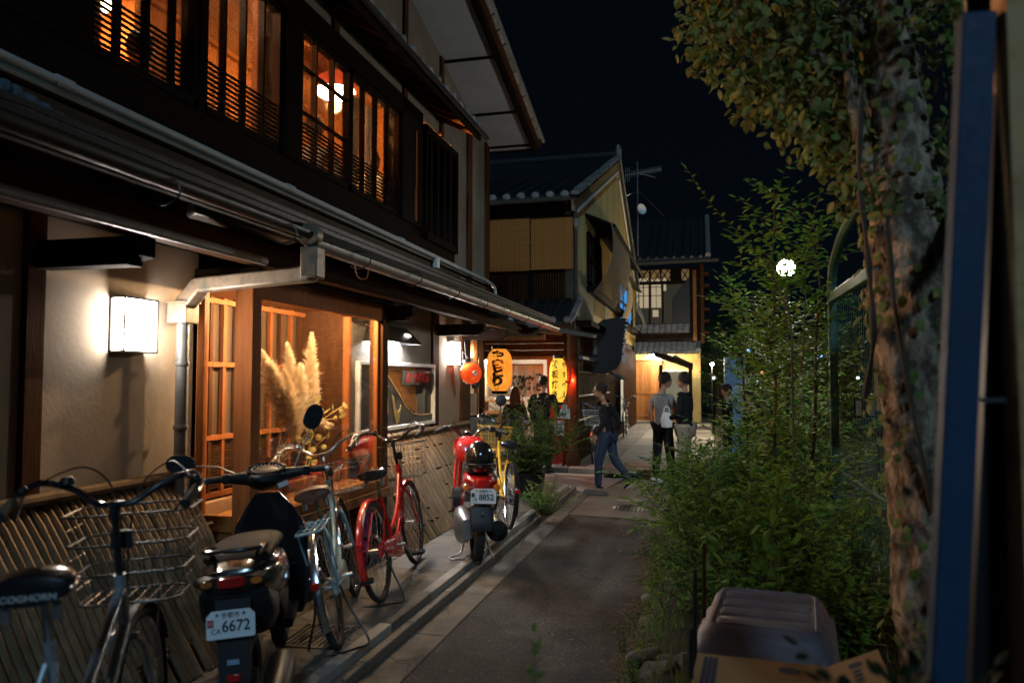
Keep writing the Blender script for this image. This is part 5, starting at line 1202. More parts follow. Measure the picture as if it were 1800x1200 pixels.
# dark bicycle by the pillar beyond the junction
db=bicycle('dark bicycle with pale wire basket leaning by the alley wall behind the red-lit pillar',P(1060,800,Z=.08)+Vector((.0,.3,0)),P(1034,822,Z=.08),'blackm','steel','rubber','gloss',basket='wire',basketm='white',stand='side',fenderm='steel',scale=1.0,group='bicycles in the alley')
db2=bicycle('second dark bicycle standing in the alley behind the walking man',P(1098,760,Z=.08)+Vector((.1,.3,0)),P(1092,775,Z=.08),'blackm','steel','rubber','gloss',basket=None,stand='side',fenderm='steel',group='bicycles in the alley')
# wedge: pink tail of a folded umbrella clipped on the red bicycle
u=thing('folded_umbrella','furled magenta umbrella tucked along the rear wheel of the red bicycle','umbrella',gp(640,1000,.1)+Vector((.02,.0,.0)),(R(-22),R(-12),0))
M['mag']=mat('magenta_cloth',(.35,.04,.18),(.22,.02,.10),8,.7)
MB().lathe([(.004,.05),(.012,.08),(.030,.35),(.034,.55),(.012,.62)],10).build('canopy','mag',u); MB().tube([(0,0,.6),(0,0,.72)],.006,6).build('shaft','blackm',u)

def scooter(label,loc,hd,lean,body,kind,platetxt,steer=0,scale=1.0):
    t=thing('motor_scooter',label,'motor scooter',loc,(0,lean,hd),'motor scooters parked on the pavement',scale=scale)
    r=.225; ry,fy=-.56,.66
    def sw(y,name):
        w_=MB().tube([(0,y+(r-.045)*math.cos(2*PI*k/36),r+(r-.045)*math.sin(2*PI*k/36)) for k in range(36)],.045,12,True).build('wheel','rubber',t)
        MB().lathe([(.145,-.035),(.15,-.02),(.13,0),(.15,.02),(.145,.035)],24,Matrix.Translation((0,y,r))@Matrix.Rotation(PI/2,4,'Y'),cap=False).lathe([(.05,-.05),(.05,.05)],14,Matrix.Translation((0,y,r))@Matrix.Rotation(PI/2,4,'Y')).build('rim','steel',w_)
        b=MB()
        for k in range(5): a=2*PI*k/5; b.bar((0,y+.04*math.cos(a),r+.04*math.sin(a)),(0,y+.14*math.cos(a),r+.14*math.sin(a)),.03,.02,up=(1,0,0))
        b.build('rim_spokes','steel',w_); 
        tb=MB()
        for k in range(40):
            a=2*PI*k/40
            for x in(-.026,.0,.026): tb.box((x,y+r*math.cos(a)*.995,r+r*math.sin(a)*.995),(.014,.010,.018),Matrix.Rotation(a,3,'X'))
        tb.build('tread','rubber',w_,smooth=0)
        return w_
    sw(ry,'rear'); sw(fy,'front')
    if kind=='modern':
        b=MB(); b.loft([(0,-.80,.735,.05,.02),(0,-.785,.735,.115,.05),(0,-.70,.725,.165,.085),(0,-.52,.70,.19,.115),(0,-.30,.66,.185,.145),(0,-.10,.60,.165,.17),(0,.02,.50,.14,.19),(0,.06,.42,.12,.15)],28,2.6); bd=b.build('rear_body',body,t)
        b=MB(); b.loft([(0,-.70,.800,.10,.012),(0,-.66,.808,.145,.03),(0,-.45,.812,.155,.04),(0,-.25,.800,.15,.04),(0,-.10,.785,.14,.036),(0,.06,.765,.105,.032),(0,.10,.755,.06,.02)],24,2.4); b.build('seat','leatherb',t)
        b=MB(); b.tube(curve([(-.115,-.50,.835),(-.125,-.66,.862),(-.10,-.775,.865),(.10,-.775,.865),(.125,-.66,.862),(.115,-.50,.835)],5),.010,8); b.tube([(-.09,-.68,.82),(-.11,-.70,.86)],.008,6).tube([(.09,-.68,.82),(.11,-.70,.86)],.008,6); b.build('grab_rail','gloss',t)
        # tail lamp cluster
        b=MB(); b.loft([(0,-.812,.735,.145,.026),(0,-.775,.735,.168,.040)],24,2.2); b.build('tail_lamp_housing','blackp',t)
        b=MB(); b.loft([(0,-.825,.735,.058,.020),(0,-.80,.735,.068,.028)],20,3.5); b.build('tail_lamp','redlens',t)
        for s in(-1,1): b=MB(); b.loft([(s*.105,-.818,.735,.024,.014),(s*.105,-.795,.735,.032,.020)],14,2.2); b.build('indicator','amber',t)
        # under tail, mudguard with plate
        b=MB(); b.loft([(0,-.76,.66,.15,.05),(0,-.70,.60,.16,.09),(0,-.55,.54,.15,.12),(0,-.30,.50,.13,.12)],22,3); b.build('under_tail','blackp',t)
        b=MB(); b.prism([(-.075,-.80,.66),(.075,-.80,.66),(.062,-.86,.30),(.045,-.87,.18),(-.045,-.87,.18),(-.062,-.86,.30)],(0,.012,0)); b.build('rear_mudguard','blackp',t)
        MB().box((0,-.865,.345),(.055,.012,.03)).build('reflector','redlens',t,bevel=.003)
        MB().box((0,-.862,.41),(.05,.003,.022)).build('maker_sticker','pblue',t)
        # front shield, leg side
        b=MB(); b.loft([(0,.44,.25,.20,.06),(0,.43,.40,.215,.06),(0,.46,.55,.225,.07),(0,.50,.70,.20,.075),(0,.50,.84,.13,.07),(0,.48,.93,.07,.05)],24,3,axis='z'); bzz=b
        rg=[]
        b=MB()
        for z,y,hw,hh in ((.24,.40,.17,.03),(.34,.42,.21,.04),(.48,.44,.225,.05),(.62,.45,.225,.055),(.76,.45,.20,.055),(.86,.44,.14,.05),(.95,.42,.07,.04)):
            ring=[]
            for k in range(24):
                a=2*PI*k/24; u=math.copysign(abs(math.cos(a))**.7,math.cos(a)); v=math.copysign(abs(math.sin(a))**.7,math.sin(a)); ring.append(Vector((hw*u,y+hh*v-.05*(u*u)+.04,z)))
            rg.append(ring)
        b.rings(rg); sh=b.build('leg_shield',body,t)
        MB().lathe([(.001,.0),(.026,.0),(.028,.004),(.001,.006)],16,Matrix.Translation((.03,.372,.66))@Matrix.Rotation(PI/2,4,'X')).build('lock_cover','pblue',sh)
        MB().tube(curve([(-.15,.385,.53),(0,.36,.515),(.15,.385,.53)],5),.006,6).build('pocket_lip','blackp',sh)
        b=MB(); b.box((0,.22,.285),(.30,.40,.05)); b.build('floorboard','blackp',t,bevel=.015)
        b=MB(); b.loft([(0,fy-.16,.30,.05,.03),(0,fy-.02,.49,.075,.035),(0,fy+.12,.45,.07,.03),(0,fy+.22,.36,.04,.02)],16,2.4); b.build('front_mudguard',body,t)
        # steering head: cowl with dial
        st_=Matrix.Translation((0,.40,0))@Matrix.Rotation(steer,4,'Z')
        def T(b): b.v=[tuple(st_@Vector(v)) for v in b.v]; return b
        b=MB(); b.loft([(0,-.10,1.045,.055,.018),(0,-.07,1.045,.10,.045),(0,.0,1.045,.125,.065),(0,.07,1.03,.105,.07),(0,.12,1.01,.05,.04)],22,2.4)
        for s in(-1,1): b.tube([(s*.08,.0,1.045),(s*.16,-.02,1.055),(s*.21,-.035,1.06)],[.045,.034,.026],12)
        cw_=T(b).build('handlebar_cowl','blackp',t)
        rt_=Matrix.Translation((0,-.03,1.095))@Matrix.Rotation(.45,4,'X')@Matrix.Diagonal((1.35,.8,1,1))
        T(MB().lathe([(.084,-.02),(.084,.004),(.074,.008),(.072,-.002),(.001,-.002)],26,rt_)).build('dial_rim','gloss',cw_)
        T(MB().lathe([(.070,.0),(.001,.0)],26,rt_)).build('dial_face','dial',cw_)
        b=MB()
        for k in range(15):
            a=R(200-220*k/14); b.bar(rt_@Vector((.055*math.cos(a),.055*math.sin(a),.002)),rt_@Vector((.066*math.cos(a),.066*math.sin(a),.002)),.003,.001,up=(0,-.4,.9))
        T(b).build('dial_ticks','white',cw_,smooth=0)
        b=MB(); b.bar(rt_@Vector((0,0,.004)),rt_@Vector((.03,.035,.004)),.004,.002).bar(rt_@Vector((-.02,-.03,.004)),rt_@Vector((.02,-.028,.004)),.006,.002); T(b).build('needle','redlens',cw_,smooth=0)
        for s in(-1,1):
            T(MB().tube([(s*.21,-.035,1.06),(s*.335,-.075,1.065)],[.018,.0185],14)).build('grip','rubber',cw_)
            T(MB().tube([(s*.335,-.075,1.065),(s*.352,-.08,1.065)],.015,10)).build('bar_end','steel',cw_)
            T(MB().tube([(s*.20,.0,1.06),(s*.27,.005,1.05),(s*.345,-.03,1.05)],[.008,.007,.006],8)).build('brake_lever','steel',cw_)
            T(MB().box((s*.225,-.05,1.062),(.045,.05,.055))).build('switch_box','blackp',cw_,bevel=.008)
            T(MB().tube([(s*.17,.02,1.08),(s*.20,.02,1.15),(s*.27,-.02,1.30)] if s>0 else [(-.17,.02,1.08),(-.26,.02,1.13),(-.38,-.02,1.15)],.005,8)).build('mirror_stem','steel',t)
            mt_=st_@(Matrix.Translation((.29,-.02,1.375))@Matrix.Rotation(.45,4,'Y') if s>0 else Matrix.Translation((-.46,-.02,1.17))@Matrix.Rotation(1.75,4,'Y'))
            b=MB(); rg=[]
            for yy,ss in ((-.010,.96),(-.004,1.0),(.012,.95),(.024,.6)):
                rg.append([mt_@Vector((.055*ss*math.copysign(abs(math.cos(a))**.85,math.cos(a)),yy,.078*ss*math.copysign(abs(math.sin(a))**.85,math.sin(a)))) for a in [2*PI*k/22 for k in range(22)]])
            b.rings(rg); b.build('mirror','mirror',t)
        T(MB().box((.085,-.075,1.00),(.06,.004,.028),Matrix.Rotation(-.3,3,'Y'))).build('caution_sticker','white',cw_)
        # engine, exhaust
        b=MB(); b.loft([(-.05,-.70,.20,.05,.07),(-.06,-.60,.21,.07,.10),(-.06,-.30,.24,.06,.09),(-.04,-.15,.26,.05,.06)],16,3); b.build('engine_case','steel',t)
        b=MB(); b.lathe([(.03,-.30),(.062,-.27),(.066,.05),(.04,.12)],18,Matrix.Translation((.145,-.50,.235))@Matrix.Rotation(PI/2+.12,4,'X')@Matrix.Rotation(PI,4,'Y')); b.build('exhaust','blackm',t)
        b=MB(); b.tube([(-.06,-.25,.16),(-.17,-.32,.01)],.009,8); b.build('side_stand','blackm',t)
        pc=(0,-.872,.575); prot=R(-9)
    else:
        # classic small red scooter: exposed frame, round tank-like body, helmet on seat
        b=MB(); b.loft([(0,-.70,.64,.07,.03),(0,-.66,.64,.115,.05),(0,-.50,.64,.125,.07),(0,-.30,.62,.115,.085),(0,-.15,.58,.09,.09)],22,3); b.build('rear_body',body,t)
        b=MB(); b.loft([(0,-.64,.725,.09,.012),(0,-.60,.735,.115,.03),(0,-.35,.745,.115,.035),(0,-.18,.735,.09,.03),(0,-.12,.72,.05,.02)],20,2.6); b.build('seat','leatherb',t)
        b=MB(); b.loft([(0,.12,.78,.05,.03),(0,.16,.80,.13,.09),(0,.30,.83,.155,.12),(0,.44,.83,.13,.10),(0,.50,.82,.07,.05)],24,3); b.build('front_cowl',body,t)
        b=MB()
        for s in(-1,1):
            b.tube(curve([(s*.10,.36,.84),(s*.135,.20,.60),(s*.13,.05,.36),(s*.12,-.2,.34),(s*.12,-.5,.52),(s*.12,-.68,.66)],6),.014,8)
            b.tube([(s*.06,.42,.80),(s*.06,fy,r)],.018,10)
        b.build('frame',body,t)
        b=MB(); b.box((0,.12,.33),(.26,.34,.03)); b.build('floorboard','blackp',t,bevel=.01)
        b=MB(); b.loft([(0,-.86,.30,.085,.01),(0,-.85,.34,.092,.03),(0,-.80,.44,.095,.05),(0,-.70,.52,.085,.03)],20,3.2); b.build('rear_mudguard','blackp',t)
        MB().lathe([(.016,0),(.016,.004)],14,Matrix.Translation((0,-.868,.43))@Matrix.Rotation(PI/2,4,'X')).build('oval_badge','steel',t)
        b=MB(); b.loft([(0,-.775,.655,.035,.022),(0,-.74,.655,.048,.035)],18,4); b.build('tail_lamp','redlens',t)
        for s in(-1,1):
            b=MB(); b.lathe([(.001,-.03),(.024,-.024),(.03,.0),(.022,.02)],14,Matrix.Translation((s*.125,-.73,.615))@Matrix.Rotation(-PI/2,4,'X')); b.build('indicator','amber',t)
        b=MB(); b.tube([(-.10,-.72,.60),(.10,-.72,.60)],.009,8); b.build('indicator_bar',body,t)
        # handlebar
        pts=[(-.33,-.05,.99),(-.22,.06,1.02),(-.12,.10,1.0),(-.05,.12,.93),(0,.12,.92)]
        full=curve(pts+[(-x,y,z) for x,y,z in pts[-2::-1]],6)
        st_=Matrix.Translation((0,.28,0))@Matrix.Rotation(steer,4,'Z')
        def T(b): b.v=[tuple(st_@Vector(v)) for v in b.v]; return b
        hb_=T(MB().tube(full,.0125,10)).build('handlebar','gloss',t)
        for s in(-1,1):
            T(MB().tube([(s*.345,-.065,.985),(s*.26,.02,1.012)],.018,12)).build('grip','rubber',hb_)
            T(MB().tube([(s*.22,.08,1.01),(s*.28,.07,.99),(s*.35,-.01,.97)],.006,8)).build('brake_lever','blackm',hb_)
            T(MB().box((s*.22,.05,1.015),(.05,.05,.05))).build('switch_box','blackp',hb_,bevel=.01)
            T(MB().tube(curve([(s*.2,.07,1.0),(s*.12,.2,1.06),(0,.18,.9)],6),.004,5)).build('brake_cable','blackp',hb_)
        T(MB().lathe([(.001,.05),(.05,.045),(.062,0),(.05,-.05)],18,Matrix.Translation((0,.16,.93))@Matrix.Rotation(-PI/2,4,'X'))).build('headlamp','gloss',t)
        # engine, muffler, stand
        b=MB(); b.loft([(-.10,-.72,.28,.05,.08),(-.12,-.62,.28,.075,.13),(-.12,-.40,.30,.07,.12),(-.10,-.2,.28,.05,.08)],18,2.6); b.build('engine_case','steel',t)
        b=MB(); b.lathe([(.03,-.22),(.085,-.18),(.09,.08),(.04,.14)],18,Matrix.Translation((.15,-.50,.26))@Matrix.Rotation(PI/2,4,'X')@Matrix.Rotation(PI,4,'Y')); b.build('exhaust','blackm',t)
        b=MB(); b.lathe([(.001,-.03),(.085,-.03),(.09,.03),(.001,.035)],20,Matrix.Translation((-.16,-.30,.47))@Matrix.Rotation(PI/2,4,'Y')@Matrix.Rotation(.0,4,'X')); b.build('air_box','blackp',t)
        b=MB(); b.tube(curve([(-.08,-.35,.18),(-.12,-.48,.05),(-.22,-.55,.02),(-.20,-.62,.02),(-.10,-.60,.02)],5),.008,8).tube([(.08,-.35,.18),(.14,-.55,.01)],.008,8); b.build('centre_stand','steel',t)
        b=MB(); b.box((.0,-.83,.55),(.04,.06,.1)); b.build('plate_bracket','blackp',t)
        pc=(0,-.868,.565); prot=R(-6)
    # number plate with cut corners
    pt=bpy.data.objects.new('plate_holder_tmp',None)
    w2,h2=.10,.0575; rot=Matrix.Rotation(prot,3,'X'); pc=Vector(pc)
    cut=.022; outl=[(-w2,-h2+.006),(-w2+.006,-h2),(w2-.006,-h2),(w2,-h2+.006),(w2,h2-cut),(w2-cut,h2),(-w2+cut,h2),(-w2,h2-cut)]
    b=MB(); b.prism([pc+rot@Vector((x,0,z)) for x,z in outl],rot@Vector((0,.003,0))); pl=b.build('number_plate','plate',t,smooth=0)
    xd=Vector((1,0,0)); ud=rot@Vector((0,0,1)); at=lambda x,z: pc+rot@Vector((x,-.003,z))
    text(platetxt[0],.026,'ink',pl,at(.0,.036),xd,ud,ext=.0007)
    text(platetxt[1],.030,'inkg' if kind!='modern' else 'ink',pl,at(-.060,-.026),xd,ud,ext=.0007)
    text(platetxt[2],.064,'ink',pl,at(.022,-.010),xd,ud,ext=.0007,bold=.0008,sx=.92)
    for s in(-1,1): MB().lathe([(.001,-.004),(.007,-.004),(.007,0)],10,Matrix.Translation(at(s*.055,.040))@Matrix.Rotation(PI/2,4,'X')).build('plate_bolt','steel',pl)
    MB().box(at(-.082,.008),(.026,.0015,.030),rot).build('tax_sticker','inkr' if kind=='modern' else 'inkg',pl,smooth=0)
    if kind=='modern': text('12',.020,'plate',pl,at(-.082,.008)+Vector((0,-.0015,0)),xd,ud,ext=.0005)
    return t
M['leatherb']=mat('seat_vinyl',(.024,.021,.019),(.014,.012,.011),12,.65,bump=.3,bscale=260)
M['dial']=mat('dial_dark',(.015,.015,.016),(.02,.02,.022),8,.2)
# nearest black scooter: plate seen at (418,1110)
hd=R(24)
def place(px,py,Yd,local):   # ground position from a measured plate position
    pass
d_=3.0; ray=(CM@Vector(((418-900)/F,(600-1110)/F,-1))); pl_=Vector((0,0,H))+ray*d_
off=Matrix.Rotation(hd,3,'Z')@Vector((0,-.872,0)); loc=Vector((pl_.x-off.x,pl_.y-off.y,ZP))
bs=scooter('black motor scooter with octagonal white number plate CA6672 nearest the camera',loc,hd,R(-4),'gloss','modern',('京都市','CA','6672'),steer=R(14),scale=.93)
hd2=R(23); pl_=Vector((0,0,H))+(CM@Vector(((845-900)/F,(600-866)/F,-1)))*6.15
off=Matrix.Rotation(hd2,3,'Z')@Vector((0,-.868,0)); loc2=Vector((pl_.x-off.x,pl_.y-off.y,ZP))
rs=scooter('small red motor scooter with a black helmet behind its seat and plate B8852',loc2,hd2,R(2),'red','classic',('京都市','B','8852'),steer=R(6),scale=1.02)
# helmet resting on the red scooter's rear
hl=thing('helmet','glossy black open face helmet resting on the red scooter','helmet',Vector(loc2)+Matrix.Rotation(hd2,3,'Z')@Vector((.02,-.62,.86)),(0,0,hd2))
b=MB(); b.ball((0,0,0),(.125,.145,.135),24,14); b.build('shell','gloss',hl); MB().tube([(.128*math.cos(2*PI*k/28),.148*math.sin(2*PI*k/28),-.05) for k in range(28)],.008,6,True).build('rim_trim','blackp',hl)
print('SCOOT',loc,loc2)
# ======================= PEOPLE =======================
def skinned(name,V,E_,m,parent,root=0,sub=2,extra=None):
    names=list(V); me=bpy.data.meshes.new('t'); me.from_pydata([V[n][:3] for n in names],[(names.index(a),names.index(b)) for a,b in E_],[])
    o=bpy.data.objects.new('t',me); scene.collection.objects.link(o)
    md=o.modifiers.new('s','SKIN'); sv=me.skin_vertices[0].data
    for i,n in enumerate(names):
        r=V[n][3]; sv[i].radius=r if isinstance(r,tuple) else (r,r); sv[i].use_root=(n==root)
    md.use_smooth_shade=True; md.branch_smoothing=.6
    s2=o.modifiers.new('u','SUBSURF'); s2.levels=sub; s2.render_levels=sub
    dg=bpy.context.evaluated_depsgraph_get(); res=bpy.data.meshes.new_from_object(o.evaluated_get(dg)); bpy.data.objects.remove(o)
    b=MB(); b.v=[tuple(v.co) for v in res.vertices]; b.f=[tuple(p.vertices) for p in res.polygons]
    if extra: extra(b)
    return b.build(name,m,parent,smooth=180)
def person(label,loc,hd,scale,top,trou,shoe,hair='short',pose=None,group=None,hold=None,headyaw=0,sleeve='long',tilt=(0,0),glasses=False,cat='person'):
    t=thing('person',label,cat,loc,(tilt[0],tilt[1],hd),group,scale=scale)
    J=dict(pel=(0,0,.92),sp=(0,.01,1.10),ch=(0,.0,1.30),nk=(0,.0,1.46),hd=(0,.02,1.58),
           shl=(-.165,0,1.385),shr=(.165,0,1.385),ell=(-.225,-.03,1.11),elr=(.225,-.03,1.11),wrl=(-.235,.06,.87),wrr=(.235,.06,.87),
           hpl=(-.085,0,.88),hpr=(.085,0,.88),knl=(-.10,.02,.48),knr=(.10,.02,.48),anl=(-.105,-.02,.08),anr=(.105,-.02,.08))
    if pose: J.update(pose)
    R0=dict(pel=(.125,.10),sp=(.118,.088),ch=(.125,.082),nk=.042,hd=.045,shl=.044,shr=.044,ell=.038,elr=.040,wrl=.026,wrr=.026,hpl=.082,hpr=.082,knl=.056,knr=.056,anl=.036,anr=.036)
    V={k:(*J[k],R0[k]) for k in J}
    Eb=[('pel','sp'),('sp','ch'),('ch','nk'),('nk','hd'),('ch','shl'),('ch','shr'),('shl','ell'),('ell','wrl'),('shr','elr'),('elr','wrr'),('pel','hpl'),('pel','hpr'),('hpl','knl'),('hpr','knr'),('knl','anl'),('knr','anr')]
    hc=Vector(J['hd'])+Vector((0,.0,.055)); ry=Matrix.Rotation(headyaw,3,'Z')
    def extra(b):
        # head: cranium + face ellipsoid with nose, chin, ears, brow
        b.ball(hc,(.080,.098,.110),20,14,ry); b.ball(hc+ry@Vector((0,.026,-.058)),(.060,.072,.068),16,10,ry)
        b.ball(hc+ry@Vector((0,.103,-.018)),(.012,.016,.024),8,6,ry); b.ball(hc+ry@Vector((0,.085,-.052)),(.022,.010,.008),8,5,ry)
        for s in(-1,1):
            b.ball(hc+ry@Vector((s*.075,-.005,-.012)),(.010,.018,.030),8,6,ry); b.ball(hc+ry@Vector((s*.028,.080,.018)),(.018,.010,.006),8,5,ry)
        # hands: palm and five curled fingers
        for w_,e_,s in(('wrl','ell',-1),('wrr','elr',1)):
            w=Vector(J[w_]); d=(w-Vector(J[e_])).normalized(); sd=d.cross(Vector((0,1,0) if abs(d.y)<.8 else (0,0,1))).normalized(); nrm=sd.cross(d)
            pm=Matrix((nrm,sd,d)).transposed()
            fwd=Vector((0,1,0)); fwd=(fwd-d*fwd.dot(d)); fwd=fwd.normalized() if fwd.length>.1 else nrm
            acr=fwd; inn=d.cross(acr); inn=inn if inn.x*s<0 else -inn
            pm=Matrix((inn,acr,d)).transposed()
            b.ball(w+d*.045,(.016,.040,.052),12,8,pm)
            for k,(o,L) in enumerate(((-.028,.060),(-.010,.074),(.010,.078),(.028,.070))):
                p=w+d*.085+acr*o; b.tube([p,p+d*L*.45+inn*.006,p+d*L*.8+inn*.022,p+d*L*.92+inn*.036],[.0088,.0084,.0078,.005],8)
            p=w+d*.03+acr*.034; b.tube([p,p+acr*.022+d*.025+inn*.01,p+acr*.026+d*.055+inn*.02],[.011,.0095,.006],8)
    body=skinned('body',V,Eb,'skin',t,'pel',2,extra)
    # eyes as darks under brow
    for s in(-1,1): MB().ball(hc+ry@Vector((s*.030,.090,.002)),(.010,.006,.007),8,6,ry).build('eye','ink',body)
    # clothes
    def grow(keys,k,over={}): return {n:(*J[n],over.get(n,tuple(x+k for x in R0[n]) if isinstance(R0[n],tuple) else R0[n]+k)) for n in keys}
    if sleeve=='long':
        Vt=grow(['pel','sp','ch','shl','shr','ell','elr','wrl','wrr'],.020,{'wrl':.034,'wrr':.034,'ell':.054,'elr':.054,'shl':.068,'shr':.068,'pel':(.145,.120),'sp':(.140,.112)})
        Et=[e for e in Eb if e[0] in Vt and e[1] in Vt]
    else:
        Vt=grow(['pel','sp','ch','shl','shr'],.020,{'pel':(.150,.118),'sp':(.142,.108),'shl':.066,'shr':.066})
        for a,b_ in(('shl','ell'),('shr','elr')):
            q=Vector(J[a]).lerp(Vector(J[b_]),.72); Vt[b_+'s']=(*q,.058)
        Et=[('pel','sp'),('sp','ch'),('ch','shl'),('ch','shr'),('shl','ells'),('shr','elrs')]
    nk=Vector(J['ch']).lerp(Vector(J['nk']),.98); yk=Vector(J['ch']).lerp(Vector(J['nk']),.52); Vt['yoke']=(*yk,(.160,.112)); Vt['col']=(*nk,.074); Et+=[('ch','yoke'),('yoke','col')]
    pq=Vector(J['pel'])+Vector((0,0,-.05)) ; Vt['hem']=(*pq,(.150,.122)); Et.append(('pel','hem'))
    skinned('jacket' if sleeve=='long' else 'shirt',Vt,Et,top,t,'ch',2)
    Vl=grow(['pel','hpl','hpr','knl','knr','anl','anr'],.015,{'anl':.058,'anr':.058,'knl':.074,'knr':.074,'hpl':.100,'hpr':.100,'pel':(.132,.108)})
    skinned('trousers',Vl,[e for e in Eb if e[0] in Vl and e[1] in Vl],trou,t,'pel',2)
    for s,a_,k_ in((-1,'anl','knl'),(1,'anr','knr')):
        a=Vector(J[a_]); sh=Vector(J[k_])-a; ang=math.atan2(-sh.y,sh.z) if a.z>.12 else 0
        b=MB(); b.loft([(0,-.085,-.035,.025,.030),(0,-.07,-.03,.036,.045),(0,.0,-.032,.040,.044),(0,.08,-.045,.046,.032),(0,.15,-.055,.042,.022),(0,.175,-.060,.022,.014)],16,2.6)
        rt=Matrix.Translation(a)@Matrix.Rotation(ang*.8,4,'X'); b.v=[tuple(rt@Vector(v)) for v in b.v]; so=b.build('shoe',shoe,t)
        b=MB(); b.loft([(0,-.09,-.072,.030,.010),(0,-.02,-.072,.042,.011),(0,.09,-.072,.049,.011),(0,.175,-.070,.026,.010)],16,3); b.v=[tuple(rt@Vector(v)) for v in b.v]; b.build('sole','shoe',so)
    # hair
    b=MB()
    if hair=='short':
        b.ball(hc+ry@Vector((0,-.014,.022)),(.092,.104,.112),22,12,ry)
        for k in range(40):
            a=rnd.uniform(0,6.28); e=rnd.uniform(.4,1.5); p=Vector((.080*math.cos(a)*math.cos(e),-.014+.09*math.sin(a)*math.cos(e),.022+.10*math.sin(e))); b.ball(hc+ry@p,(.014,.016,.012),6,4)
    elif hair=='buzz': b.ball(hc+ry@Vector((0,-.012,.014)),(.084,.098,.106),22,12,ry)
    else:
        b.ball(hc+ry@Vector((0,-.014,.018)),(.096,.108,.116),22,12,ry)
        for k in range(22):
            a=R(150+240*k/21); b.tube([hc+ry@Vector((.07*math.cos(a),.07*math.sin(a)-.01,.03)),hc+ry@Vector((.095*math.cos(a),.085*math.sin(a)-.02,-.12)),hc+ry@Vector((.10*math.cos(a),.08*math.sin(a)-.02,-.28+rnd.uniform(-.04,.04)))],[.022,.026,.010],7)
    b.v=[v for v in b.v]; b.build('hair','hair' if hair!='long' else 'hairb',t,smooth=80)
    if glasses:
        b=MB()
        for s in(-1,1): b.tube([hc+ry@Vector((s*.03+.02*math.cos(2*PI*k/12),.098,.0+.017*math.sin(2*PI*k/12))) for k in range(12)],.003,5,True); b.tube([hc+ry@Vector((s*.05,.096,.0)),hc+ry@Vector((s*.078,.0,.0))],.0028,5)
        b.build('glasses','steel',t)
    return t
M['hairb']=mat('brown_hair',(.10,.05,.02),(.05,.025,.012),50,.5,bump=1,bscale=120)
def foot(px,py,z=0.0): return P(px,py,Z=z)
def sc_(pt,ytop,px):   # scale so that the top of the head meets the measured height
    top=P(px,ytop,Y=pt.y); return (top.z-pt.z)/1.745
# walking man, mid stride to the left
c=foot(1067,864); k=sc_(c,672,1067)
person('man in black jacket and jeans striding left across the junction',Vector((c.x,c.y,0)),R(82),k,'jblack','jeans','jblack',
  pose=dict(pel=(0,-.02,.93),sp=(0,.0,1.10),ch=(0,.03,1.30),nk=(0,.06,1.46),hd=(0,.10,1.57),knr=(.09,-.10,.50),anr=(.10,-.37,.20),hpr=(.085,-.03,.88),hpl=(-.085,0,.88),knl=(-.09,.11,.49),anl=(-.09,.12,.08),
  ell=(-.22,-.02,1.13),wrl=(-.20,.12,.90),elr=(.22,-.14,1.14),wrr=(.21,-.08,.88)),headyaw=R(12),group='people in the alley')
# pair talking
c=foot(1166,850); k=sc_(c,655,1175)
manA=person('man in grey t-shirt and black trousers with white shoes, standing with his back turned',Vector((c.x,c.y,0)),R(-38),k,'jgrey','jblack','shoe',
  pose=dict(hd=(0.02,.05,1.58),ell=(-.24,-.02,1.12),wrl=(-.23,.05,.86),elr=(.23,.02,1.12),wrr=(.16,.16,.98),anl=(-.15,-.02,.08),anr=(.15,.02,.08),knl=(-.12,.0,.48),knr=(.13,.02,.48)),sleeve='short',headyaw=R(-25),group='people in the alley')
c=foot(1206,856); k=sc_(c,655,1198)
manB=person('man in black jacket and khaki trousers holding a white plastic bag, facing left',Vector((c.x,c.y-.02,0)),R(68),k,'jblack','jtan','shoe',
  pose=dict(elr=(.24,.02,1.12),wrr=(.13,.24,1.07),ell=(-.24,.0,1.12),wrl=(-.15,.24,1.02),anl=(-.12,-.03,.08),anr=(.12,.06,.08),knr=(.11,.06,.48)),headyaw=R(0),group='people in the alley')
c2=P(1172,735,Y=c.y-.12); t=thing('plastic_bag','white translucent plastic bag hanging from the hand between the two standing men','bag',c2)
b=MB(); rg=[]
for z,hx,hy in ((-.14,.045,.03),(-.13,.075,.045),(-.02,.085,.05),(.05,.065,.03),(.09,.05,.02)): rg.append([Vector((hx*math.cos(2*PI*k/18)*(1+.08*math.sin(k*2.3)),hy*math.sin(2*PI*k/18),z)) for k in range(18)])
b.rings(rg,cap=True); b.build('bag_body','white',t); 
b=MB()
for s in(-1,1): b.tube(curve([(s*.045,0,.08),(s*.035,0,.15),(0,0,.18)],4),.010,6)
b.build('bag_handle','white',t)
# two men farther right, seen over the shrubs
p=P(1279,700,Y=14.0); k=sc_(Vector((p.x,14,0)),676,1279); person('man with glasses in black at the right, seen over the shrubs facing left',Vector((p.x,14.0,0)),R(80),k,'jblack','jblack','jblack',headyaw=R(5),glasses=True,group='people in the alley')
p=P(1316,700,Y=13.2); k=sc_(Vector((p.x,13.2,0)),682,1316); person('man in black half hidden by leaves, farthest right of the group',Vector((p.x,13.2,0)),R(95),k,'jblack','jblack','jblack',headyaw=R(0),group='people in the alley')
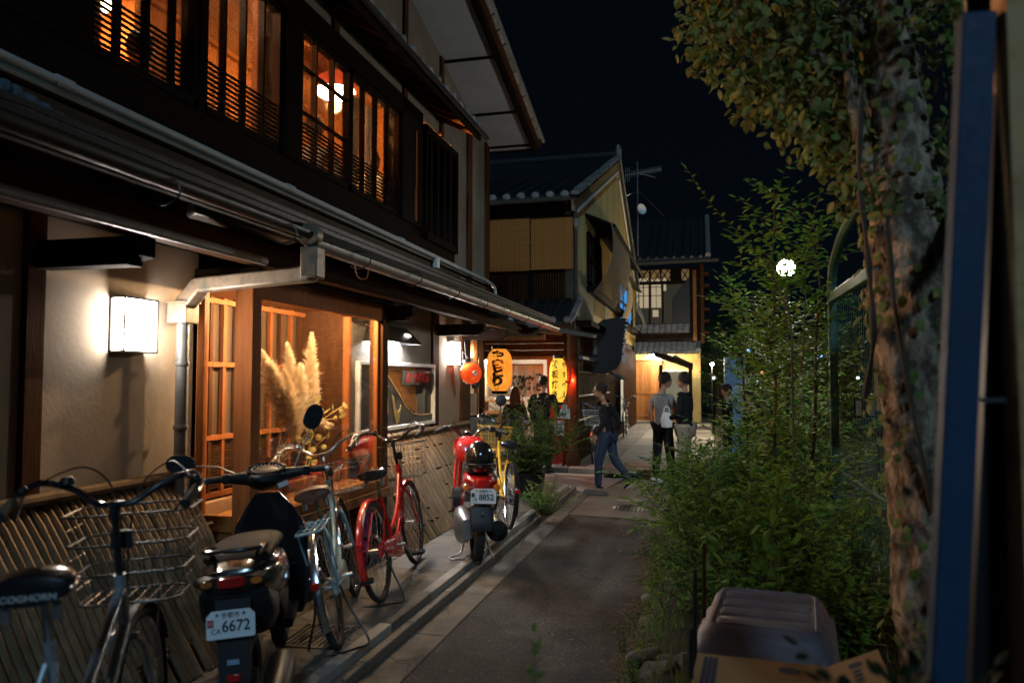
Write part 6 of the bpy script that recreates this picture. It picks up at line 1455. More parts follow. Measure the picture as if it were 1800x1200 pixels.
# customers at the shop
p=P(955,700,Y=13.0); k=sc_(Vector((p.x,13.0,.0)),660,955)
mb_=person('man with cropped hair and dark rucksack standing with his back turned at the grill shop',Vector((p.x,13.0,0)),R(-10),k,'jbrown','jblack','jblack',hair='buzz',headyaw=R(-15),pose=dict(shl=(-.19,0,1.385),shr=(.19,0,1.385),ell=(-.27,.0,1.12),elr=(.27,.0,1.12),wrl=(-.2,.2,1.05),wrr=(.2,.2,1.05)),group='customers at the grill shop')
bp=thing('rucksack','dark brown rucksack on the back of the cropped-haired man','rucksack',(p.x-.02,12.80,1.10*k+.0),(0,0,R(-10)))
MB().loft([(0,-.16,0,.10,.13),(0,-.13,0,.135,.19),(0,-.04,.0,.15,.21),(0,.02,0,.14,.20)],22,3).build('sack','jbrown',bp); MB().tube(curve([(-.05,-.02,.2),(0,-.04,.26),(.05,-.02,.2)],5),.010,6).build('carry_loop','blackp',bp)
p=P(905,700,Y=12.9); k=sc_(Vector((p.x,12.9,.0)),680,905)
person('woman with long brown hair in dark coat behind the potted shrub at the shop',Vector((p.x,12.9,0)),R(10),k,'jbrown','jblack','jblack',hair='long',group='customers at the grill shop')
# diners upstairs
def sitter(label,px,py,X,hd,top,sc=1.0,hair='short'):
    q=P(px,py,X=X); z=q.z-.93*sc
    po=dict(pel=(0,0,.12),sp=(0,.03,.30),ch=(0,.06,.50),nk=(0,.10,.66),hd=(0,.14,.77),shl=(-.175,.06,.585),shr=(.175,.06,.585),ell=(-.25,.10,.33),elr=(.25,.10,.33),wrl=(-.16,.32,.30),wrr=(.16,.32,.30),hpl=(-.09,.02,.10),hpr=(.09,.02,.10),knl=(-.22,.40,.16),knr=(.22,.40,.16),anl=(-.05,.22,.08),anr=(.05,.30,.08))
    t=person(label,Vector((q.x,q.y,z)),hd,sc,top,'jblack','jblack',hair=hair,pose=po,group='diners in the upstairs room'); 
    c=thing('floor_seat','dark legless chair under the %s'%' '.join(label.split()[:5]),'chair',Vector((q.x,q.y,3.062)))
    MB().bb(-.24,.24,-.24,.24,0,max(.05,z-3.062-.02)).build('seat','jbrown',c,bevel=.03); MB().bar((0,-.27,0),(0,-.33,.45),.42,.04,up=(0,1,0)).build('backrest','jbrown',c,bevel=.02); c.rotation_euler=(0,0,hd)
M['hair2']=M['hair']
sitter('grey-haired man in a checked shirt seated with his back to the leftmost upstairs window',262,48,-3.62,R(60),'jplaid',1.05)
sitter('man in pale shirt leaning forward upstairs below the red pendant lamp',548,200,-3.62,R(15),'jgrey',1.02)
sitter('diner seated farther along the upstairs window near the curtain',640,262,-3.7,R(-20),'paper',1.0)
# ======================= RIGHT SIDE: GROUND, FENCE, PLANTS =======================
def hgt(x,y):
    e=-.44+.03*math.sin(y*2.1)+.02*math.sin(y*7.3)
    if y>8.8: e+=(y-8.8)*.5
    u=max(0,min(1,(x-e)/.22)); return -.01+.16*u*u*(3-2*u)+.03*math.sin(x*5+y*3)*u+.018*math.sin(x*17+y*11)*u+.05*max(0,min(1,(x-.3)))
b=MB(); nx,ny=60,140; v=[]
for j in range(ny+1):
    for i in range(nx+1):
        x=-.5+7.5*(i/nx)**2; y=-1+12.5*j/ny; v.append((x,y,hgt(x,y)))
b.add(v,[(j*(nx+1)+i,j*(nx+1)+i+1,(j+1)*(nx+1)+i+1,(j+1)*(nx+1)+i) for j in range(ny) for i in range(nx)])
bank=struct(b.build('planting_bank','soil',smooth=60))
# rocks edging the bank
for i,(px,py,s) in enumerate(((1150,1105,.09),(1195,1120,.11),(1135,1165,.08),(1200,1180,.13),(1170,1150,.07),(1225,1110,.08),(1160,1195,.10),(1140,1060,.05),(1180,1030,.06))):
    p=P(px,py,Z=.05); b=MB(); b.ball((0,0,0),(s,s*1.2,s*.7),14,9); r3=random.Random(i)
    b.v=[tuple(Vector(q)*(1+.16*math.sin(q[0]*40+i)+.14*math.sin(q[1]*33+2*i)+.1*math.sin(q[2]*60))) for q in b.v]
    o=tag(b.build('rock','rock',smooth=25),'%s grey rock on the bank by the road edge'%['squarish','broad flat','small low','largest','little rounded','weathered','frontmost','tiny','farthest'][i],'rock','rocks edging the planting bank'); o.location=(p.x,p.y,.07); o.rotation_euler=(0,0,i)
# ---- foliage generator
class Leaves:
    def __init__(s,seed): s.r=random.Random(seed); s.v=[]; s.f=[]; s.st=MB()
    def leaf(s,p,d,n,L,W):
        sd=d.cross(n); 
        if sd.length<1e-3: sd=Vector((1,0,0))
        sd.normalize(); up=sd.cross(d); o=len(s.v); dr=-up*L*.12
        for q in (p,p+d*L*.30+sd*W*.5+dr*.5,p+d*L*.68+sd*W*.42+dr,p+d*L+dr*1.8,p+d*L*.68-sd*W*.42+dr,p+d*L*.30-sd*W*.5+dr*.5,p+d*L*.5+up*L*.03): s.v.append(tuple(q))
        s.f+=[(o,o+1,o+6),(o+1,o+2,o+6),(o+2,o+3,o+6),(o+3,o+4,o+6),(o+4,o+5,o+6),(o+5,o,o+6)]
    def spray(s,p,d,L,leafL,leafW,droop=.35,r=.004,start=.2,sub=0,gap=.55):
        n=max(5,int(L/.05)); pts=[p.copy()]; d=d.normalized(); rr=s.r
        for i in range(n):
            d=(d+Vector((rr.gauss(0,.06),rr.gauss(0,.06),rr.gauss(0,.04)-droop*.05*(i/n)*2))).normalized(); pts.append(pts[-1]+d*(L/n))
        s.st.tube(pts,[r*(1-.75*i/n) for i in range(n+1)],5,cap=False)
        step=leafL*gap; t=L*start; side=1
        while t<L:
            u=t/L*n; i=min(int(u),n-1); q=pts[i].lerp(pts[i+1],u-i); tg=(pts[i+1]-pts[i]).normalized()
            sv=tg.cross(Vector((rr.gauss(0,.25),rr.gauss(0,.25),1))).normalized()*side; ld=(tg*rr.uniform(.35,.8)+sv*1.0+Vector((0,0,rr.uniform(-.35,.25)))).normalized()
            k=rr.uniform(.65,1.1)*(1-.35*(t/L)**3); s.leaf(q,ld,Vector((rr.gauss(0,.35),rr.gauss(0,.35),1)).normalized(),leafL*k,leafW*k); side=-side
            if sub and rr.random()<.24: s.spray(q,(tg*.5+sv+Vector((0,0,.15))).normalized(),L*rr.uniform(.22,.42),leafL*.9,leafW*.9,droop,r*.6,.1,sub-1,gap)
            t+=step*rr.uniform(.8,1.2)
        s.leaf(pts[-1],d,Vector((0,0,1)),leafL*.8,leafW*.7)
    def build(s,t,lm,sm='twig',name='foliage'):
        me=bpy.data.meshes.new(name); me.from_pydata(s.v,[],s.f); me.materials.append(M[lm]); me.shade_smooth(); o=link(name,me,t,kind='stuff')
        if s.st.v: s.st.build('stems',sm,t,kind='stuff')
        return o
def shrub(label,base,h,spread,n,leafL,leafW,seed,lm='leaf1',droop=.35,sub=1,lean=(0,0),name='shrub',group=None,r=.006,start=.15,gap=.55,cat='shrub'):
    t=thing(name,label,cat,base,group=group); L=Leaves(seed); rr=L.r
    for i in range(n):
        a=rr.uniform(0,2*PI); s=rr.random()**.6*spread; d=Vector((math.cos(a)*s+lean[0],math.sin(a)*s+lean[1],h*(1-.35*(s/spread)**2)))
        L.spray(Vector((math.cos(a)*s*.15,math.sin(a)*s*.15,0)),d,d.length*rr.uniform(.55,1.05),leafL,leafW,droop,r,start,sub,gap)
    L.build(t,lm); return t
gv='weedy shrubs crowding the right side of the lane'
shrubs=[ # px of base-ish, depth Y, height, spread, n, leaf
 ((.02,8.3),.95,.42,36,0.074,0.034,'leaf1','bushy low weed at the road edge nearest the standing men'),
 ((.35,7.6),1.15,.50,39,0.088,0.031,'leaf2','tall feathery weed behind the road edge, just right of the khaki trousers'),
 ((.05,6.6),.80,.40,36,0.068,0.031,'leaf1','low spreading shrub overhanging the lane at the middle of the bank'),
 ((.55,6.5),1.25,.50,42,0.095,0.034,'leaf2','dense dark green shrub below the street lamp'),
 ((.15,5.3),.72,.36,36,0.061,0.028,'leaf1','fine leaved yellow-green shrub above the road edge in the middle distance'),
 ((.60,5.2),1.00,.45,39,0.088,0.034,'leaf2','leafy shrub left of the teal fence post'),
 ((.25,4.55),.55,.32,30,0.061,0.025,'leaf1','short shrub right behind the lilac storage box, left end'),
 ((.70,4.5),.75,.36,30,0.074,0.031,'leaf2','shaded shrub behind the storage box, right end, against the fence'),
 ((.95,7.9),1.5,.55,39,0.095,0.037,'leaf2','tall dark shrub right of the lamp behind the fence end'),
 ((.10,9.6),.75,.40,27,0.074,0.034,'leaf1','farthest low shrub on the bank in front of the two distant men'),
 ((.75,9.6),1.0,.50,30,0.081,0.034,'leaf2','far shrub hiding the legs of the two distant men'),
]
for i,((x,y),h,s,n,a,w_,m,lab) in enumerate(shrubs):
    shrub(lab,Vector((x,y,hgt(x,y)-.02)),h,s,n,a,w_,100+i,m,group=gv,sub=1,lean=(-.08 if x<.3 else 0,-.05))
# tall sapling in front of the lamp
def sapling(label,base,h,seed,n,leafL,leafW,lean=(0,0),w_=.5,lm='leaf2'):
    t=thing('sapling',label,'young tree',base,group='saplings round the street lamp'); L=Leaves(seed); rr=L.r
    pts=[Vector((lean[0]*(k/10)**1.5,lean[1]*k/10,h*k/10))+Vector((rr.gauss(0,.012),rr.gauss(0,.012),0)) for k in range(11)]
    tr=MB().tube(pts,[.018*(1-.07*k) for k in range(11)],8).build('trunk','twig',t)
    for i in range(n):
        u=rr.uniform(.15,1); k=u*10; j=min(int(k),9); q=pts[j].lerp(pts[j+1],k-j); a=rr.uniform(0,2*PI)
        L.spray(q,Vector((math.cos(a),math.sin(a),.55+rr.random()*.5)),w_*rr.uniform(.5,1.1)*(1.15-.5*u),leafL,leafW,.4,.0035,.08,1)
    L.build(t,lm); return t
sapling('slender sapling with bright leaves in front of the glowing street lamp',Vector((.50,5.9,.15)),2.85,301,88,.090,.036,(.02,.0),.50)
sapling('second sapling with drooping sprays just right of the street lamp',Vector((.80,6.3,.15)),2.7,302,80,.090,.036,(.10,0),.52)
sapling('low sapling leaning over the lane left of the lamp',Vector((.42,7.0,.15)),2.2,303,76,.085,.034,(-.12,0),.50)
sapling('fine branched sapling whose leaves cross the glowing lamp globe',Vector((.66,6.7,.15)),2.5,304,64,.080,.030,(.02,0),.46)
# fern-like fronds near the top of the saplings
t=thing('tall_frond','tall arching frond with paired leaflets above the street lamp','frond',Vector((.60,5.6,.15)),group='fronds')
L=Leaves(331); L.spray(Vector((0,0,1.6)),Vector((-.05,0,1)),1.55,.085,.030,.2,.006,.25,0,.42); L.spray(Vector((.05,0,1.5)),Vector((.22,0,1)),1.6,.080,.028,.2,.006,.25,0,.42); L.build(t,'leaf2')
MB().tube([(0,0,0),(0,0,1.62)],.008,6).build('stalk','twig',t)
# fern clumps with long paired leaflets, lighter green, and broad-leaved weeds
for i,(x,y,h,lab) in enumerate(((-.10,7.3,.95,'arching fern clump at the lane edge behind the low road weeds'),(.12,6.1,.95,'bright fern clump leaning over the road edge at mid bank'),(.42,6.9,1.15,'tall fern clump below the left side of the street lamp'),(.02,4.9,.62,'low fern clump over the stones by the lane'),(.48,5.5,1.0,'fern clump left of the sapling stalks'),(.75,5.6,1.1,'shaded fern clump in front of the teal fence post'),(.30,8.6,.95,'fern clump just in front of the man in khaki trousers'))):
    t=thing('fern',lab,'fern',Vector((x,y,hgt(x,y)-.02)),group='ferns on the planting bank'); L=Leaves(600+i); rr=L.r
    for k in range(26):
        a=rr.uniform(0,6.28); s_=rr.uniform(.25,.9); L.spray(Vector((.05*math.cos(a),.05*math.sin(a),0)),Vector((math.cos(a)*s_,math.sin(a)*s_,1)),h*rr.uniform(.6,1.15),.115,.030,1.15,.004,.22,0,.26)
    L.build(t,'leaf3',name='fronds')
for i,(x,y,lab) in enumerate(((-.15,8.4,'broad-leaved weed beside the khaki trousers'),(-.05,5.7,'broad-leaved weed hanging over the road edge, middle'),(.22,5.2,'broad-leaved weed above the stones'),(.55,7.6,'broad-leaved weed deep in the bank under the lamp'),(.35,4.3,'broad-leaved weed directly behind the storage box'))):
    shrub(lab,Vector((x,y,hgt(x,y)-.02)),.9,.35,16,.12,.055,640+i,'leaf3',.6,0,(-.06,-.05),name='broad_leaved_weed',group='broad-leaved weeds on the bank',r=.005,start=.3,gap=.7,cat='weed')
# ---- potted shrub at the shop corner
pb=P(935,875,Z=.1); pt=thing('potted_shrub','tall small-leaved shrub in a pot at the kerb before the grill shop','potted plant',Vector((pb.x-.05,pb.y+.1,.1)))
MB().lathe([(.13,0),(.17,.02),(.20,.28),(.215,.30),(.19,.30),(.18,.24),(.001,.24)],20,Matrix.Translation((0,0,0))).build('pot','blackm',pt)
L=Leaves(401)
for i in range(88):
    a=L.r.uniform(0,6.28); s=L.r.random()**.5; L.spray(Vector((.03*math.cos(a),.03*math.sin(a),.24)),Vector((math.cos(a)*s*.62,math.sin(a)*s*.55,1.0-.35*s)),L.r.uniform(.45,1.15),.044,.025,.3,.005,.12,1,.6)
L.spray(Vector((0,0,.3)),Vector((-.02,0,1)),1.35,.045,.024,.0,.006,.5,1,.5); L.spray(Vector((0,0,.3)),Vector((-.12,0,1)),1.2,.04,.022,.0,.006,.5,1,.5)
L.build(pt,'leaf1')
pb=P(960,905,Z=.1); shrub('low trailing bush spilling over the kerb behind the yellow bicycle',Vector((pb.x,pb.y,.1)),.45,.36,34,.030,.016,411,'leaf1',.5,1,(.03,-.05),group=None,r=.004)
pb=P(925,850,Z=.1); shrub('rounded small-leaved bush between the yellow bicycle and the potted shrub',Vector((pb.x-.1,pb.y+.1,.1)),.75,.38,36,.032,.017,412,'leaf1',.3,1,(0,0),r=.004)
# weeds on the bank and grass
v=[];f=[]
for i in range(7000):
    y=rnd.uniform(1.2,9.5); x=rnd.uniform(-.42,1.8)+rnd.gauss(0,.04); z=hgt(x,y); h=rnd.uniform(.03,.13)*(1.5 if rnd.random()<.1 else 1); a=rnd.uniform(0,6.28); w2=.0035; dx,dy=math.cos(a),math.sin(a); o=len(v)
    v+=[(x-dy*w2,y+dx*w2,z-.01),(x+dy*w2,y-dx*w2,z-.01),(x+dx*h*.25+dy*w2*.7,y+dy*h*.25-dx*w2*.7,z+h*.7),(x+dx*h*.25-dy*w2*.7,y+dy*h*.25+dx*w2*.7,z+h*.7),(x+dx*h*.7,y+dy*h*.7,z+h*.9)]; f+=[(o,o+1,o+2,o+3),(o+3,o+2,o+4)]
b=MB(); b.v=v;b.f=f; b.build('grass','leaf1',smooth=0,kind='stuff')
L=Leaves(77)
for i in range(260):
    y=L.r.uniform(1.8,8.5); x=-.40+abs(L.r.gauss(0,.09)); a=L.r.uniform(0,6.28); L.spray(Vector((x,y,hgt(x,y))),Vector((math.cos(a)*.6-.25,math.sin(a)*.6,.8)),L.r.uniform(.06,.22),.028,.013,.5,.002,.1,0)
L.build(None,'leaf1',name='ground_weeds').name='ground_weeds'; 
for o in scene.objects:
    if o.name.startswith('stems') and o.parent is None: o['kind']='stuff'; o.name='weed_stems'
for k,(px,py,h) in enumerate(((1095,1130,.16),(1165,1105,.26),(1110,1190,.12))):
    p=P(px,py,Z=.05); shrub('%s weed sprouting at the road edge'%['thin upright','tall grassy','dry low'][k],Vector((p.x,p.y,hgt(p.x,p.y))),h*1.3,.06,7,.035,.008,500+k,'leaf1',.3,0,name='weed',group='weeds at the road edge',r=.002,cat='weed')
# blurred sprig rising right in front of the lens at the bottom
p=P(935,1190,Y=1.55); shrub('out of focus green sprig rising from the bottom edge over the asphalt',Vector((p.x,1.55,p.z-.13)),.22,.04,5,.030,.014,520,'leaf2',.2,0,name='sprig',r=.002,cat='sprig')
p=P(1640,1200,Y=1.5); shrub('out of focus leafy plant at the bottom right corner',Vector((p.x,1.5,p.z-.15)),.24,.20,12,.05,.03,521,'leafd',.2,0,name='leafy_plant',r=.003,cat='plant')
# ---- big tree with ivy
def at(px,py,d): return Vector((0,0,H))+(CM@Vector(((px-900)/F,(600-py)/F,-1)))*d
tb=at(1655,1190,3.0); tree=thing('ivy_tree','thick pale-barked tree trunk with leafy overhanging crown at the right','tree',Vector((tb.x,tb.y,0.1)),world=True)
tp=[at(1675,1330,3.0)]; tp=[Vector((tp[0].x+.05,tp[0].y,.0))]+[at(1650,1150,3.0),at(1633,950,3.0),at(1612,750,3.02),at(1598,560,3.05),at(1595,420,3.1),at(1585,250,3.15),at(1572,60,3.2),at(1560,-150,3.3),at(1540,-400,3.4)]
cp_=curve(tp,16); b=MB(); nseg=36; rg=[]
rad=[.155,.145,.130,.125,.128,.150,.105,.085,.07,.05]
for i,p in enumerate(cp_):
    u=i/(len(cp_)-1)*9; j=min(int(u),8); r0=rad[j]+(rad[j+1]-rad[j])*(u-j)
    rg.append([p+Vector((math.cos(2*PI*k/nseg),math.sin(2*PI*k/nseg),0))*r0*(1+.07*math.sin(3*2*PI*k/nseg+i*.17)+.035*math.sin(k*1.4+i*.6)+.03*math.sin(k*.9-i*1.1)+rnd.uniform(-.045,.045)) for k in range(nseg)])
b.rings(rg); b.build('trunk','bark',tree,smooth=60)
br=[[(1590,420,3.1),(1540,330,3.15),(1500,180,3.2),(1485,0,3.3),(1480,-150,3.3)],[(1578,250,3.15),(1500,150,3.3),(1400,80,3.5),(1300,40,3.6),(1215,60,3.7)],[(1572,60,3.2),(1640,-60,3.1),(1720,-160,3.0)],[(1590,380,3.1),(1520,290,3.25),(1440,230,3.4),(1360,200,3.5)],[(1575,120,3.2),(1480,20,3.4),(1380,-40,3.6),(1260,-60,3.7)]]
for q in br:
    pts=curve([at(*p) for p in q],6); n=len(pts); MB().tube(pts,[.045*(1-.85*i/n) for i in range(n)],8).build('branch','bark',tree)
for q in ([(1520,700,2.9),(1535,600,2.88),(1530,500,2.9),(1520,400,2.95),(1510,300,3.0),(1515,150,3.05)],[(1640,900,2.86),(1600,700,2.85),(1570,520,2.9),(1560,380,2.92)]):
    pts=curve([at(*p) for p in q],6); MB().tube(pts,[.010+.003*math.sin(i) for i in range(len(pts))],6).build('ivy_stem','twig',tree)
L=Leaves(900); rr=L.r
# clusters: px,py,depth,radius(m),count
cl=[(1225,60,3.7,.14,80),(1290,60,3.6,.26,280),(1250,0,3.7,.2,160),(1370,90,3.5,.32,480),(1440,170,3.4,.30,480),(1330,160,3.55,.16,150),(1490,50,3.5,.34,420),(1420,-40,3.6,.45,600),(1540,130,3.5,.26,120),(1665,80,3.1,.18,110),(1665,250,3.05,.11,60),(1660,-10,3.0,.24,150),(1545,340,3.0,.10,50),(1655,350,3.0,.08,40),(1475,250,3.3,.16,170),(1300,-90,3.7,.4,300),(1560,-60,3.3,.45,500),(1490,330,3.1,.07,26),(1480,360,3.1,.05,10),(1400,215,3.4,.10,60),(1240,110,3.6,.08,30),(1520,280,3.2,.12,90)]
singles=[]
for px,py,d,r,n in cl:
    c=at(px,py,d)
    for i in range(n):
        o=Vector((rr.gauss(0,1),rr.gauss(0,1),rr.gauss(0,1))); o=o.normalized()*r*rr.random()**.45; p=c+o
        dd=Vector((rr.gauss(0,.6),rr.gauss(0,.6),-.5+rr.gauss(0,.5))).normalized(); nn=Vector((rr.gauss(0,.7),rr.gauss(0,.7)-.6,1)).normalized(); s=rr.uniform(.6,1.15)
        if i%26==0: singles.append((p,dd,s))
        else: L.leaf(p,dd,nn,.056*s,.036*s)
    for k in range(max(2,n//60)):
        L.st.tube([c+Vector((rr.gauss(0,r*.3),rr.gauss(0,r*.3),rr.gauss(0,r*.3))),c+Vector((rr.uniform(-r,r)*.7,rr.uniform(-r,r)*.7,rr.uniform(-r,r)*.6))],.003,4)
# ivy on the trunk
for i in range(620):
    u=rr.random(); k=int(u*(len(cp_)-46))+16; p=cp_[k]; a=rr.uniform(PI*.75,2.25*PI) ; 
    if rr.random()<.55 and k>50: a=rr.choice([PI*1.05+rr.gauss(0,.2),rr.gauss(-.1,.25)])
    r0=.145+rr.random()*.05; q=p+Vector((math.cos(a)*r0,math.sin(a)*r0,rr.gauss(0,.03))); out=Vector((math.cos(a),math.sin(a),-.6+rr.gauss(0,.3))).normalized()
    if rr.random()<.55: L.leaf(q,(Vector((rr.gauss(0,.5),rr.gauss(0,.3),-1))).normalized(),Vector((math.cos(a),math.sin(a),.3)),.050*rr.uniform(.6,1.2),.036)
L.build(tree,'leaft')
me=None
vs=[]
for kk in range(4):
    l=Leaves(kk); l.leaf(Vector((0,0,0)),Vector((0,1,0)),Vector((0,.1*kk,1)),.060,.038+.004*kk); m_=bpy.data.meshes.new('leaf'); m_.from_pydata(l.v,[],l.f); m_.materials.append(M['leaft']); m_.shade_smooth(); vs.append(m_)
for i,(p,dd,s) in enumerate(singles[:280]):
    q=dd.to_track_quat('Y','Z').to_euler(); inst(vs[i%4],'leaf',tree,p,q,(s,s,s))
# ---- teal chain link fence with posts
FX=.95
fence=thing('chain_link_fence','teal wire mesh fence with green steel posts and arched top at the right','fence',(FX,4.5,.1),world=True)
yf0,yf1=1.4,6.15; ztop=2.22
def fpost(y,top): MB().box((FX,y,top/2+.05),(.06,.06,top-.1)).build('post','fgreen',fence,bevel=.006)
fpost(yf1,2.25); fpost(3.85,.95); 
MB().tube(curve([(FX,yf1,2.2),(FX,yf1,2.32),(FX,yf1-.15,2.48),(FX,yf1-.6,2.62),(FX,yf1-1.4,2.70)],6),.035,10).build('arch_tube','fgreen',fence)
MB().box((FX,(yf1+yf0)/2,ztop),(.045,yf1-yf0,.07)).build('top_rail','fgreen',fence,bevel=.004)
MB().tube([(FX,yf0,.95),(FX,yf1,.95)],.012,6).build('mid_rail','fgreen',fence)
b=MB(); cell=.075; n=int((yf1-yf0)/cell); 
for i in range(n):
    pts=[]; m_=int((ztop-.15)/cell)
    for j in range(m_+1): pts.append((FX+.004*(j%2),yf0+(i+(.5 if j%2 else -.02)*1.04)*cell+.006*math.sin(j+i),.15+j*cell))
    b.tube(pts,.0022,3,cap=False)
    pts=[(x-.002,y+(.5*cell if k%2==0 else -.5*cell),z) for k,(x,y,z) in enumerate(pts)]
o=b.build('wire_mesh','fgreen',fence,kind='stuff')
# panels seen through the mesh
t=thing('shed_panel','brown wall panel standing behind the mesh fence, low at the right','panel',(1.35,4.2,.1)); MB().bb(0,.04,-1.0,1.6,0,1.05).build('panel','rust',t,smooth=0); MB().bb(-.01,.05,-1.0,1.6,1.05,1.09).build('rail','dkwood',t,smooth=0)
t=thing('plastic_sheet','pale plastic sheeting hung behind the mesh fence near its arched top','sheeting',(1.15,5.2,1.35)); b=MB(); v=[]
for j in range(2):
    for i in range(25): v.append((.03*math.sin(i*1.9),-.55+i*.045,(.80 if j else .05)+.02*math.sin(i)))
b.add(v,[(i,i+1,26+i,25+i) for i in range(24)]); b.build('sheet','beige',t)
t=thing('small_sign','small pale blue two-leaf sign behind the mesh fence','sign',at(1521,717,5.2)); 
for s in(-1,1): MB().box((s*.042,0,0),(.035,.01,.10)).build('leaf_panel','pblue',t,smooth=0)
MB().box((0,.01,0),(.14,.01,.13)).build('backing','blackp',t,smooth=0)
# ---- street lamp
lp=at(1382,471,7.9); t=thing('street_lamp','round glowing street lamp shining white among the sapling leaves','street lamp',(lp.x,lp.y,.1))
z=lp.z-.1; MB().ball((0,0,z),.088,20,12).build('globe','street',t); MB().lathe([(.03,z-.16),(.05,z-.10),(.06,z-.085)],12).build('collar','blackm',t); MB().tube([(0,0,0),(0,0,z-.1)],.03,8).build('pole','blackm',t)
# ---- blurred posts at the right edge
def slab(name,label,cat,q0,q1,d,w_,dep,m,ztop,zbot=.1,lean=0):
    p0=at(*q0,d); p1=at(*q1,d); dr=(p0-p1).normalized(); t=thing(name,label,cat,(p1.x,p1.y,p1.z))
    b=MB(); L=(p0-p1).length; b.bar((0,0,0),tuple(dr*L),w_,dep,up=(0,1,0)); b.build('panel',m,t,bevel=.004); return t,p0,p1,dr
t,p0,p1,dr=slab('blue_lit_post','blurred tall steel post close to the camera at the right, blue light put into its colour','post',(1716,28),(1658,1260),1.55,.062,.05,'bluelit',0)
b=MB(); b.bar((.072,.03,-.1),tuple(dr*(p0-p1).length*1.2+Vector((.072,.03,0))),.055,.05,up=(0,1,0)); b.build('dark_flange','blackp',t)
q1=at(1812,1260,1.45); t=thing('rusty_column','blurred rust-streaked cream column cut by the right edge','column',(q1.x,q1.y,q1.z-.2)); MB().bb(-.012,.10,-.03,.05,0,3.4).build('column','rust',t)
q1=at(1762,703,1.5); tag(MB().bar(tuple(at(1722,703,1.52)),tuple(at(1830,703,1.46)),.012,.010).build('latch_bar','steel',bevel=.002),'thin blurred steel latch bar joining the blue-lit post and the rusty column','latch bar')
t=thing('corrugated_sheet','dark corrugated strip between the blue-lit post and the rusty column','sheet',at(1766,1300,1.62)); b=MB()
for k in range(5): b.tube([(-.018+.012*k,.03,0),(-.018+.012*k,.03,2.4)],.007,8)
b.build('ribs','blackm',t)
# ---- storage box
tx=at(1352,1075,3.55); t=thing('storage_box','lilac-grey lidded plastic storage box on the bank under the shrubs','storage box',(.245,3.42,.24),(0,0,R(-7)),scale=.86)
W2,D2=.30,.40
def rrect(w_,d_,z,r=.05,n=5,yo=0):
    out=[]
    for cx,cy,a0 in((w_-r,d_-r,0),(-w_+r,d_-r,90),(-w_+r,-d_+r,180),(w_-r,-d_+r,270)):
        for k in range(n): a=R(a0+90*k/(n-1)); out.append(Vector((cx+r*math.cos(a),cy+yo+r*math.sin(a),z)))
    return out
b=MB(); b.rings([rrect(W2-.05,D2-.05,0),rrect(W2-.015,D2-.015,.33)]); bx=b.build('bin','tubb',t)
for k in (-.16,.0,.16): MB().bb(k-.004,k+.004,-D2+.008,-D2+.022,.24,.32).build('rib','tubb',bx,smooth=0)
for k in range(4): MB().bb(-W2+.06+.15*k,-W2+.06+.11+.15*k,-D2+.012,-D2+.03,.05,.22).build('recess_panel','tubb',bx,bevel=.006)
MB().rings([rrect(W2-.003,D2-.003,.31),rrect(W2+.004,D2+.004,.335),rrect(W2-.01,D2-.01,.337)]).build('rim','tubb',bx)
b=MB(); b.rings([rrect(W2+.016,D2+.016,.318),rrect(W2+.02,D2+.02,.345),rrect(W2+.012,D2+.012,.352),rrect(W2-.005,D2-.005,.36),rrect(W2-.03,D2-.03,.435,.07),rrect(W2-.06,D2-.06,.475,.07),rrect(W2-.075,D2-.075,.478,.06),rrect(W2-.080,D2-.080,.470,.06)],cap=True); ld=b.build('lid','tub',t,smooth=50)
for k in range(4): y=-.24+.155*k; b=MB(); b.loft([(0,y-.055,.470,W2-.10,.004),(0,y,.474,W2-.095,.010),(0,y+.055,.470,W2-.10,.004)],16,5); b.build('lid_rib','tub',ld)
# cardboard carton
t=thing('cardboard_carton','brown cardboard carton with navy print and raised flap at the bottom edge','carton',(0.165,2.62,.27),(0,0,R(-4)))
MB().bb(-.20,.24,-.22,.10,0,.40).build('carton_body','card',t,bevel=.003)
MB().bar((.215,-.06,.405),(.36,-.06,.475),.32,.005,up=(0,0,1)).build('flap','card',t,smooth=0)
fl_=MB().bb(-.20,.235,-.22,.10,.402,.406).build('top_flap','card',t,smooth=0)
for k in range(3): MB().bb(-.175+.016*k,-.163+.016*k,-.20,.07,.4065,.4075).build('print_stripe','printb',fl_,smooth=0)
b=MB(); b.lathe([(.030,.0),(.030,.001),(.020,.001),(.020,0)],20,Matrix.Translation((.09,.02,.407))@Matrix.Diagonal((1.1,.9,1,1))).bar((.06,.02,.4075),(.12,.02,.4075),.018,.001); b.build('printed_emblem','printb',fl_)
b=MB(); mt_=Matrix.Translation((.285,.03,.4425))@Matrix.Rotation(-math.atan2(.07,.145),4,'Y'); b.lathe([(.022,.0),(.022,.0015),(.012,.0015)],18,mt_); b.build('printed_emblem','printb',t)
b=MB()
for k in range(3): b.add([tuple(mt_@Vector((x,y-.06-.035*k,.0035))) for x,y in ((-.012,-.01),(.012,-.01),(.012,.01),(-.012,.01))],[(0,1,2,3)])
b.build('printed_marks','printb',t,smooth=0)
# stakes
for i,(px,py0,py1,Yd) in enumerate(((1222,1000,1190,2.9),(1238,955,1120,3.6),(1215,1105,1200,2.5))):
    p=P(px,py0,Y=Yd); tag(MB().tube([(p.x,Yd,p.z),(p.x-.01,Yd,.05)],.008,8).build('stake',('blackm','postd','blackm')[i]),['dark steel stake left of the storage box','taller thin stake among the weeds behind the storage box','short stake beside the cardboard carton'][i],'stake')
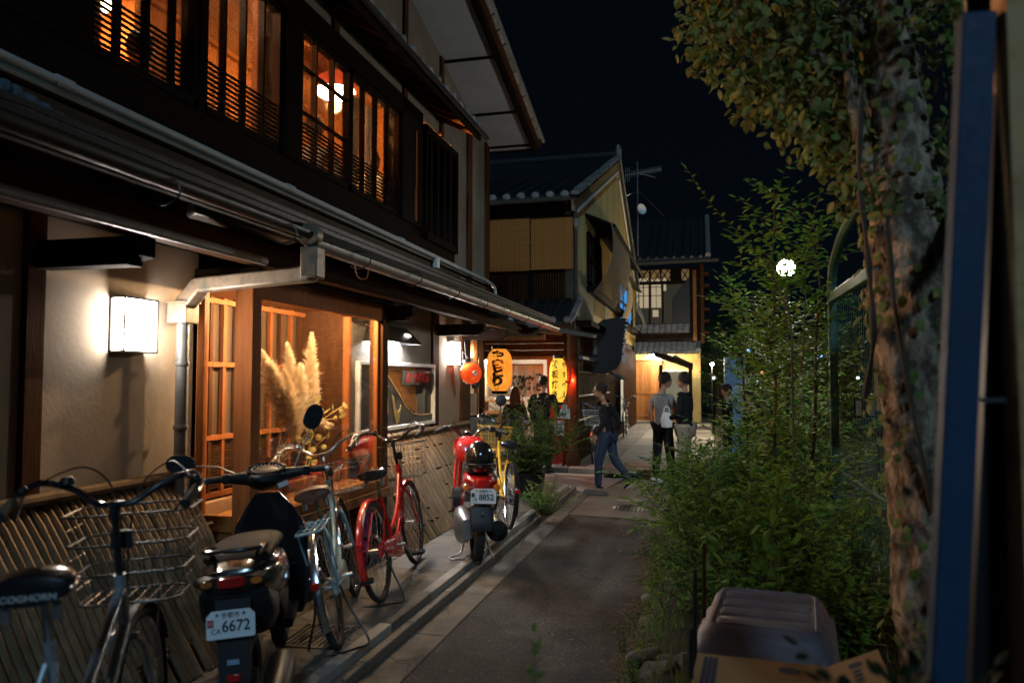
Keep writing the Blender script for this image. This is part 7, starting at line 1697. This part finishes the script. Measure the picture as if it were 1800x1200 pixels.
# ======================= FAR RIGHT BACKDROP =======================
b=MB(); pts=[]; v=[]; n=60
for i in range(n+1):
    x=-20+200*i/n; h=14+7*math.sin(i*.23+1)+3*math.sin(i*.71)+1.2*math.sin(i*1.9); v+=[(x,150,-1),(x,165,h),(x,220,-1)]
b.add(v,[(3*i,3*i+3,3*i+4,3*i+1) for i in range(n)]+[(3*i+1,3*i+4,3*i+5,3*i+2) for i in range(n)]); struct(b.build('hills','leafd',smooth=60))
for i,(px,Y,zt,w_) in enumerate(((1262,32,4.2,1.2),(1300,36,5.6,1.6),(1345,30,4.8,1.4),(1405,26,4.2,1.4),(1480,22,4.0,1.4),(1560,20,4.6,1.6),(1250,44,7.0,1.4))):
    x=P(px,600,Y=Y).x; t=thing('background_tree','dark bushy tree %s beyond the lane'%['hugging the corner of the far house','behind the pale shed','right of the pale shed','below the street lamp','behind the fence arch','behind the big trunk','tall and farthest, by the far house'][i],'tree',(x,Y,0),group='dark trees beyond the lane')
    MB().tube([(0,0,0),(0,0,zt*.6)],[.14,.07],8).build('trunk','twig',t); L=Leaves(700+i)
    for k in range(80):
        a=L.r.uniform(0,6.28); L.spray(Vector((0,0,zt*L.r.uniform(.1,.6))),Vector((math.cos(a),math.sin(a),L.r.uniform(.1,1.2))),w_*L.r.uniform(.5,1.2),.16,.09,.3,.015,.2,1,.7)
    L.build(t,'leaf1',name='crown')
# white shed with slatted awning
c=P(1292,655,Y=17.5); t=thing('white_shed','small pale blue-grey ribbed shed beyond the men at the right','shed',(c.x,17.5,0)); 
MB().bb(-.22,.22,0,.5,0,2.1).build('wall','pblue',t,smooth=0)
for k in range(7): MB().bb(-.215+.062*k,-.18+.062*k,-.02,0,.1,2.05).build('panel_rib','pblue',t,smooth=0)
c=P(1302,688,Y=17); t=thing('striped_awning','white striped sloping board between the two distant men','awning',c)
for k in range(4): MB().bar((-.25,0,-.22+.07*k),(.22,0,.10+.07*k),.05,.022).build('slat','white',t,smooth=0)
# dark neighbouring house behind the fence
nb=thing('neighbour_house','unlit house with low roof glimpsed behind the fence and trunk','house',(6.6,15,0))
MB().bb(-1.8,2.6,0,5,0,3.6).build('wall','dkwood',nb,smooth=0); MB().prism([(-2.4,-.6,3.5),(3.2,-.6,3.5),(3.2,2.5,4.9),(-2.4,2.5,4.9)],(0,0,.12)).build('roof','tile',nb,smooth=0)
wn=MB().bb(-1.2,-.3,-.05,0,1.6,2.6).build('window','board',nb,smooth=0); MB().bb(-.78,-.72,-.08,-.05,1.6,2.6).build('mullion','dkwood',wn,smooth=0)
for k in range(8): MB().bb(-1.8+k*.5,-1.75+k*.5,-.04,0,.2,3.4).build('batten','postd',nb,smooth=0)
# small distant lights
lights=[(1316,616,'cityb','turquoise'),(1445,627,'cityb','blue'),(1332,668,'cityb','low blue'),(1369,645,'cityw','lone white'),(1255,664,'cityw','small amber'),(1538,563,'cityb','violet-blue'),(1436,552,'cityr','orange'),(1508,664,'cityw','pale'),(1560,657,'cityw','far right pale'),(1340,655,'cityr','tiny red')]
for i,(px,py,m,c_) in enumerate(lights):
    Y=18 if px<1500 else 9; p=P(px,py,Y=Y); t=thing('distant_light','%s point of light in the dark beyond the lane'%c_,'light',p,group='distant lights'); MB().ball((0,0,0),.035 if Y>10 else .016,8,6).build('bulb',m,t); MB().tube([(0,0,-.03),(0,.02,-p.z)],.01,5).build('stand','blackm',t)

# lamp added at a small far point; its strong light brightens the ochre gable
p=P(1252,640,Y=22.5); t=thing('added_alley_lamp','added lamp on a pole at a small white far point, its strong light put in for the ochre gable and alley','lamp',(p.x,22.5,0)); MB().ball((0,0,p.z),.045,10,8).build('bulb','porch',t); MB().tube([(0,0,0),(0,0,p.z-.05)],.025,6).build('pole','blackm',t); plight(t,(-.12,-.05,p.z+.02),120,(1,.80,.52),.05)
# ======================= DISPLAY IN THE BAY =======================
vz=thing('dried_flower_vase','tall earthen vase holding pampas inside the glass display','vase',(-3.06,5.10,.732)); MB().lathe([(.07,0),(.10,.05),(.11,.15),(.075,.27),(.06,.30),(.05,.30),(.06,.25),(.001,.05)],20).build('vase','brown',vz)
pg=thing('pampas_bouquet','bundle of fluffy cream pampas plumes lit golden in the glass display','dried flowers',(-3.06,5.10,1.0),world=True)
def plume(tip,basep,wd,seed,n=1500):
    r=random.Random(seed); tip=Vector(tip); basep=Vector(basep); root=Vector((-3.06+r.uniform(-.02,.02),5.10+r.uniform(-.03,.03),.95)); ax=tip-basep
    b=MB(); v=[];f=[]
    side=ax.cross(Vector((1,0,0))).normalized()
    for i in range(n):
        u=r.random()**.9; c=basep+ax*u+side*.02*math.sin(u*3); w_=wd*math.sin(PI*min(1,(u*.85+.12)))**.8*(1-.55*u)
        a=r.uniform(0,2*PI); out=(side*math.cos(a)+ax.normalized().cross(side)*math.sin(a)); d=(out*r.uniform(.3,.9)+ax.normalized()*r.uniform(.7,1.3)).normalized(); Ln=w_*r.uniform(.7,1.7)+.015
        if r.random()<.03: Ln*=1.5
        p0=c+out*w_*r.uniform(0,.55); p1=p0+d*Ln*.6; p2=p0+d*Ln+Vector((0,0,-Ln*.18)); q=d.cross(Vector((r.gauss(0,1),r.gauss(0,1),r.gauss(0,1)))).normalized()*r.uniform(.0014,.0035); o=len(v)
        v+=[tuple(p0-q*.5),tuple(p0+q*.5),tuple(p1+q),tuple(p1-q),tuple(p2)]; f+=[(o,o+1,o+2,o+3),(o+3,o+2,o+4)]
    b.v=v;b.f=f; pl=b.build('plume','plume',pg,smooth=0); MB().tube([root,basep.lerp(root,.3),basep,basep+ax*.9],[.004,.004,.0035,.001],6).build('stalk','plume',pl)
def dp_(px,py,X=-2.9): return tuple(P(px,py,X=X-.13))
plume(dp_(548,586,-2.90),dp_(538,740,-2.92),.085,1,1900); plume(dp_(505,605,-2.92),dp_(515,735,-2.93),.075,2,1500); plume(dp_(460,618,-2.90),dp_(500,735,-2.94),.095,3,1900)
plume(dp_(475,640,-2.86),dp_(512,760,-2.92),.09,4,1700); plume(dp_(528,640,-2.86),dp_(522,770,-2.9),.085,5,1700); plume(dp_(556,650,-2.88),dp_(540,760,-2.9),.06,6,1200); plume(dp_(500,650,-2.84),dp_(518,775,-2.88),.08,7,1500); plume(dp_(585,745,-2.86),dp_(540,735,-2.9),.05,8,700)
lb=thing('dried_leaf_spray','spray of round yellow dried leaves hanging right of the pampas in the display','dried leaves',(-2.95,5.05,1.0),world=True)
def rl(p,r,seed):
    rr=random.Random(seed); n=Vector((rr.uniform(.5,1),rr.gauss(0,.5)-.4,rr.gauss(0,.5))).normalized(); a=n.cross(Vector((0,0,1))).normalized(); c=n.cross(a); b=MB()
    b.add([tuple(Vector(p)+n*.006)]+[tuple(Vector(p)+(a*math.cos(2*PI*k/10)*1.0+c*math.sin(2*PI*k/10))*r*(1+.08*math.sin(k*3))+n*rr.uniform(-.004,.004)) for k in range(10)],[(0,1+k,1+(k+1)%10) for k in range(10)]); b.build('leaf','leafy',lb,smooth=0)
sp=[(560,700),(575,722),(590,735),(600,722),(607,712),(602,730),(560,745),(575,750),(545,760),(560,768),(570,785),(550,790),(538,775),(545,802),(562,735),(585,715),(540,745),(555,722),(568,738),(530,790),(553,812),(540,825),(525,770),(578,765)]
for i,(px,py) in enumerate(sp): rl(dp_(px,py,-2.84+.03*math.sin(i*2)),.027+.007*math.sin(i*1.7),i)
for q in ([(535,850),(545,780),(565,740),(605,712)],[(535,850),(552,790),(575,765),(580,745)],[(535,850),(540,800),(560,745),(590,735)]):
    MB().tube(curve([dp_(a,c,-2.86) for a,c in q],5),.003,5).build('twig','leafy',lb)
# autumn ornament: berries and red leaves on a vine ring
wr=thing('autumn_wreath','vine ring with red berries and maple leaves low in the glass display','wreath',P(562,860,X=-2.85),world=True)
q0=P(560,862,X=-2.85)
for k in range(3): MB().tube([(q0.x+.01*k,q0.y+(.13+.008*k)*math.cos(2*PI*i/30),q0.z+(.12+.006*k)*math.sin(2*PI*i/30)) for i in range(30)],.006,6,True).build('vine','twig',wr)
rr=random.Random(4)
src=MB().ball((0,0,0),.008,8,6).build('berry','berry',wr); src.location=q0
for i in range(60): inst(src,'berry',wr,P(rr.gauss(555,22),rr.gauss(822,9)+rr.random()*8,X=-2.86+rr.uniform(-.04,.04)))
for i in range(34):
    px,py=rr.choice([(532,843),(535,852),(545,880),(555,872),(527,838),(540,888)]); p=P(px+rr.gauss(0,5),py+rr.gauss(0,5),X=-2.80+rr.uniform(-.03,.02)); b=MB(); s=rr.uniform(.018,.03); a0=rr.uniform(0,6.28); pts=[]
    for k in range(10): a=a0+2*PI*k/10; r=s*(1 if k%2==0 else .42); pts.append((p.x+rr.uniform(-.004,.004),p.y+r*math.cos(a),p.z+r*math.sin(a)))
    b.add([tuple(p)]+pts,[(0,1+k,1+(k+1)%10) for k in range(10)]); b.build('maple_leaf','leafr',wr,smooth=0)
